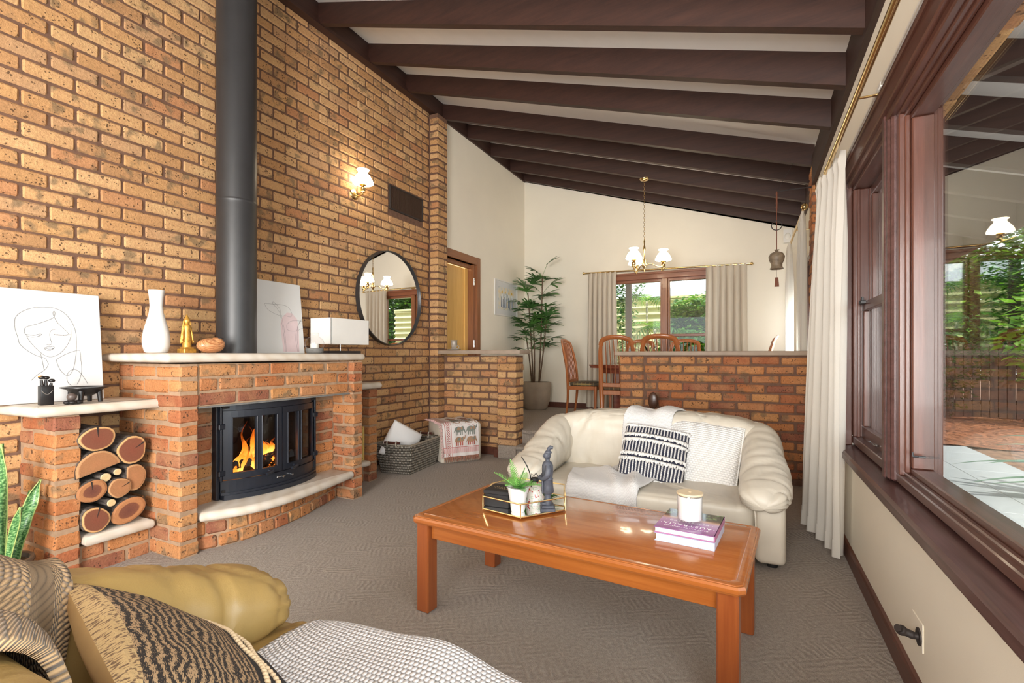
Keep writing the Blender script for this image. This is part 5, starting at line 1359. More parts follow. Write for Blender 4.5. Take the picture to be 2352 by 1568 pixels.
A1 = [[(1.203, 1.035), (1.228, 1.063), (1.261, 1.091), (1.276, 1.115), (1.274, 1.134), (1.261, 1.154), (1.232, 1.166), (1.197, 1.191), (1.166, 1.227), (1.16, 1.259), (1.151, 1.299), (1.149, 1.334), (1.155, 1.369), (1.182, 1.4), (1.223, 1.421), (1.273, 1.43), (1.32, 1.426), (1.359, 1.402), (1.386, 1.36), (1.402, 1.311), (1.405, 1.248), (1.399, 1.166), (1.386, 1.097), (1.367, 1.06), (1.35, 1.059), (1.327, 1.087), (1.314, 1.13), (1.317, 1.148), (1.36, 1.178), (1.41, 1.196), (1.42, 1.185), (1.421, 1.147), (1.423, 1.084), (1.411, 1.034), (1.398, 1.006)], [(1.372, 1.0), (1.356, 1.022), (1.354, 1.049), (1.362, 1.074), (1.38, 1.088), (1.405, 1.082), (1.429, 1.046), (1.447, 1.008)], [(1.312, 1.377), (1.307, 1.398), (1.312, 1.412), (1.316, 1.399), (1.309, 1.377), (1.29, 1.363), (1.238, 1.336), (1.195, 1.319), (1.187, 1.301), (1.189, 1.28), (1.208, 1.266), (1.235, 1.268), (1.256, 1.281), (1.242, 1.282), (1.222, 1.274), (1.192, 1.28)], [(1.312, 1.377), (1.327, 1.345), (1.35, 1.318), (1.37, 1.29), (1.351, 1.28), (1.325, 1.278), (1.307, 1.284), (1.324, 1.284), (1.354, 1.277), (1.379, 1.285), (1.377, 1.259), (1.361, 1.222), (1.335, 1.185), (1.31, 1.166), (1.287, 1.16), (1.264, 1.168), (1.237, 1.196), (1.212, 1.231), (1.193, 1.269)], [(1.355, 1.315), (1.316, 1.312), (1.294, 1.301), (1.289, 1.275), (1.294, 1.245), (1.296, 1.231), (1.287, 1.225), (1.274, 1.226)], [(1.263, 1.208), (1.28, 1.215), (1.289, 1.213), (1.299, 1.218), (1.306, 1.21), (1.288, 1.202), (1.263, 1.207), (1.274, 1.196), (1.288, 1.195), (1.304, 1.207)], [(1.246, 1.181), (1.251, 1.149), (1.255, 1.119), (1.258, 1.092)]]
A1B = [(1.293, 1.318), (1.308, 1.352), (1.337, 1.364), (1.367, 1.358), (1.385, 1.329), (1.385, 1.272), (1.371, 1.222), (1.341, 1.191), (1.321, 1.197), (1.294, 1.233), (1.291, 1.275)]
canvas_art('canvas_print', 'white canvas with a line drawn face leaning over the firewood shelf', .93, 1.525, .917, 1.520, -3.40, -3.46, A1, [(A1B, M['shade_print'])])
A2 = [[(2.599, 1.577), (2.67, 1.577), (2.742, 1.58), (2.815, 1.568), (2.849, 1.524), (2.841, 1.487), (2.787, 1.492), (2.75, 1.491), (2.739, 1.543), (2.702, 1.584), (2.682, 1.596), (2.675, 1.582), (2.717, 1.541), (2.74, 1.493), (2.684, 1.503), (2.626, 1.533), (2.599, 1.577)], [(2.74, 1.493), (2.753, 1.389), (2.76, 1.3), (2.762, 1.195)], [(2.75, 1.489), (2.765, 1.39), (2.773, 1.287), (2.77, 1.196)], [(2.967, 1.452), (2.905, 1.458), (2.837, 1.45), (2.797, 1.419), (2.799, 1.378), (2.842, 1.368), (2.892, 1.376), (2.903, 1.416), (2.945, 1.468), (2.926, 1.454), (2.892, 1.376), (2.927, 1.389), (2.963, 1.4)], [(2.886, 1.374), (2.872, 1.303), (2.884, 1.196)], [(2.896, 1.373), (2.887, 1.29), (2.894, 1.196)]]
A2B = [(2.735, 1.425), (2.76, 1.481), (2.805, 1.519), (2.854, 1.517), (2.9, 1.472), (2.911, 1.397), (2.901, 1.196), (2.747, 1.195), (2.739, 1.299)]
canvas_art('canvas_print', 'white canvas with line drawn lilies and a blush arch behind the flue', 2.49, 2.957, 1.184, 1.765, -3.40, -3.46, A2, [(A2B, M['blush'])])
# small framed watercolour on the dining wall
pt = thing('framed_picture', 'small white framed watercolour of blue figures on the dining wall', 'picture', (-3.498, 6.93, 1.78))
m = MB(); 
for (a, b, c_, d_) in ((-.40, .40, 0, .02), (-.40, .40, .535, .555), (-.40, -.38, .02, .535), (.38, .40, .02, .535)): m.bbox(0, .02, a, b, c_, d_, .003)
m.build('frame', M['white_paint'], pt)
m = MB(); m.box(.0, .008, -.385, .385, .015, .54); m.build('mount', M['canvas'], pt)
def wash():
    m, nt, b = new_mat('watercolour'); v = coords(nt, 'pos'); n1 = noise_n(nt, v, 11, 4, .6); n2 = noise_n(nt, coords(nt, 'pos', (1, 3, 1)), 9, 3)
    r = ramp(nt, n1, [(.35, (.20, .30, .42)), (.45, (.62, .66, .66)), (.55, (.78, .70, .55)), (.68, (.85, .62, .25))]); c = mixc(nt, .45, r.outputs[0], (.78, .74, .64)); L(nt, c, b.inputs['Base Color']); b.inputs['Roughness'].default_value = .9; return m
m = MB(); m.box(.008, .009, -.27, .27, .10, .45); m.build('painting', wash(), pt)
fig = [plain('paint_blue', (.10, .17, .28), .9), plain('paint_white', (.8, .82, .84), .9), plain('paint_ochre', (.75, .48, .08), .9)]
for i, y in enumerate((-.15, -.04, .09, .19)):
    m = MB(); m.add([(.010, y - .03, .15), (.010, y + .035, .14), (.010, y + .03, .34), (.010, y - .02, .35)], [(0, 1, 2, 3)]); m.build('painted_figure', fig[1], pt)
    m = MB(); m.add([(.011, y - .035, .14), (.011, y - .012, .13), (.011, y - .01, .31), (.011, y - .025, .30)], [(0, 1, 2, 3)]); m.add([(.011, y + .02, .12), (.011, y + .04, .13), (.011, y + .04, .27), (.011, y + .025, .27)], [(0, 1, 2, 3)]); m.build('painted_shadow', fig[0], pt)
    m = MB(); m.ell((.011, y + .002, .375), (.001, .02, .022), 10, 6); m.build('painted_head', fig[2], pt)

# ---------------------------------------------------------------- mantel ornaments
MZ = 1.182
v_ = thing('vase', 'tall white bottle shaped vase on the mantel', 'vase', (-3.30, 1.750, MZ))
m = MB(); m.lathe([(.0, 0), (.050, 0), (.062, .008), (.072, .05), (.073, .085), (.066, .14), (.050, .20), (.038, .25), (.034, .29), (.037, .34), (.043, .382), (.044, .388), (.041, .388), (.034, .34), (.030, .29), (.030, .25), (.0, .24)], 36); m.build('body', M['white_ceramic'], v_, smooth=50)
gm = plain('gilt_wood', (.62, .33, .06), .30, .45, var=.25, nscale=60, bmp=.3, bscale=200)
gf = thing('figurine', 'slender gilded praying figurine on a square base', 'figurine', (-3.22, 1.885, MZ))
m = MB(); m.bbox(-.038, .038, -.038, .038, 0, .028, .003); m.bbox(-.028, .028, -.028, .028, .028, .038, .002); m.build('base', gm, gf)
m = MB(); m.lathe([(.0, .038), (.026, .038), (.026, .06), (.020, .09), (.018, .14), (.021, .165), (.020, .178), (.010, .186), (.0, .19)], 16, sy=1.0); m.ell((0, 0, .198), (.014, .014, .018), 12, 8)
m.lathe([(.017, .196), (.019, .205), (.016, .215), (.009, .230), (.0, .25)], 12)
for s in (-1, 1):
    m.tube([(0, s * .02, .165), (.006, s * .029, .12), (.010, s * .031, .085)], [.007, .006, .005], 8); m.tube([(0, s * .018, .205), (0, s * .026, .15), (.0, s * .034, .08), (.0, s * .036, .062)], [.004, .006, .008, .003], 8)
    m.ell((.012, s * .033, .075), (.006, .006, .010), 8, 6)
m.build('body', gm, gf, smooth=50)
sh = thing('polished_stone', 'banded orange brown polished shell stone beside the flue', 'ornament', (-3.10, 1.962, MZ))
def shellmat():
    m, nt, b = new_mat('banded_stone'); v = coords(nt, 'pos', (1, 1, 2.2), (.5, .3, .2)); wv = nt.nodes.new('ShaderNodeTexWave'); wv.inputs['Scale'].default_value = 22; wv.inputs['Distortion'].default_value = 5; wv.inputs['Detail'].default_value = 2; L(nt, v, wv.inputs[0])
    r = ramp(nt, wv.outputs['Fac'], [(.0, (.36, .13, .05)), (.4, (.60, .27, .11)), (.8, (.68, .36, .17)), (1, (.50, .20, .08))]); L(nt, r.outputs[0], b.inputs['Base Color']); b.inputs['Roughness'].default_value = .28; return m
m = MB(); m.ell((0, 0, .048), (.055, .084, .048), 30, 20); m.ell((.01, .030, .058), (.040, .052, .044), 24, 16); m.build('body', shellmat(), sh, smooth=True)
m = MB(); m.tube([(.022 + .022 * t * math.cos(t * 9), .045 + .024 * t * math.sin(t * 9), .094 + .006 * (1 - t)) for t in [i / 24 for i in range(25)]], .0035, 6); m.build('spiral', M['mdf'], sh, smooth=True)
cd = thing('candle_holder', 'glass dome candle holder with a grey concrete base on the mantel', 'candle holder', (-3.04, 2.735, MZ))
m = MB(); m.lathe([(.0, 0), (.052, 0), (.064, .008), (.067, .03), (.064, .040), (.058, .042), (.056, .034), (.0, .032)], 32); m.build('base', M['concrete'], cd, smooth=50)
m = MB(); m.lathe([(.060, .040), (.070, .055), (.071, .085), (.060, .112), (.036, .128), (.028, .142), (.031, .158), (.032, .160)], 36); m.build('glass_dome', M['clear'], cd, smooth=True)
m = MB(); m.lathe([(.0, .034), (.032, .034), (.032, .075), (.028, .077), (.0, .077)], 24); m.cyl((0, 0, .077), (0, 0, .087), .0015, .001, 6); m.build('candle', M['wax'], cd, smooth=40)
m = MB(); m.lathe([(.034, .036), (.035, .084), (.033, .085), (.033, .036)], 24); m.build('candle_cup', M['steel'], cd, smooth=40) if False else None
tl = thing('table_lamp', 'low lamp with a long white rectangular shade on the mantel end', 'lamp', (-3.27, 3.225, MZ), math.radians(0))
m = MB(); m.bbox(-.055, .055, -.17, .20, 0, .026, .003); m.build('base', M['mdf'], tl)
m = MB(); m.cyl((0, .0, .026), (0, .0, .10), .007, .007, 10); m.cyl((0, .0, .10), (0, .0, .2), .004, .004, 8); m.build('stem', M['steel'], tl, smooth=40)
m = MB()
for (a, b, c_, d_) in ((-.12, -.117, -.22, .23), (.117, .12, -.22, .23), (-.12, .12, -.22, -.217), (-.12, .12, .227, .23)): m.box(a, b, c_, d_, .082, .302)
m.build('lamp_shade', M['linen'], tl)
m = MB(); m.tube([(-.118, 0, .29), (.118, 0, .29)], .0015, 5); m.tube([(0, -.218, .29), (0, .228, .29)], .0015, 5); m.build('shade_carrier', M['steel'], tl)
# ---------------------------------------------------------------- side shelf ornaments
SZ = .914
cf = thing('carved_figure', 'black carved figure group with a chain on the firewood shelf', 'figurine', (-3.25, 1.205, SZ))
m = MB(); m.bbox(-.018, .018, -.027, .027, 0, .10, .004, 0, 2); 
for (y, z, r) in ((-.018, .13, .007), (.0, .128, .007), (.022, .112, .006)):
    m.tube([(0, y * .8, .09), (0, y, z)], [.009, .006], 8); m.ell((.003, y, z + .012), (.016, .014, .010), 12, 8)
m.build('carving', M['black'], cf, smooth=40)
m = MB(); m.tube([(.019, -.024 + .045 * t, .075 - .020 * math.sin(PI * t)) for t in [i / 12 for i in range(13)]], .0018, 5); m.build('chain', M['steel'], cf, smooth=True)
m = MB(); m.ell((.004, -.02, .146), (.012, .013, .006), 10, 6); m.build('hair', plain('orange_hair', (.5, .22, .03), .7), cf, smooth=True)
bs = thing('stone_balls', 'dark stone ball resting on three black pebbles', 'ornament', (-3.185, 1.285, SZ))
m = MB(); m.ell((0, 0, .038), (.021, .021, .021), 20, 14); m.build('ball', plain('brown_stone', (.10, .075, .065), .35), bs, smooth=True)
for (x, y) in ((.018, -.024), (.02, .020), (-.018, .006), (.026, -.006)):
    m = MB(); m.ell((x, y, .011), (.015, .019, .011), 16, 10); m.build('pebble', M['black'], bs, smooth=True)
bw = thing('footed_bowl', 'shallow black wooden bowl on four short legs', 'bowl', (-3.255, 1.372, SZ), .1)
m = MB(); m.lathe([(.0, .034), (.030, .036), (.060, .052), (.080, .072), (.104, .080), (.104, .085), (.084, .086), (.066, .072), (.0, .058)], 36); m.build('bowl', M['black'], bw, smooth=35)
for a in (45, 135, 225, 315):
    m = MB(); c_, s = math.cos(math.radians(a)), math.sin(math.radians(a)); m.tube([(c_ * .060, s * .060, .066), (c_ * .066, s * .066, .0)], [.014, .010], 10); m.build('leg', M['black'], bw, smooth=40)
# bamboo framed piece in the right bay
bf = thing('bamboo_box', 'yellow woven cane box with bamboo edges in the right brick bay', 'box', (-3.30, 3.30, .205))
cane = plain('cane_weave', (.56, .40, .12), .6, var=.2, nscale=60, bmp=.5, bscale=100); bam = plain('bamboo', (.62, .42, .12), .35, var=.15, nscale=20)
m = MB(); m.box(-.10, .09, -.15, .14, .01, .30); m.build('panel', cane, bf)
rodm = MB(); rodm.cyl((0, 0, .02), (0, 0, .29), .0035, .0035, 6); rme_ = rodm.mesh('cane', cane)
for i in range(30):
    o = bpy.data.objects.new('cane', rme_); C.objects.link(o); o.parent = bf; o.location = (.092, -.145 + i * .0096, 0)
for (p, q) in (((.095, -.155, 0), (.095, -.155, .31)), ((.095, .145, 0), (.095, .145, .31)), ((.095, -.155, .008), (.095, .145, .008)), ((.095, -.155, .302), (.095, .145, .302))):
    m = MB(); m.cyl(p, q, .009, .009, 10); m.build('bamboo_edge', bam, bf, smooth=40)

# ---------------------------------------------------------------- basket with white cushion
bk = thing('wicker_basket', 'grey brown wicker basket with dark wooden handles by the brick wall', 'basket', (-3.19, 4.10, 0), math.radians(7))
def wick():
    m, nt, b = new_mat('wicker'); uv = coords(nt, 'uv', (26, 11, 1)); sp = nt.nodes.new('ShaderNodeSeparateXYZ'); L(nt, uv, sp.inputs[0]); x, y = sp.outputs[0], sp.outputs[1]
    xo = math_(nt, 'ADD', x, math_(nt, 'MULTIPLY', math_(nt, 'MODULO', math_(nt, 'FLOOR', y), 2), .5))
    h = math_(nt, 'MULTIPLY', math_(nt, 'SINE', math_(nt, 'MULTIPLY', math_(nt, 'FRACT', xo), PI)), math_(nt, 'SINE', math_(nt, 'MULTIPLY', math_(nt, 'FRACT', y), PI)))
    r = ramp(nt, h, [(.1, (.10, .085, .065)), (.5, (.34, .30, .24)), (.9, (.48, .43, .36))]); L(nt, r.outputs[0], b.inputs['Base Color']); b.inputs['Roughness'].default_value = .7; bump(nt, b, h, 1.0, .02); return m
M['wicker'] = wick()
wB, dB, wT, dT, hB = .155, .26, .205, .32, .285
def wallg(p0, p1, q0, q1, nm='woven_side'):
    m = MB(); p0, p1, q0, q1 = map(Vector, (p0, p1, q0, q1)); m.grid(lambda u, v: p0.lerp(p1, u).lerp(q0.lerp(q1, u), v) + Vector((0, 0, .01 * (2 * u - 1) ** 2 * v)), 24, 10)
    o = m.build(nm, M['wicker'], bk, fixn=False); s = o.modifiers.new('s', 'SOLIDIFY'); s.thickness = .016; s.offset = 0
cb = [(-wB, -dB, .0), (wB, -dB, .0), (wB, dB, .0), (-wB, dB, .0)]; ctp = [(-wT, -dT, hB), (wT, -dT, hB), (wT, dT, hB), (-wT, dT, hB)]
for i in range(4): wallg(cb[i], cb[(i + 1) % 4], ctp[i], ctp[(i + 1) % 4])
m = MB(); m.box(-wB, wB, -dB, dB, 0, .012); m.build('base', M['wicker'], bk)
m = MB(); m.tube([(a[0], a[1], hB + .008) for a in ctp], .011, 8, closed=True); m.build('rim', plain('rim_cane', (.34, .29, .22), .7, var=.3, nscale=80, bmp=.6), bk, smooth=40)
hw = plain('handle_wood', (.07, .025, .018), .3)
for s in (-1, 1):
    m = MB(); m.cyl((-.085, s * (dT + .004), hB + .028), (.085, s * (dT + .004), hB + .028), .012, .012, 12); h_ = m.build('handle', hw, bk, smooth=40)
    for x in (-.05, .05):
        m = MB(); m.tube([(x, s * (dT + .004) + .016 * math.cos(a), hB + .018 + .022 * math.sin(a)) for a in [2 * PI * i / 14 for i in range(14)]], .007, 6, closed=True); m.build('binding', plain('binding_cane', (.38, .34, .27), .7), bk, smooth=True)
wc = thing('scatter_cushion', 'plain white cushion standing in the wicker basket', 'cushion', (-3.21, 3.99, .27))
m = MB(); cushion_shape(m, .42, .36, .14, 26, 26, seed=4); m.build('cushion_cover', plain('white_cotton', (.82, .81, .80), .9, var=.02), wc, smooth=True, fixn=False, merge=.0003)
wc.rotation_euler = (math.radians(8), math.radians(28), math.radians(80))

# ---------------------------------------------------------------- cube ottoman with elephant throw
ot = thing('cube_ottoman', 'cream leather cube stool draped with an elephant patterned throw', 'stool', (-3.03, 4.705, 0), math.radians(52.8))
OW, OH = .235, .425
m = MB(); m.bbox(-OW, OW, -OW, OW, 0.0, OH, .03, 0, 3); m.build('cube', M['cream_leather'], ot, smooth=40)
et = thing('printed_throw', 'fringed red and white elephant throw over the cube stool', 'throw', (-3.03, 4.705, 0), math.radians(52.8))
def tsurf(u, v, o_=.006):
    """u across 0..1; v from the back edge over the top and down the front"""
    x = -.235 + .40 * u + .05 * (1 - v) * (u - .5) + .03 * v; Lp = .02 + v * .80; Rr = .035
    top = .44 + .0
    if Lp < top - .0: y, z = OW - .02 - Lp, OH + .004 + .010 * math.sin(u * 9 + v * 6) ** 2
    else:
        e = Lp - top; ang = min(e / Rr, PI / 2)
        y = -OW + .02 + .0 - .03 * math.sin(ang) * 1.0; z = OH + .004 - .03 * (1 - math.cos(ang))
        if e > Rr * PI / 2: z -= (e - Rr * PI / 2); y -= .010 * math.sin(u * 12 + 1) ** 2 * min(1, e * 6)
    n_ = Vector((0, 0, 1)) if Lp < top else Vector((0, -1, .2))
    return Vector((x, y, z)) + n_ * o_
def tm():
    m, nt, b = new_mat('throw_cotton'); uv = coords(nt, 'uv'); sp = nt.nodes.new('ShaderNodeSeparateXYZ'); L(nt, uv, sp.inputs[0]); x, y = sp.outputs[0], sp.outputs[1]
    def band(q, a, c_): return math_(nt, 'MULTIPLY', math_(nt, 'GREATER_THAN', q, a), math_(nt, 'LESS_THAN', q, c_))
    chk = math_(nt, 'MODULO', math_(nt, 'ADD', math_(nt, 'FLOOR', math_(nt, 'MULTIPLY', x, 36)), math_(nt, 'FLOOR', math_(nt, 'MULTIPLY', y, 60))), 2)
    lb = mixc(nt, chk, (.72, .68, .64), (.42, .13, .12))
    c = mixc(nt, band(x, .10, .20), (.72, .67, .64), lb); c = mixc(nt, band(x, .055, .075), c, (.50, .20, .18)); c = mixc(nt, band(x, .225, .24), c, (.50, .22, .2))
    st = mixc(nt, math_(nt, 'GREATER_THAN', math_(nt, 'FRACT', math_(nt, 'MULTIPLY', x, 40)), .45), (.55, .15, .14), (.72, .67, .64))
    c = mixc(nt, band(y, .89, .955), c, st); c = mixc(nt, band(y, .875, .885), c, (.5, .16, .15)); L(nt, c, b.inputs['Base Color']); b.inputs['Roughness'].default_value = .95; bump(nt, b, noise_n(nt, coords(nt, 'uv', (200, 200, 1)), 1, 2), .4, .003); return m
m = MB(); m.grid(lambda u, v: tsurf(u, v), 26, 50); o = m.build('throw_sheet', tm(), et, smooth=True, fixn=False)
ec = [plain('print_red', (.42, .11, .08), .9), plain('print_grey', (.20, .22, .19), .9), plain('print_tan', (.38, .22, .13), .9)]
def elephant(u0, v0, s, body, feet, trunk_up):
    def add(poly, mt_, off=.0085):
        m = MB(); vs = [tsurf(u0 + px * s, v0 - py * s * .52, off) for px, py in poly]; m.add(vs, [tuple(range(len(vs)))]); return m.build('elephant_print', mt_, et)
    bodyp = [(.5 + .42 * math.cos(a) * (1 if math.cos(a) < 0 else .9), .58 + .30 * math.sin(a)) for a in [2 * PI * i / 14 for i in range(14)]]
    add(bodyp, body)
    add([(.72, .5), (.80, .85), (.98, .92), (1.10, .75), (1.05, .5), (.9, .4)], body, .009)
    if trunk_up: add([(1.02, .62), (1.18, .7), (1.22, 1.0), (1.14, 1.02), (1.10, .82), (1.0, .76)], body, .009)
    else: add([(1.02, .7), (1.16, .55), (1.25, .22), (1.18, .2), (1.06, .42), (.98, .5)], body, .009)
    for x in (.18, .36, .62, .80): add([(x, .42), (x + .13, .42), (x + .12, .0), (x + .01, .0)], feet, .009)
    add([(.10, .62), (-.02, .30), (.03, .28), (.14, .5)], body, .009)
    add([(.30, .55), (.42, .80), (.62, .78), (.66, .52)], ec[2] if body != ec[2] else ec[1], .0095)
    add([(.78, .55), (.74, .80), (.90, .84), (.94, .58)], ec[1] if body != ec[1] else ec[2], .0098)
k = 0
for rI, v0 in enumerate((.30, .44, .585, .72, .86)):
    for cI, u0 in enumerate((.30, .64)):
        b_ = [ec[2], ec[1]][(rI + cI * 0) % 2]; elephant(u0, v0, .26, b_, ec[0] if rI % 2 == 0 else ec[1], (rI + cI) % 2 == 0)
m = MB(); rr = random.Random(9)
for i in range(54):
    u = i / 53; p = tsurf(u, 1.0); m.tube([p, p + Vector((rr.uniform(-.004, .004), -.004, -.022)), p + Vector((rr.uniform(-.01, .01), rr.uniform(-.012, 0), -.05 - rr.uniform(0, .012)))], [.0035, .004, .0015], 5)
m.build('fringe', plain('fringe_rust', (.33, .15, .10), .95, var=.3, nscale=80), et, smooth=True)
m = MB()
for i in range(64):
    v = i / 63; p = tsurf(0, v); m.tube([p, p + Vector((-.010, rr.uniform(-.006, .006), .004 - .006 * v)), p + Vector((-.030 - rr.uniform(0, .010), rr.uniform(-.012, .012), -.004 - .014 * v))], [.0035, .0045, .002], 5)
m.build('fringe', plain('fringe_pink', (.66, .42, .40), .95, var=.4, nscale=60), et, smooth=True)

# ---------------------------------------------------------------- cup on the cap board
cu = thing('cup_and_saucer', 'stoneware cup on a saucer on the low wall cap beside the pier', 'cup', (-3.262, 5.06, 1.228))
cer = plain('stoneware', (.36, .31, .26), .35, var=.3, nscale=30)
m = MB(); m.lathe([(.0, .0), (.045, .0), (.085, .010), (.086, .014), (.046, .006), (.0, .006)], 30); m.build('saucer', cer, cu, smooth=40)
m = MB(); m.lathe([(.0, .010), (.036, .010), (.040, .022), (.030, .034), (.038, .060), (.040, .085), (.037, .100), (.040, .112), (.046, .124), (.043, .124), (.036, .11), (.034, .05), (.0, .04)], 28); m.build('cup', cer, cu, smooth=40)
m = MB(); m.tube(smooth_path([(.034, -.0, .048), (.06, 0, .058), (.070, 0, .046), (.066, 0, .026), (.045, 0, .018), (.036, 0, .02)]), .0055, 8); m.build('handle', cer, cu, smooth=True)

# ---------------------------------------------------------------- coffee table things
TT = .44
def hexpts(s): return [(-.165 * s, .02 * s - .0), (-.155 * s, -.095 * s), (.03 * s, -.135 * s), (.185 * s, -.03 * s), (.17 * s, .085 * s), (-.02 * s, .135 * s)]
ty = thing('mirror_tray', 'six sided mirrored tray with a gold wire rail on the coffee table', 'tray', (-1.015, 2.175, TT + .006), math.radians(3))
HX = [(-.185, .055), (-.125, -.165), (.085, -.215), (.235, -.03), (.165, .185), (-.12, .215)]
m = MB(); m.prism(HX, .003, .006, 'z'); m.build('mirror_plate', M['mirror'], ty)
m = MB(); m.tube([(x, y, .004) for x, y in HX], .004, 8, closed=True); m.build('rail', M['gold'], ty, smooth=40)
m = MB(); m.tube([(x, y, .062) for x, y in HX], .0035, 8, closed=True); m.build('rail', M['gold'], ty, smooth=40)
for x, y in HX:
    m = MB(); m.cyl((x, y, .0), (x, y, .062), .0035, .0035, 8); m.build('post', M['gold'], ty, smooth=40)
TZ2 = TT + .0125
bb = thing('gift_box', 'matte black box with gold lettering on the mirrored tray', 'box', (-1.085, 2.105, TZ2), math.radians(2))
m = MB(); m.bbox(-.065, .065, -.062, .062, 0, .060, .003); m.build('box_base', M['blackmatte'], bb)
m = MB(); m.bbox(-.067, .067, -.064, .064, .058, .076, .003); m.build('lid', M['blackmatte'], bb)
m = MB(); rr = random.Random(2)
for j, y in enumerate((.010, -.012)):
    x = -.045 + .012 * j
    for i in range(7): m.box(x, x + .010, y - .004 + rr.uniform(-.001, .001), y - .0025, .076, .0766); m.box(x + .003, x + .005, y - .004, y + .006, .076, .0766); x += .0125
m.build('gold_lettering', M['gold'], bb)
fp_ = thing('potted_fern', 'small green fern in a white ceramic pot on the mirrored tray', 'plant', (-.965, 2.035, TZ2))
m = MB(); m.lathe([(.0, 0), (.030, 0), (.033, .01), (.039, .06), (.048, .105), (.052, .112), (.050, .114), (.045, .106), (.0, .098)], 32); m.build('pot', M['white_ceramic'], fp_, smooth=45)
m = MB(); m.ell((0, 0, .098), (.043, .043, .012), 24, 8); m.build('gravel', plain('white_gravel', (.35, .32, .3), .9, var=.8, nscale=260, bmp=1, bscale=300), fp_, smooth=True)
leafg = plain('fern_green', (.10, .34, .055), .5, var=.25, nscale=40); leafg2 = plain('fern_light', (.20, .46, .10), .5, var=.2, nscale=40)
def fern_frond(base, direction, length, droop, mat, wmax=.030):
    m = MB(); d = Vector(direction).normalized(); side = d.cross(Vector((0, 0, 1))).normalized(); N_ = 15
    wmax = wmax * 1.0; P = [Vector(base) + d * length * t + Vector((0, 0, -droop * t * t)) for t in [i / N_ for i in range(N_ + 1)]]
    m.tube(P, [.0016 * (1 - i / (N_ + 1)) + .0004 for i in range(N_ + 1)], 5)
    for i in range(1, N_ + 1):
        t = i / N_; wd = wmax * math.sin(PI * (t * .78 + .16)) ; T = (P[i] - P[i - 1]).normalized(); up = side.cross(T)
        for s in (-1, 1):
            a = P[i]; tip = a + side * s * wd + T * wd * .45 + up * .004; m.add([a - T * .0018, a + (tip - a) * .5 - T * .0024, tip, a + (tip - a) * .5 + T * .0024, a + T * .0018], [(0, 1, 2, 3, 4)])
    return m.build('frond', mat, fp_)
for (dx, dy, dz, ln, dr) in ((-.8, .3, .5, .13, .05), (.5, .5, .4, .12, .05), (-.3, -.8, .8, .10, .04), (.9, -.3, .9, .12, .03), (-.9, -.1, .75, .15, .03), (-.45, .1, 1.4, .15, .015), (-.25, -.4, 1.5, .13, .02), (.3, .1, 1.2, .13, .03), (.8, -.1, .7, .125, .04), (.6, -.6, .5, .10, .04), (.9, .35, .55, .12, .04), (.1, .8, .9, .12, .03), (-.6, .5, .8, .11, .04), (.3, -.8, .7, .08, .03)):
    fern_frond((0, 0, .10), (dx, dy, dz), ln, dr, leafg if dy < .2 and dx > -.2 else leafg2)
cb_ = thing('ceramic_bell', 'small painted ceramic bell with a dark wire top on the tray', 'ornament', (-.945, 2.185, TZ2))
def bellm():
    m, nt, b = new_mat('painted_ceramic'); v = coords(nt, 'obj'); n_ = noise_n(nt, v, 42, 2); r = ramp(nt, n_, [(.36, (.48, .05, .05)), (.41, (.80, .75, .68)), (.58, (.80, .75, .68)), (.62, (.35, .50, .35)), (.66, (.8, .75, .68))]); L(nt, r.outputs[0], b.inputs['Base Color']); b.inputs['Roughness'].default_value = .25; return m
m = MB(); m.lathe([(.050, 0), (.050, .006), (.045, .012), (.043, .035), (.036, .065), (.024, .088), (.016, .096), (.016, .106), (.0, .108)], 32); m.build('bell', bellm(), cb_, smooth=45)
m = MB(); m.lathe([(.018, .104), (.022, .112), (.017, .122), (.0, .124)], 16); m.tube([(-.014, 0, .12), (-.018, 0, .14), (-.006, .004, .130), (.006, 0, .145), (.018, 0, .132), (.014, 0, .12)], .002, 6); m.build('wire_top', M['blackmatte'], cb_, smooth=40)
st = thing('warrior_statue', 'grey stone statuette of a standing ancient warrior with a top knot', 'statue', (-.850, 2.115, TZ2), math.radians(205)); st.scale = (.95, .95, .88)
sm = plain('slate_stone', (.070, .075, .095), .55, var=.25, nscale=30, bmp=.35, bscale=120)
m = MB(); m.bbox(-.036, .036, -.040, .040, 0, .016, .003); m.bbox(-.030, .030, -.034, .034, .016, .030, .003); m.build('plinth', sm, st)
m = MB()
m.lathe([(.0, .030), (.024, .030), (.026, .045), (.019, .062), (.021, .090), (.034, .092), (.038, .098), (.034, .125), (.031, .160), (.034, .164), (.030, .170), (.034, .205), (.033, .235), (.024, .252), (.013, .258), (.014, .268), (.0, .270)], 22, sx=.82, sy=1.08)
for s in (-1, 1):
    m.tube(smooth_path([(0, s * .030, .240), (.0, s * .042, .218), (.006, s * .044, .190), (.024, s * .030, .170), (.034, s * .010, .172)], 5), [.013, .013, .014, .015, .015, .015, .015, .016, .016, .016, .016, .015, .014, .013, .012, .011, .011, .011, .011, .010, .010], 10)
    m.ell((.036, s * .006, .170), (.012, .010, .010), 10, 7); m.ell((.018, s * .014, .036), (.020, .010, .008), 10, 6)
    m.prism([(s * .008, .092), (s * .030, .092), (s * .026, .16), (s * .012, .16)], .024, .029, 'x')
m.build('robed_body', sm, st, smooth=45)
m = MB(); m.ell((.002, 0, .286), (.018, .016, .022), 18, 12); m.ell((.020, 0, .284), (.004, .003, .006), 8, 6); m.ell((.018, 0, .273), (.004, .007, .002), 8, 5)
for s in (-1, 1): m.ell((-.001, s * .016, .285), (.004, .003, .007), 8, 6); m.ell((.018, s * .007, .290), (.002, .003, .0015), 6, 4)
m.build('head', sm, st, smooth=50)
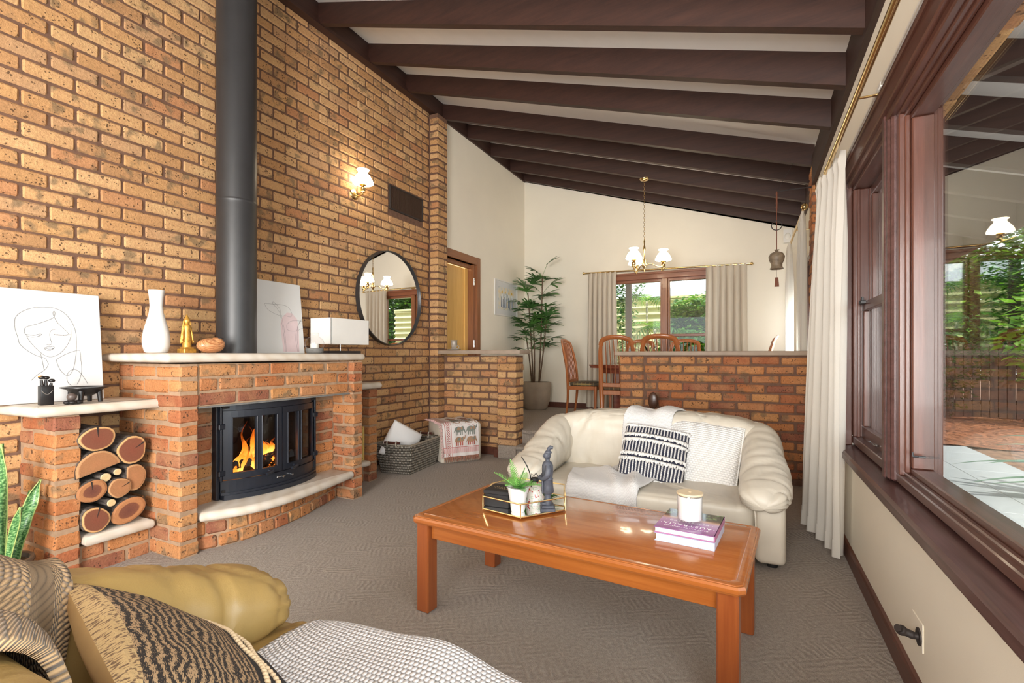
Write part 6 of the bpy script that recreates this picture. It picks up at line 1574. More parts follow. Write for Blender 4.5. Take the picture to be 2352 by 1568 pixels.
m = MB(); m.ell((-.003, 0, .302), (.018, .017, .012), 14, 8); m.tube([(-.002, 0, .305), (-.006, .003, .322), (-.014, .006, .330), (-.026, .008, .328)], [.008, .010, .011, .008], 10); m.build('top_knot', sm, st, smooth=50)
rod_ = thing('incense_stick', 'thin black curved stick rising behind the fern', 'ornament', (-.965, 2.15, TZ2))
m = MB(); m.tube(smooth_path([(.012, .01, 0), (.010, .01, .12), (-.004, .0, .18), (-.035, -.0, .225)]), .0025, 6); m.build('stick', M['blackmatte'], rod_, smooth=True)
# books and candle
def covermat():
    m, nt, b = new_mat('book_cover'); uv = coords(nt, 'obj'); sp = nt.nodes.new('ShaderNodeSeparateXYZ'); L(nt, uv, sp.inputs[0]); y = sp.outputs[1]
    g = ramp(nt, math_(nt, 'MULTIPLY', math_(nt, 'ADD', y, .145), 3.45), [(.0, (.22, .07, .22)), (.25, (.42, .17, .42)), (.48, (.62, .42, .62)), (.56, (.70, .42, .30)), (.62, (.16, .07, .04)), (.68, (.03, .04, .03))])
    fo = noise_n(nt, uv, 60, 4); fol = ramp(nt, fo, [(.5, (.02, .035, .02)), (.6, (.16, .26, .10))]).outputs[0]
    c = mixc(nt, math_(nt, 'GREATER_THAN', y, .062), g.outputs[0], fol); L(nt, c, b.inputs['Base Color']); b.inputs['Roughness'].default_value = .12; b.inputs['Coat Weight'].default_value = .5; return m
paper = plain('paper', (.78, .79, .82), .8, var=.06, nscale=200)
def book(name, label, loc, rz, w_, d_, h_, cov, spine, lip=.003):
    t = thing(name, label, 'book', loc, rz, 'books on the coffee table')
    m = MB(); m.bbox(-w_ / 2 + .004, w_ / 2 - .004, -d_ / 2 + .006, d_ / 2 - .004, .003, h_ - .003, .001); m.build('page_block', paper, t)
    m = MB(); m.bbox(-w_ / 2, w_ / 2, -d_ / 2, d_ / 2, h_ - .003, h_, .001); m.build('front_cover', cov, t)
    m = MB(); m.bbox(-w_ / 2, w_ / 2, -d_ / 2, d_ / 2, 0, .003, .001); m.build('back_cover', spine, t)
    m = MB(); m.bbox(w_ / 2 - .004, w_ / 2, -d_ / 2, d_ / 2, 0, h_, .001); m.build('spine', spine, t)
    return t
b1 = book('book', 'thick pale blue edged book under the purple book', (-.222, 2.098, TT), math.radians(-5), .222, .250, .032, plain('blue_cover', (.45, .55, .75), .3), plain('blue_spine', (.55, .62, .78), .3))
b2 = book('book', 'purple travel book with a forest photo cover on top of the stack', (-.222, 2.098, TT + .0335), math.radians(-5), .225, .262, .024, covermat(), plain('purple_spine', (.45, .17, .35), .25))
def text(body, size, loc, parent, mat, sp_=1.3):
    c_ = bpy.data.curves.new('lettering', 'FONT'); c_.body = body; c_.size = size; c_.align_x = 'CENTER'; c_.space_character = sp_; c_.extrude = .0002
    o = bpy.data.objects.new('lettering', c_); C.objects.link(o); o.parent = parent; o.location = loc; o.rotation_euler = (0, 0, PI); c_.materials.append(mat); bpy.context.view_layer.update(); me = bpy.data.meshes.new_from_object(o); q = bpy.data.objects.new('lettering', me); C.objects.link(q); q.parent = parent; q.location = loc; q.rotation_euler = (0, 0, PI); bpy.data.objects.remove(o); return q
wt = plain('white_ink', (.85, .83, .84), .4)
text('GREAT RAILWAY JOURNEYS', .0105, (.0, -.088, .0245), b2, wt); text('·AUSTRALIA·', .030, (0, -.080 + .028, .0245), b2, wt, 1.25); text('· NEW ZEALAND ·', .017, (0, -.028 + .014, .0245), b2, wt, 1.35)
cj = thing('candle_jar', 'white glass candle jar with a pale wooden lid on the books', 'candle', (-.222, 2.080, TT + .058))
m = MB(); m.lathe([(.0, .016), (.044, .016), (.046, .020), (.047, .108), (.0, .108)], 40); m.build('wax_filled_jar', M['white_ceramic'], cj, smooth=40)
m = MB(); m.lathe([(.0, .0), (.043, .0), (.0475, .006), (.0485, .112), (.0475, .114), (.0465, .112), (.046, .018), (.0, .014)], 40); m.build('glass', M['clear'], cj, smooth=40)
m = MB(); m.lathe([(.0, .112), (.044, .112), (.050, .114), (.051, .118), (.050, .122), (.0, .1225)], 40); m.tube([(.006 * math.cos(a), .006 * math.sin(a), .1227) for a in [2 * PI * i / 12 for i in range(12)]], .0006, 4, closed=True); m.build('lid', plain('pale_lid', (.70, .55, .36), .55, var=.06), cj, smooth=40)

# ---------------------------------------------------------------- snake plant
sp_ = thing('snake_plant', 'tall variegated snake plant in a patterned dark pot, cut off at the picture edge', 'plant', (-3.235, 1.015, 0))
def potm():
    m, nt, b = new_mat('patterned_pot'); v = coords(nt, 'obj'); sp = nt.nodes.new('ShaderNodeSeparateXYZ'); L(nt, v, sp.inputs[0])
    an = math_(nt, 'MULTIPLY', math_(nt, 'ARCTAN2', sp.outputs[1], sp.outputs[0]), 9.5); z = math_(nt, 'MULTIPLY', sp.outputs[2], 62)
    a1 = math_(nt, 'GREATER_THAN', math_(nt, 'ADD', math_(nt, 'SINE', math_(nt, 'ADD', math_(nt, 'MULTIPLY', an, 2), math_(nt, 'MULTIPLY', math_(nt, 'FLOOR', z), 1.57))), math_(nt, 'MULTIPLY', math_(nt, 'FRACT', z), -1.0)), -.1)
    c = mixc(nt, a1, (.05, .035, .025), (.35, .28, .20)); L(nt, c, b.inputs['Base Color']); b.inputs['Roughness'].default_value = .45; bump(nt, b, a1, .6, .006); return m
m = MB(); m.lathe([(.0, 0), (.085, 0), (.105, .03), (.122, .09), (.126, .14), (.124, .16)], 40); m.build('pot', potm(), sp_, smooth=40)
m = MB(); m.lathe([(.124, .158), (.134, .164), (.137, .176), (.133, .186), (.118, .184), (.112, .165), (.0, .160)], 40); m.build('rim', plain('glazed_rim', (.09, .07, .05), .25), sp_, smooth=40)
def snakem():
    m, nt, b = new_mat('snake_leaf'); uv = coords(nt, 'uv'); sp = nt.nodes.new('ShaderNodeSeparateXYZ'); L(nt, uv, sp.inputs[0]); x, y = sp.outputs[0], sp.outputs[1]
    n_ = noise_n(nt, coords(nt, 'uv', (3, 34, 1)), 1.4, 3); body = ramp(nt, n_, [(.4, (.035, .11, .035)), (.5, (.09, .24, .07)), (.6, (.26, .42, .18))]).outputs[0]
    e = math_(nt, 'GREATER_THAN', math_(nt, 'ABSOLUTE', math_(nt, 'SUBTRACT', x, .5)), .45); c = mixc(nt, e, body, (.36, .44, .14)); L(nt, c, b.inputs['Base Color']); b.inputs['Roughness'].default_value = .35; return m
sk = snakem()
for (x, y, h_, w_, lx, ly, tw) in ((.0, .02, .60, .052, .05, -.02, .2), (.02, .055, .40, .046, .03, .09, 1.0), (.03, -.03, .44, .05, .06, -.02, -.4), (-.04, .0, .52, .05, -.03, .03, .6), (.05, .02, .30, .045, .08, .02, .1), (-.02, -.06, .48, .05, -.02, -.08, 2.0), (.0, .08, .34, .04, -.02, .06, 2.4)):
    def fn(u, v, x=x, y=y, h_=h_, w_=w_, lx=lx, ly=ly, tw=tw):
        a = (u - .5) * 2; wd = w_ * .5 * (.72 + .5 * math.sin(v * 2.4)) * (1 - v ** 7) * (1 if v < .8 else math.sqrt(max(0, (1 - v) / .2)))
        ang = tw + .25 * v; cx = x + lx * v ** 1.4; cy = y + ly * v ** 1.4
        return (cx + math.cos(ang) * a * wd - math.sin(ang) * (.012 * (1 - a * a) - .004 * math.sin(v * 20)), cy + math.sin(ang) * a * wd + math.cos(ang) * .012 * (1 - a * a), .15 + v * h_)
    m = MB(); m.grid(fn, 8, 26); o = m.build('leaf', sk, sp_, smooth=True, fixn=False); s = o.modifiers.new('s', 'SOLIDIFY'); s.thickness = .004
# ---------------------------------------------------------------- dining table and chairs
FZ = .30
dt = thing('dining_table', 'dark red timber dining table with rounded ends behind the low wall', 'table', (-1.20, 6.62, FZ))
m = MB()
op = [(.80 * spow(math.cos(a), .55), .46 * spow(math.sin(a), .7)) for a in [2 * PI * i / 48 for i in range(48)]]
m.prism([(x * .985, y * .985) for x, y in op], .700, .728, 'z'); m.prism(op, .726, .742, 'z'); m.build('table_top', M['tablewood2'], dt, smooth=30)
m = MB()
ap = [(.66 * spow(math.cos(a), .5), .33 * spow(math.sin(a), .6)) for a in [2 * PI * i / 40 for i in range(40)]]
m.prism(ap, .63, .70, 'z'); m.build('apron', M['tablewood2'], dt, smooth=30)
for sx in (-1, 1):
    m = MB(); m.bbox(sx * .42 - .05, sx * .42 + .05, -.12, .12, .06, .64, .015); m.bbox(sx * .42 - .04, sx * .42 + .04, -.33, .33, 0, .07, .02); m.build('pedestal', M['tablewood2'], dt)
def plaid():
    m, nt, b = new_mat('plaid_fabric'); v = coords(nt, 'obj'); sp = nt.nodes.new('ShaderNodeSeparateXYZ'); L(nt, v, sp.inputs[0])
    def st(q, f, w_): return math_(nt, 'LESS_THAN', math_(nt, 'FRACT', math_(nt, 'MULTIPLY', q, f)), w_)
    c = mixc(nt, st(sp.outputs[0], 9, .45), (.085, .065, .04), (.035, .05, .035)); c = mixc(nt, math_(nt, 'MULTIPLY', st(sp.outputs[1], 9, .4), .6), c, (.12, .06, .03)); c = mixc(nt, math_(nt, 'MULTIPLY', st(sp.outputs[0], 18, .12), .7), c, (.40, .28, .10)); c = mixc(nt, math_(nt, 'MULTIPLY', st(sp.outputs[1], 18, .12), .5), c, (.40, .28, .10))
    L(nt, c, b.inputs['Base Color']); b.inputs['Roughness'].default_value = .9; return m
M['plaid'] = plaid()
def make_chair(label, loc, rz):
    """faces +Y; the back is at -Y"""
    t = thing('dining_chair', label, 'chair', loc, rz, 'slat back dining chairs round the dining table')
    m = MB(); sq_pillow(m, (0, .02, .465), (.225, .215, .035), .6, .35, 36, 16); m.build('seat', M['plaid'], t, smooth=True, merge=.0004)
    def bp(z): return -.20 - .11 * max(0, (z - .45) / .63) ** 1.3 + .015 * math.sin(max(0, (z - .45) / .63) * PI)
    for s in (-1, 1):
        m = MB(); pts = smooth_path([(s * .185, -.235, 0), (s * .195, -.205, .25), (s * .205, bp(.45), .45), (s * .205, bp(.7), .70), (s * .200, bp(.9), .90), (s * .185, bp(1.0), 1.0)], 6)
        m.tube(pts, [.016 + .008 * math.sin(PI * i / (len(pts) - 1)) for i in range(len(pts))], 8, sx=.85, sy=1.25); m.build('leg', M['chairwood'], t, smooth=50)
        m = MB(); m.tube([(s * .195, .19, 0), (s * .20, .20, .43)], [.016, .022], 8); m.build('leg', M['chairwood'], t, smooth=50)
        m = MB(); m.bbox(s * .205 - .012, s * .205 + .012, -.19, .19, .385, .44, .004); m.build('seat_rail', M['chairwood'], t)
    for y in (-.19, .20):
        m = MB(); m.bbox(-.20, .20, y - .012, y + .012, .385, .44, .004); m.build('seat_rail', M['chairwood'], t)
    m = MB(); pts = smooth_path([(-.19, bp(.985), .985), (-.165, bp(1.05), 1.045), (-.09, bp(1.08) - .02, 1.075), (0, bp(1.09) - .026, 1.083), (.09, bp(1.08) - .02, 1.075), (.165, bp(1.05), 1.045), (.19, bp(.985), .985)], 6)
    m.tube(pts, .024, 8, sx=1.2, sy=.6, up=(0, 1, 0)); m.build('top_rail', M['chairwood'], t, smooth=50)
    m = MB(); m.bbox(-.20, .20, bp(.5) - .012, bp(.5) + .012, .48, .53, .005); m.build('lower_rail', M['chairwood'], t)
    for i in range(6):
        x = -.14 + .28 * i / 5; m = MB(); pts = [(x * (1 - .10 * (q / 10)), bp(.52 + .53 * q / 10) - .018 * (1 - (x / .2) ** 2) * (q / 10), .52 + .53 * q / 10) for q in range(11)]
        m.tube(pts, .0085, 6, sx=1.2, sy=.7); m.build('slat', M['chairwood'], t, smooth=50)
    return t
make_chair('dining chair standing side on at the palm end of the table', (-2.12, 6.74, FZ), -PI / 2)
make_chair('dining chair nearest the carpeted step, back to the room', (-1.45, 6.08, FZ), 0)
make_chair('dining chair seen through its slats over the middle of the low wall', (-.93, 5.98, FZ), 0)
make_chair('dining chair on the window side facing the chair nearest the step', (-1.50, 7.18, FZ), PI)
make_chair('dining chair on the window side behind the flowers', (-.86, 7.18, FZ), PI)
make_chair('dining chair turned edge on near the taupe right curtain', (-.06, 6.60, FZ), PI / 2)
fa = thing('flower_arrangement', 'dark strappy leaves and red flowers standing on the dining table', 'flowers', (-1.22, 6.62, FZ + .742))
m = MB(); m.lathe([(.0, 0), (.045, 0), (.065, .05), (.055, .10), (.035, .13), (.038, .14), (.0, .12)], 20); m.build('vase', M['blackmatte'], fa, smooth=40)
dg = plain('dark_leaf', (.018, .035, .015), .4)
def strap(parent, base, dirv, ln, w_, droop, mat, nm='leaf', n=8):
    m = MB(); d = Vector(dirv).normalized(); side = d.cross(Vector((0, 0, 1))); side = side.normalized() if side.length > .01 else Vector((1, 0, 0))
    vs = []
    for i in range(n + 1):
        t = i / n; p = Vector(base) + d * ln * t + Vector((0, 0, -droop * t * t)); wd = w_ * (math.sin(PI * min(1, t * .9 + .12)) ** .7) * .5; up = side.cross(d)
        vs += [p - side * wd, p - up * wd * .25, p + side * wd]
    m.add(vs, [f for i in range(n) for f in ((3 * i, 3 * i + 1, 3 * i + 4, 3 * i + 3), (3 * i + 1, 3 * i + 2, 3 * i + 5, 3 * i + 4))])
    return m.build(nm, mat, parent, smooth=True, fixn=False)
for (dx, dy, dz, ln) in ((-1, 0, .75, .34), (-.7, -.3, .9, .30), (.9, 0, .8, .28), (.5, .4, 1, .30), (-.2, -.4, 1, .26), (.2, .1, 1.2, .24), (-.9, .4, .5, .28)): strap(fa, (0, 0, .12), (dx, dy, dz), ln, .032, .10, dg)
rf = plain('red_petal', (.62, .02, .03), .5)
rr = random.Random(5)
for i in range(7):
    m = MB(); x, y, z = -.36 + rr.uniform(-.03, .03), rr.uniform(-.03, .03), .04 + rr.uniform(0, .10)
    m.ell((x, y, z), (.018, .018, .014), 8, 6); m.cyl((x * .8, y, .0), (x, y, z), .002, .002, 5); m.build('red_flower', rf, fa, smooth=True)

# ---------------------------------------------------------------- palm
pp = thing('potted_palm', 'tall lady palm with fan leaves in a big taupe pot against the dining wall', 'plant', (-3.12, 7.26, FZ))
m = MB(); m.lathe([(.0, 0), (.165, 0), (.185, .02), (.225, .16), (.243, .32), (.238, .42), (.228, .44), (.214, .44), (.222, .38), (.0, .37)], 40); m.build('pot', M['pot'], pp, smooth=45)
m = MB(); m.lathe([(.0, .395), (.218, .385)], 24); m.build('soil', M['soil'], pp)
pg = plain('palm_green', (.055, .15, .035), .4, var=.35, nscale=9, spec=.5); pg2 = plain('palm_green_light', (.10, .24, .05), .4, var=.3, nscale=9, spec=.5)
rr = random.Random(12)
def fan(base, d, ln, spread, n, mat):
    m = MB(); d = Vector(d).normalized(); side = d.cross(Vector((0, 0, 1))).normalized(); up = side.cross(d).normalized()
    for i in range(n):
        a = -spread + 2 * spread * i / (n - 1); dd = (d * math.cos(a) + side * math.sin(a) + up * rr.uniform(-.10, .22)).normalized()
        l_ = ln * (1 - .18 * abs(a) / spread) * rr.uniform(.88, 1.08); w_ = .037 * rr.uniform(.8, 1.1); sd = dd.cross(up).normalized(); vs = []; K = 6
        for k in range(K + 1):
            t = k / K; p = Vector(base) + dd * l_ * t + Vector((0, 0, -.22 * l_ * t * t)); wd = w_ * .5 * (min(1, t * 4 + .25)) * (1 if t < .8 else (1 - t) / .2 * .9 + .1)
            vs += [p - sd * wd + up * wd * .3, p, p + sd * wd + up * wd * .3]
        m.add(vs, [f for k in range(K) for f in ((3 * k, 3 * k + 1, 3 * k + 4, 3 * k + 3), (3 * k + 1, 3 * k + 2, 3 * k + 5, 3 * k + 4))])
    return m.build('fan_leaf', mat, pp, smooth=True, fixn=False)
canes = [((-.03, -.04), (-.12, -.05), 1.50), ((.05, .0), (.13, -.04), 1.76), ((-.0, -.06), (.01, -.14), 1.15), ((.08, -.07), (.22, -.10), 1.05), ((-.08, .03), (-.20, .02), .92)]
for ci, ((x0, y0), (x1, y1), h_) in enumerate(canes):
    m = MB(); P = smooth_path([(x0, y0, .37), ((x0 + x1) / 2 + .01, (y0 + y1) / 2, .37 + h_ * .5), (x1, y1, .37 + h_)], 10); m.tube(P, [.0125 - .004 * i / len(P) + .0012 * (i % 2) for i in range(len(P))], 8); m.build('cane', M['stem'], pp, smooth=50)
    nf = {0: 13, 1: 18, 2: 11, 3: 11, 4: 7}[ci]
    for k in range(nf):
        f = 1 - (k / nf) * (.55 if ci < 2 else .5); i_ = min(len(P) - 1, int(f * (len(P) - 1))); b0 = P[i_]
        a = k * 2.4 + ci; d = Vector((math.cos(a), math.sin(a) * .7 - .15, rr.uniform(.35, 1.1) if k > 1 else 1.6)).normalized()
        st_ = rr.uniform(.10, .22); tip = b0 + d * st_
        m = MB(); m.tube([b0, b0 + d * st_ * .5 + Vector((0, 0, .01)), tip], .003, 5); m.build('petiole', pg2, pp, smooth=True)
        dd = Vector((d.x, d.y, d.z * .45)).normalized(); fan(tip, dd, rr.uniform(.23, .31), 1.2, rr.choice((7, 8, 9)), pg if rr.random() < .65 else pg2)

# ---------------------------------------------------------------- wind chime
wc_ = thing('wind_chime', 'stoneware bell wind chime hanging on a cord from a thin bracket at the brick pier', 'wind chime', (.205, 5.0, 0))
cw = plain('stoneware_bell', (.20, .15, .10), .5, var=.35, nscale=30); cord = plain('cord', (.16, .055, .03), .8)
m = MB(); m.tube([(0, 0, 2.64), (.15, .04, 2.655), (.285, .08, 2.665)], .006, 8); m.build('bracket_arm', M['mdf'], wc_, smooth=40)
m = MB(); m.tube([(.0, 0, 2.64), (.14, .03, 2.90)], .0018, 5); m.tube([(.14, .03, 2.90), (.24, .05, 3.02)], .0018, 5); m.build('stay_wire', M['mdf'], wc_)
m = MB(); P = [(0, 0, 2.64 - .02 * i) for i in range(28)]; m.tube(P, [(.010 if i % 2 else .007) if i < 9 else .004 for i in range(28)], 6); m.build('cord', cord, wc_, smooth=True)
m = MB(); m.tube([(.042 * math.cos(a), 0, 2.335 + .042 * math.sin(a)) for a in [2 * PI * i / 24 for i in range(24)]], .0045, 6, closed=True); m.build('ring', M['mdf'], wc_, smooth=True)
m = MB(); m.lathe([(.0, 2.118), (.022, 2.116), (.012, 2.105), (.016, 2.10), (.050, 2.085), (.066, 2.055), (.060, 2.02), (.046, 1.99), (.046, 1.965), (.056, 1.945), (.050, 1.942), (.040, 1.965), (.0, 2.0)], 28); m.build('bell', cw, wc_, smooth=45)
m = MB(); m.tube([(0, 0, 1.99), (0, 0, 1.865)], .0012, 4); m.build('string', cord, wc_)
m = MB(); m.prism([(-.013, 1.868), (.013, 1.868), (.020, 1.785), (-.018, 1.785)], -.003, .003, 'y'); m.build('clapper', cord, wc_)

# ================================================================ OUTSIDE
tile = plain('patio_tile', (.40, .43, .45), .35, var=.04, nscale=3)
m = MB(); m.box(.8, 2.72, -3.5, 11.0, -.25, -.118); pat = struct(m.build('patio', M['concrete']), 'pale tiled patio outside the side window')
tme = MB().bbox(-.2975, .2975, -.2975, .2975, -.03, 0, .002).mesh('tile', tile)
for i in range(3):
    for j in range(19):
        x, y = 1.18 + i * .6, -1.0 + j * .6
        if x > 2.0 and y > 9.2: continue
        o = bpy.data.objects.new('tile', tme); C.objects.link(o); o.parent = pat; o.location = (x, y, -.1)
mul = plain('mulch', (.20, .075, .035), .95, var=.6, nscale=14, bmp=1.0, bscale=60); soilg = plain('garden_soil', (.16, .085, .05), .95, var=.5, nscale=10, bmp=.8, bscale=40)
m = MB(); m.box(-14, 26, 13.0, 40, -.25, -.14); m.box(2.72, 26, -12, 13.0, -.25, -.14); m.box(-14, .8, 7.9, 13, -.25, -.14); struct(m.build('ground', soilg), 'bare garden soil')
bed = MB(); bed.grid(lambda u, v: (2.0 + u * 7, 8.7 + v * 4.2 + .25 * math.sin(u * 9), -.10 + .10 * math.sin(v * PI) + .05 * nz((u * 9, v * 9, 0))), 50, 40)
struct(bed.build('garden_bed', mul, smooth=True), 'garden bed of red brown bark mulch')
m = MB(); rr = random.Random(8)
for i in range(2600):
    x, y = rr.uniform(2.1, 7), rr.uniform(8.9, 12.4); a = rr.uniform(0, PI); l_ = rr.uniform(.02, .06); z = -.02 + .10 * math.sin((y - 8.7) / 4.2 * PI) + rr.uniform(-.02, .03) - .06
    dx, dy = math.cos(a) * l_, math.sin(a) * l_; m.add([(x - dx, y - dy, z), (x + dy * .2, y - dx * .2, z + .008), (x + dx, y + dy, z + .01), (x - dy * .2, y + dx * .2, z + .008)], [(0, 1, 2, 3)])
o = m.build('bark_chips', mul, fixn=False); tag(o, 'loose bark chips strewn over the garden bed', 'mulch', kind='stuff')
# paling fence
fw = plain('fence_wood', (.055, .032, .024), .8, var=.3, nscale=9)
fe = thing('paling_fence', 'dark timber paling fence at the back of the garden bed', 'fence', (3.0, 12.4, -.1))
pme = MB().bbox(-.058, .058, -.008, .008, 0, 1.45, .004).mesh('paling', fw)
for i in range(60):
    o = bpy.data.objects.new('paling', pme); C.objects.link(o); o.parent = fe; o.location = (-1.2 + i * .137, i * .02, .03)
for z in (.3, 1.05):
    m = MB(); m.box(-1.3, 7.1, .02, .07, z, z + .08); o = m.build('rail', fw, fe); 
    for v in o.data.vertices: v.co.y += (v.co.x + 1.2) * .146
# corrugated fence seen through the dining window
cy = plain('yellow_steel', (.62, .60, .30), .45, var=.03)
cf_ = thing('corrugated_fence', 'pale yellow corrugated steel fence outside the dining window', 'fence', (-1.2, 11.2, 0))
m = MB(); m.grid(lambda u, v: (-3.4 + 6.8 * u, .035 * math.sin(v * 2 * PI * 16), .0 + v * 2.42), 2, 216); m.build('corrugated_sheet', cy, cf_, smooth=True, fixn=False)
m = MB(); m.bbox(-3.4, 3.4, -.05, .05, 2.41, 2.47, .01); m.build('top_rail', cy, cf_)
vp = thing('veranda_post', 'dark timber post outside the dining window', 'post', (-2.02, 9.0, 0))
m = MB(); m.bbox(-.05, .05, -.05, .05, 0, 3.2, .005); m.build('post', fw, vp)
# eave outside the side window: lining, rafters, fascia, gutter and downpipe
eav = bpy.data.objects.new('eave', None); C.objects.link(eav); struct(eav, 'deep eave with dark rafters over the patio')
def ze(x): return 2.72 - .31 * (x - .5)
m = MB(); m.prism([(.62, ze(.62) + .185), (2.05, ze(2.05) + .185), (2.05, ze(2.05) + .22), (.62, ze(.62) + .22)], Y0, 9.6, 'y'); m.build('eave_lining', M['ceiling'], eav)
m = MB(); m.prism([(.62, ze(.62)), (1.98, ze(1.98)), (1.98, ze(1.98) + .187), (.62, ze(.62) + .187)], 0, .062, 'y'); eme = m.mesh('rafter', M['beam'])
y = 3.23
ys = [3.2 + .575 * k for k in range(-10, 11)]
for y in ys:
    o = bpy.data.objects.new('rafter', eme); C.objects.link(o); o.parent = eav; o.location = (0, y, 0)
m = MB(); m.bbox(1.98, 2.02, Y0, 9.7, ze(2.0) - .03, ze(2.0) + .22, .004); m.build('fascia', M['beam_y'], eav)
m = MB(); m.prism([(2.02, 2.52), (2.02, 2.44), (2.10, 2.44), (2.12, 2.53), (2.11, 2.53), (2.095, 2.45), (2.03, 2.45), (2.03, 2.52)], Y0, 9.7, 'y'); m.build('gutter', plain('gutter_brown', (.10, .07, .055), .4), eav)
m = MB(); m.tube(smooth_path([(2.07, 8.3, 2.45), (2.07, 8.3, 2.25), (2.05, 8.3, 2.15), (1.95, 8.3, 2.10), (1.80, 8.3, 2.08)], 5), .038, 12); m.build('downpipe', plain('pipe_grey', (.22, .20, .20), .4), eav, smooth=50)
po = thing('patio_post', 'dark timber veranda post at the far end of the patio', 'post', (1.96, 8.05, -.1))
m = MB(); m.bbox(-.07, .07, -.07, .07, 0, 2.55, .008); m.build('post', fw, po)
m = MB(); m.bbox(.07, .10, -.06, .06, .0, 2.5, .004); m.build('cover_strip', fw, po)
# far gable eave, added to keep sun off the dining window
m = MB(); m.prism([(-3.8, ze(-3.8) + .18), (2.05, ze(2.05) + .18), (2.05, ze(2.05) + .21), (-3.8, ze(-3.8) + .21)], Y1, 8.5, 'y'); m.build('eave_lining', M['ceiling'], eav)

# vegetation
def leafmat(name, c, c2, trans=.35):
    m = bpy.data.materials.new(name); m.use_nodes = True; nt = m.node_tree; b = nt.nodes['Principled BSDF']; o = nt.nodes['Material Output']
    g = nt.nodes.new('ShaderNodeNewGeometry'); r = ramp(nt, g.outputs['Random Per Island'], [(0, c), (1, c2)]); L(nt, r.outputs[0], b.inputs['Base Color']); b.inputs['Roughness'].default_value = .38
    t = nt.nodes.new('ShaderNodeBsdfTranslucent'); L(nt, mixc(nt, 1.0, r.outputs[0], (1.6, 1.7, .6), 'MULTIPLY'), t.inputs[0]); mx = nt.nodes.new('ShaderNodeMixShader'); mx.inputs[0].default_value = trans
    L(nt, b.outputs[0], mx.inputs[1]); L(nt, t.outputs[0], mx.inputs[2]); L(nt, mx.outputs[0], o.inputs[0]); return m
lf_dark = leafmat('leaf_dark', (.018, .06, .022), (.05, .13, .04)); lf_mid = leafmat('leaf_mid', (.03, .11, .03), (.10, .24, .05)); lf_light = leafmat('leaf_light', (.10, .26, .04), (.26, .44, .08))
def foliage(parent, name, blobs, n, size, mat, seed, flat=.5):
    rr = random.Random(seed); m = MB(); tot = sum(b[3] * b[4] * b[5] for b in blobs)
    for (cx, cy_, cz, rx, ry, rz_) in blobs:
        k = int(n * rx * ry * rz_ / tot)
        for _ in range(k):
            while True:
                p = Vector((rr.uniform(-1, 1), rr.uniform(-1, 1), rr.uniform(-1, 1)))
                if .25 < p.length < 1: break
            p = p * (p.length ** -.35); 
            c_ = Vector((cx + p.x * rx, cy_ + p.y * ry, cz + p.z * rz_)); l_ = size * rr.uniform(.6, 1.3); a = rr.uniform(0, 2 * PI); d = Vector((math.cos(a), math.sin(a), rr.uniform(-.7, .4))).normalized(); s = d.cross(Vector((rr.uniform(-.4, .4), rr.uniform(-.4, .4), 1))).normalized() * l_ * .24
            m.add([c_, c_ + d * l_ * .45 + s, c_ + d * l_, c_ + d * l_ * .45 - s], [(0, 1, 2, 3)])
    o = m.build(name, mat, parent, fixn=False); o['kind'] = 'stuff'; return o
def shrub(name, label, cat, loc, blobs, n, size, mat, seed, trunk=None, mat2=None):
    t = thing(name, label, cat, loc)
    foliage(t, 'foliage', blobs, n, size, mat, seed)
    if mat2: foliage(t, 'young_foliage', [(b[0], b[1] - .1, b[2] + .1, b[3] * .95, b[4] * .95, b[5] * .95) for b in blobs], n // 4, size * 1.1, mat2, seed + 50)
    for k, (p, q, r) in enumerate(trunk or [((0, 0, 0), (0, 0, blobs[0][2]), .05)]):
        m = MB(); m.tube(smooth_path([p, ((p[0] + q[0]) / 2 + .08, (p[1] + q[1]) / 2, (p[2] + q[2]) / 2), q], 4), [r * (1 - .06 * i) for i in range(9)], 8); m.build('trunk', M['bark'], t, smooth=True)
    return t
shrub('tree', 'tall leafy tree beyond the paling fence beside the eave end', 'tree', (4.6, 13.6, -.1), [(0, 0, 3.3, 2.0, 1.3, 1.7), (-1.2, -.2, 2.3, 1.5, .9, 1.2), (1.4, 0, 2.2, 1.6, 1.0, 1.4)], 16000, .16, lf_mid, 1, [((0, 0, 0), (.2, 0, 2.8), .14), ((-.8, 0, 0), (-1.1, 0, 2.2), .09)], lf_light)
shrub('tree', 'dark dense tree filling the gap behind the patio post', 'tree', (2.6, 14.2, -.1), [(0, 0, 2.6, 1.6, 1.2, 2.0), (.6, 0, 1.2, 1.5, .9, .9)], 14000, .15, lf_dark, 2, [((0, 0, 0), (0, 0, 2.2), .12)], lf_mid)
shrub('tree', 'tall tree at the picture edge beyond the garden bed', 'tree', (8.2, 14.0, -.1), [(0, 0, 3.4, 2.4, 1.4, 2.2), (-.8, 0, 1.6, 1.6, 1.0, 1.0)], 15000, .18, lf_mid, 3, [((0, 0, 0), (.1, 0, 2.8), .15)], lf_light)
shrub('shrub', 'shrub with large sunlit yellow green leaves in the garden bed', 'shrub', (4.45, 10.9, -.05), [(0, 0, 1.6, .75, .6, .75), (.3, 0, 2.4, .7, .5, .5), (-.1, 0, .95, .5, .4, .4)], 620, .26, lf_light, 4, [((0, 0, 0), (.1, 0, 2.0), .03), ((.1, 0, 0), (.3, 0, 2.3), .02)])
shrub('shrub', 'dark small leaved shrub against the paling fence', 'shrub', (3.35, 12.0, -.05), [(0, 0, 1.3, .7, .45, .8), (0, 0, .5, .4, .3, .4)], 1600, .10, lf_dark, 5)
shrub('tree', 'broad dark tree crown closing the view behind the other trees', 'tree', (5.5, 17.0, -.1), [(-2, 0, 2.4, 3.0, 1.2, 2.3), (2.4, 0, 2.6, 3.4, 1.2, 2.5)], 15000, .30, lf_dark, 21)
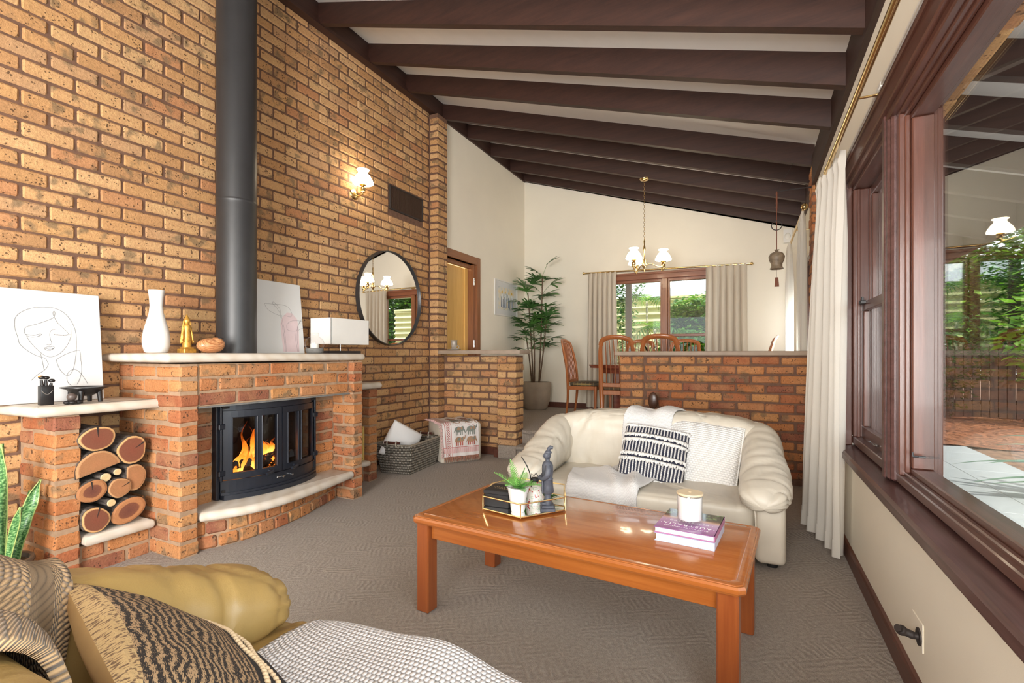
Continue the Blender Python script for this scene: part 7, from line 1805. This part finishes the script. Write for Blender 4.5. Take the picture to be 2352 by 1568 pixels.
shrub('hedge', 'low dark hedge behind the fence palings', 'hedge', (5.2, 12.95, -.1), [(0, 0, 1.35, 1.9, .35, .75)], 2600, .11, lf_dark, 6)
flax = thing('flax_plant', 'broad grey green strap leaves arching in beside the patio', 'plant', (2.95, 5.9, -.1))
fm_ = plain('flax_leaf', (.06, .16, .10), .4, var=.25, nscale=6)
for i, (dx, dy, dz, ln, w_, dr) in enumerate(((-1, .2, .9, 1.25, .07, .55), (-1, -.2, .55, 1.3, .07, .45), (-1, .4, .45, 1.35, .075, .5), (-.9, -.5, .35, 1.1, .07, .45), (-1, .0, .25, 1.2, .06, .35), (-.7, .8, .8, 1.2, .07, .5), (-.6, -.3, 1.4, 1.3, .07, .6), (-.2, .4, 1.5, 1.3, .07, .3), (.5, .4, 1.2, 1.2, .07, .4), (.8, -.4, .9, 1.2, .07, .4), (-.9, -.9, .7, 1.2, .065, .5), (-1, .6, 1.2, 1.4, .07, .7), (-.8, .1, .1, 1.0, .06, .2))):
    strap(flax, (0, 0, .15), (dx, dy, dz), ln, w_ * 1.5, dr, fm_, n=12)
# behind the dining window
shrub('shrub', 'leafy dark green shrub beside the post outside the dining window', 'shrub', (-2.62, 10.0, 0), [(0, 0, 1.9, .55, .5, .95), (.2, 0, 2.6, .5, .4, .5)], 2200, .10, lf_mid, 7, None, lf_dark)
shrub('hedge', 'bright sunlit hedge outside the window chair side', 'hedge', (-1.0, 10.5, 0), [(0, 0, 1.35, .70, .4, .75), (.05, 0, 2.0, .62, .35, .35)], 6500, .13, lf_light, 8, None, lf_mid)
shrub('shrub', 'dark glossy shrub low outside the right window light', 'shrub', (-1.0, 9.7, 0), [(0, 0, 1.25, .62, .35, .42)], 1500, .11, lf_mid, 9)
for (x, y, h_, lb, sd) in ((-1.98, 10.5, 2.30, 'young palm with drooping fronds before the yellow fence, by the post', 3), (-1.76, 10.2, 1.70, 'shorter palm with pale trunk before the yellow fence', 4)):
    t = thing('garden_palm', lb, 'palm', (x, y, 0)); rr = random.Random(sd)
    m = MB(); m.tube([(0, 0, 0), (.03, 0, h_ * .5), (.0, 0, h_)], [.035, .03, .022], 10); m.build('trunk', plain('palm_trunk', (.42, .38, .26), .7, var=.2, nscale=20), t, smooth=True)
    for k in range(9):
        a = k * 2 * PI / 9 + rr.uniform(-.2, .2); d = Vector((math.cos(a), math.sin(a), rr.uniform(.5, 1.1))).normalized(); ln = rr.uniform(.6, .8); side = d.cross(Vector((0, 0, 1))).normalized(); m = MB(); P = [Vector((0, 0, h_)) + d * ln * q / 10 + Vector((0, 0, -.5 * (q / 10) ** 2)) for q in range(11)]; m.tube(P, .004, 5)
        for q in range(1, 11):
            for s in (-1, 1):
                tip = P[q] + side * s * .22 * math.sin(PI * (q / 10 * .8 + .15)) + (P[q] - P[q - 1]).normalized() * .12 + Vector((0, 0, -.08)); w_ = (P[q] - P[q - 1]).normalized() * .014; m.add([P[q] - w_, (P[q] + tip) / 2 - w_ + Vector((0, 0, .01)), tip, (P[q] + tip) / 2 + w_ + Vector((0, 0, .01)), P[q] + w_], [(0, 1, 2, 3, 4)])
        m.build('frond', lf_light if k % 2 else lf_mid, t, fixn=False)
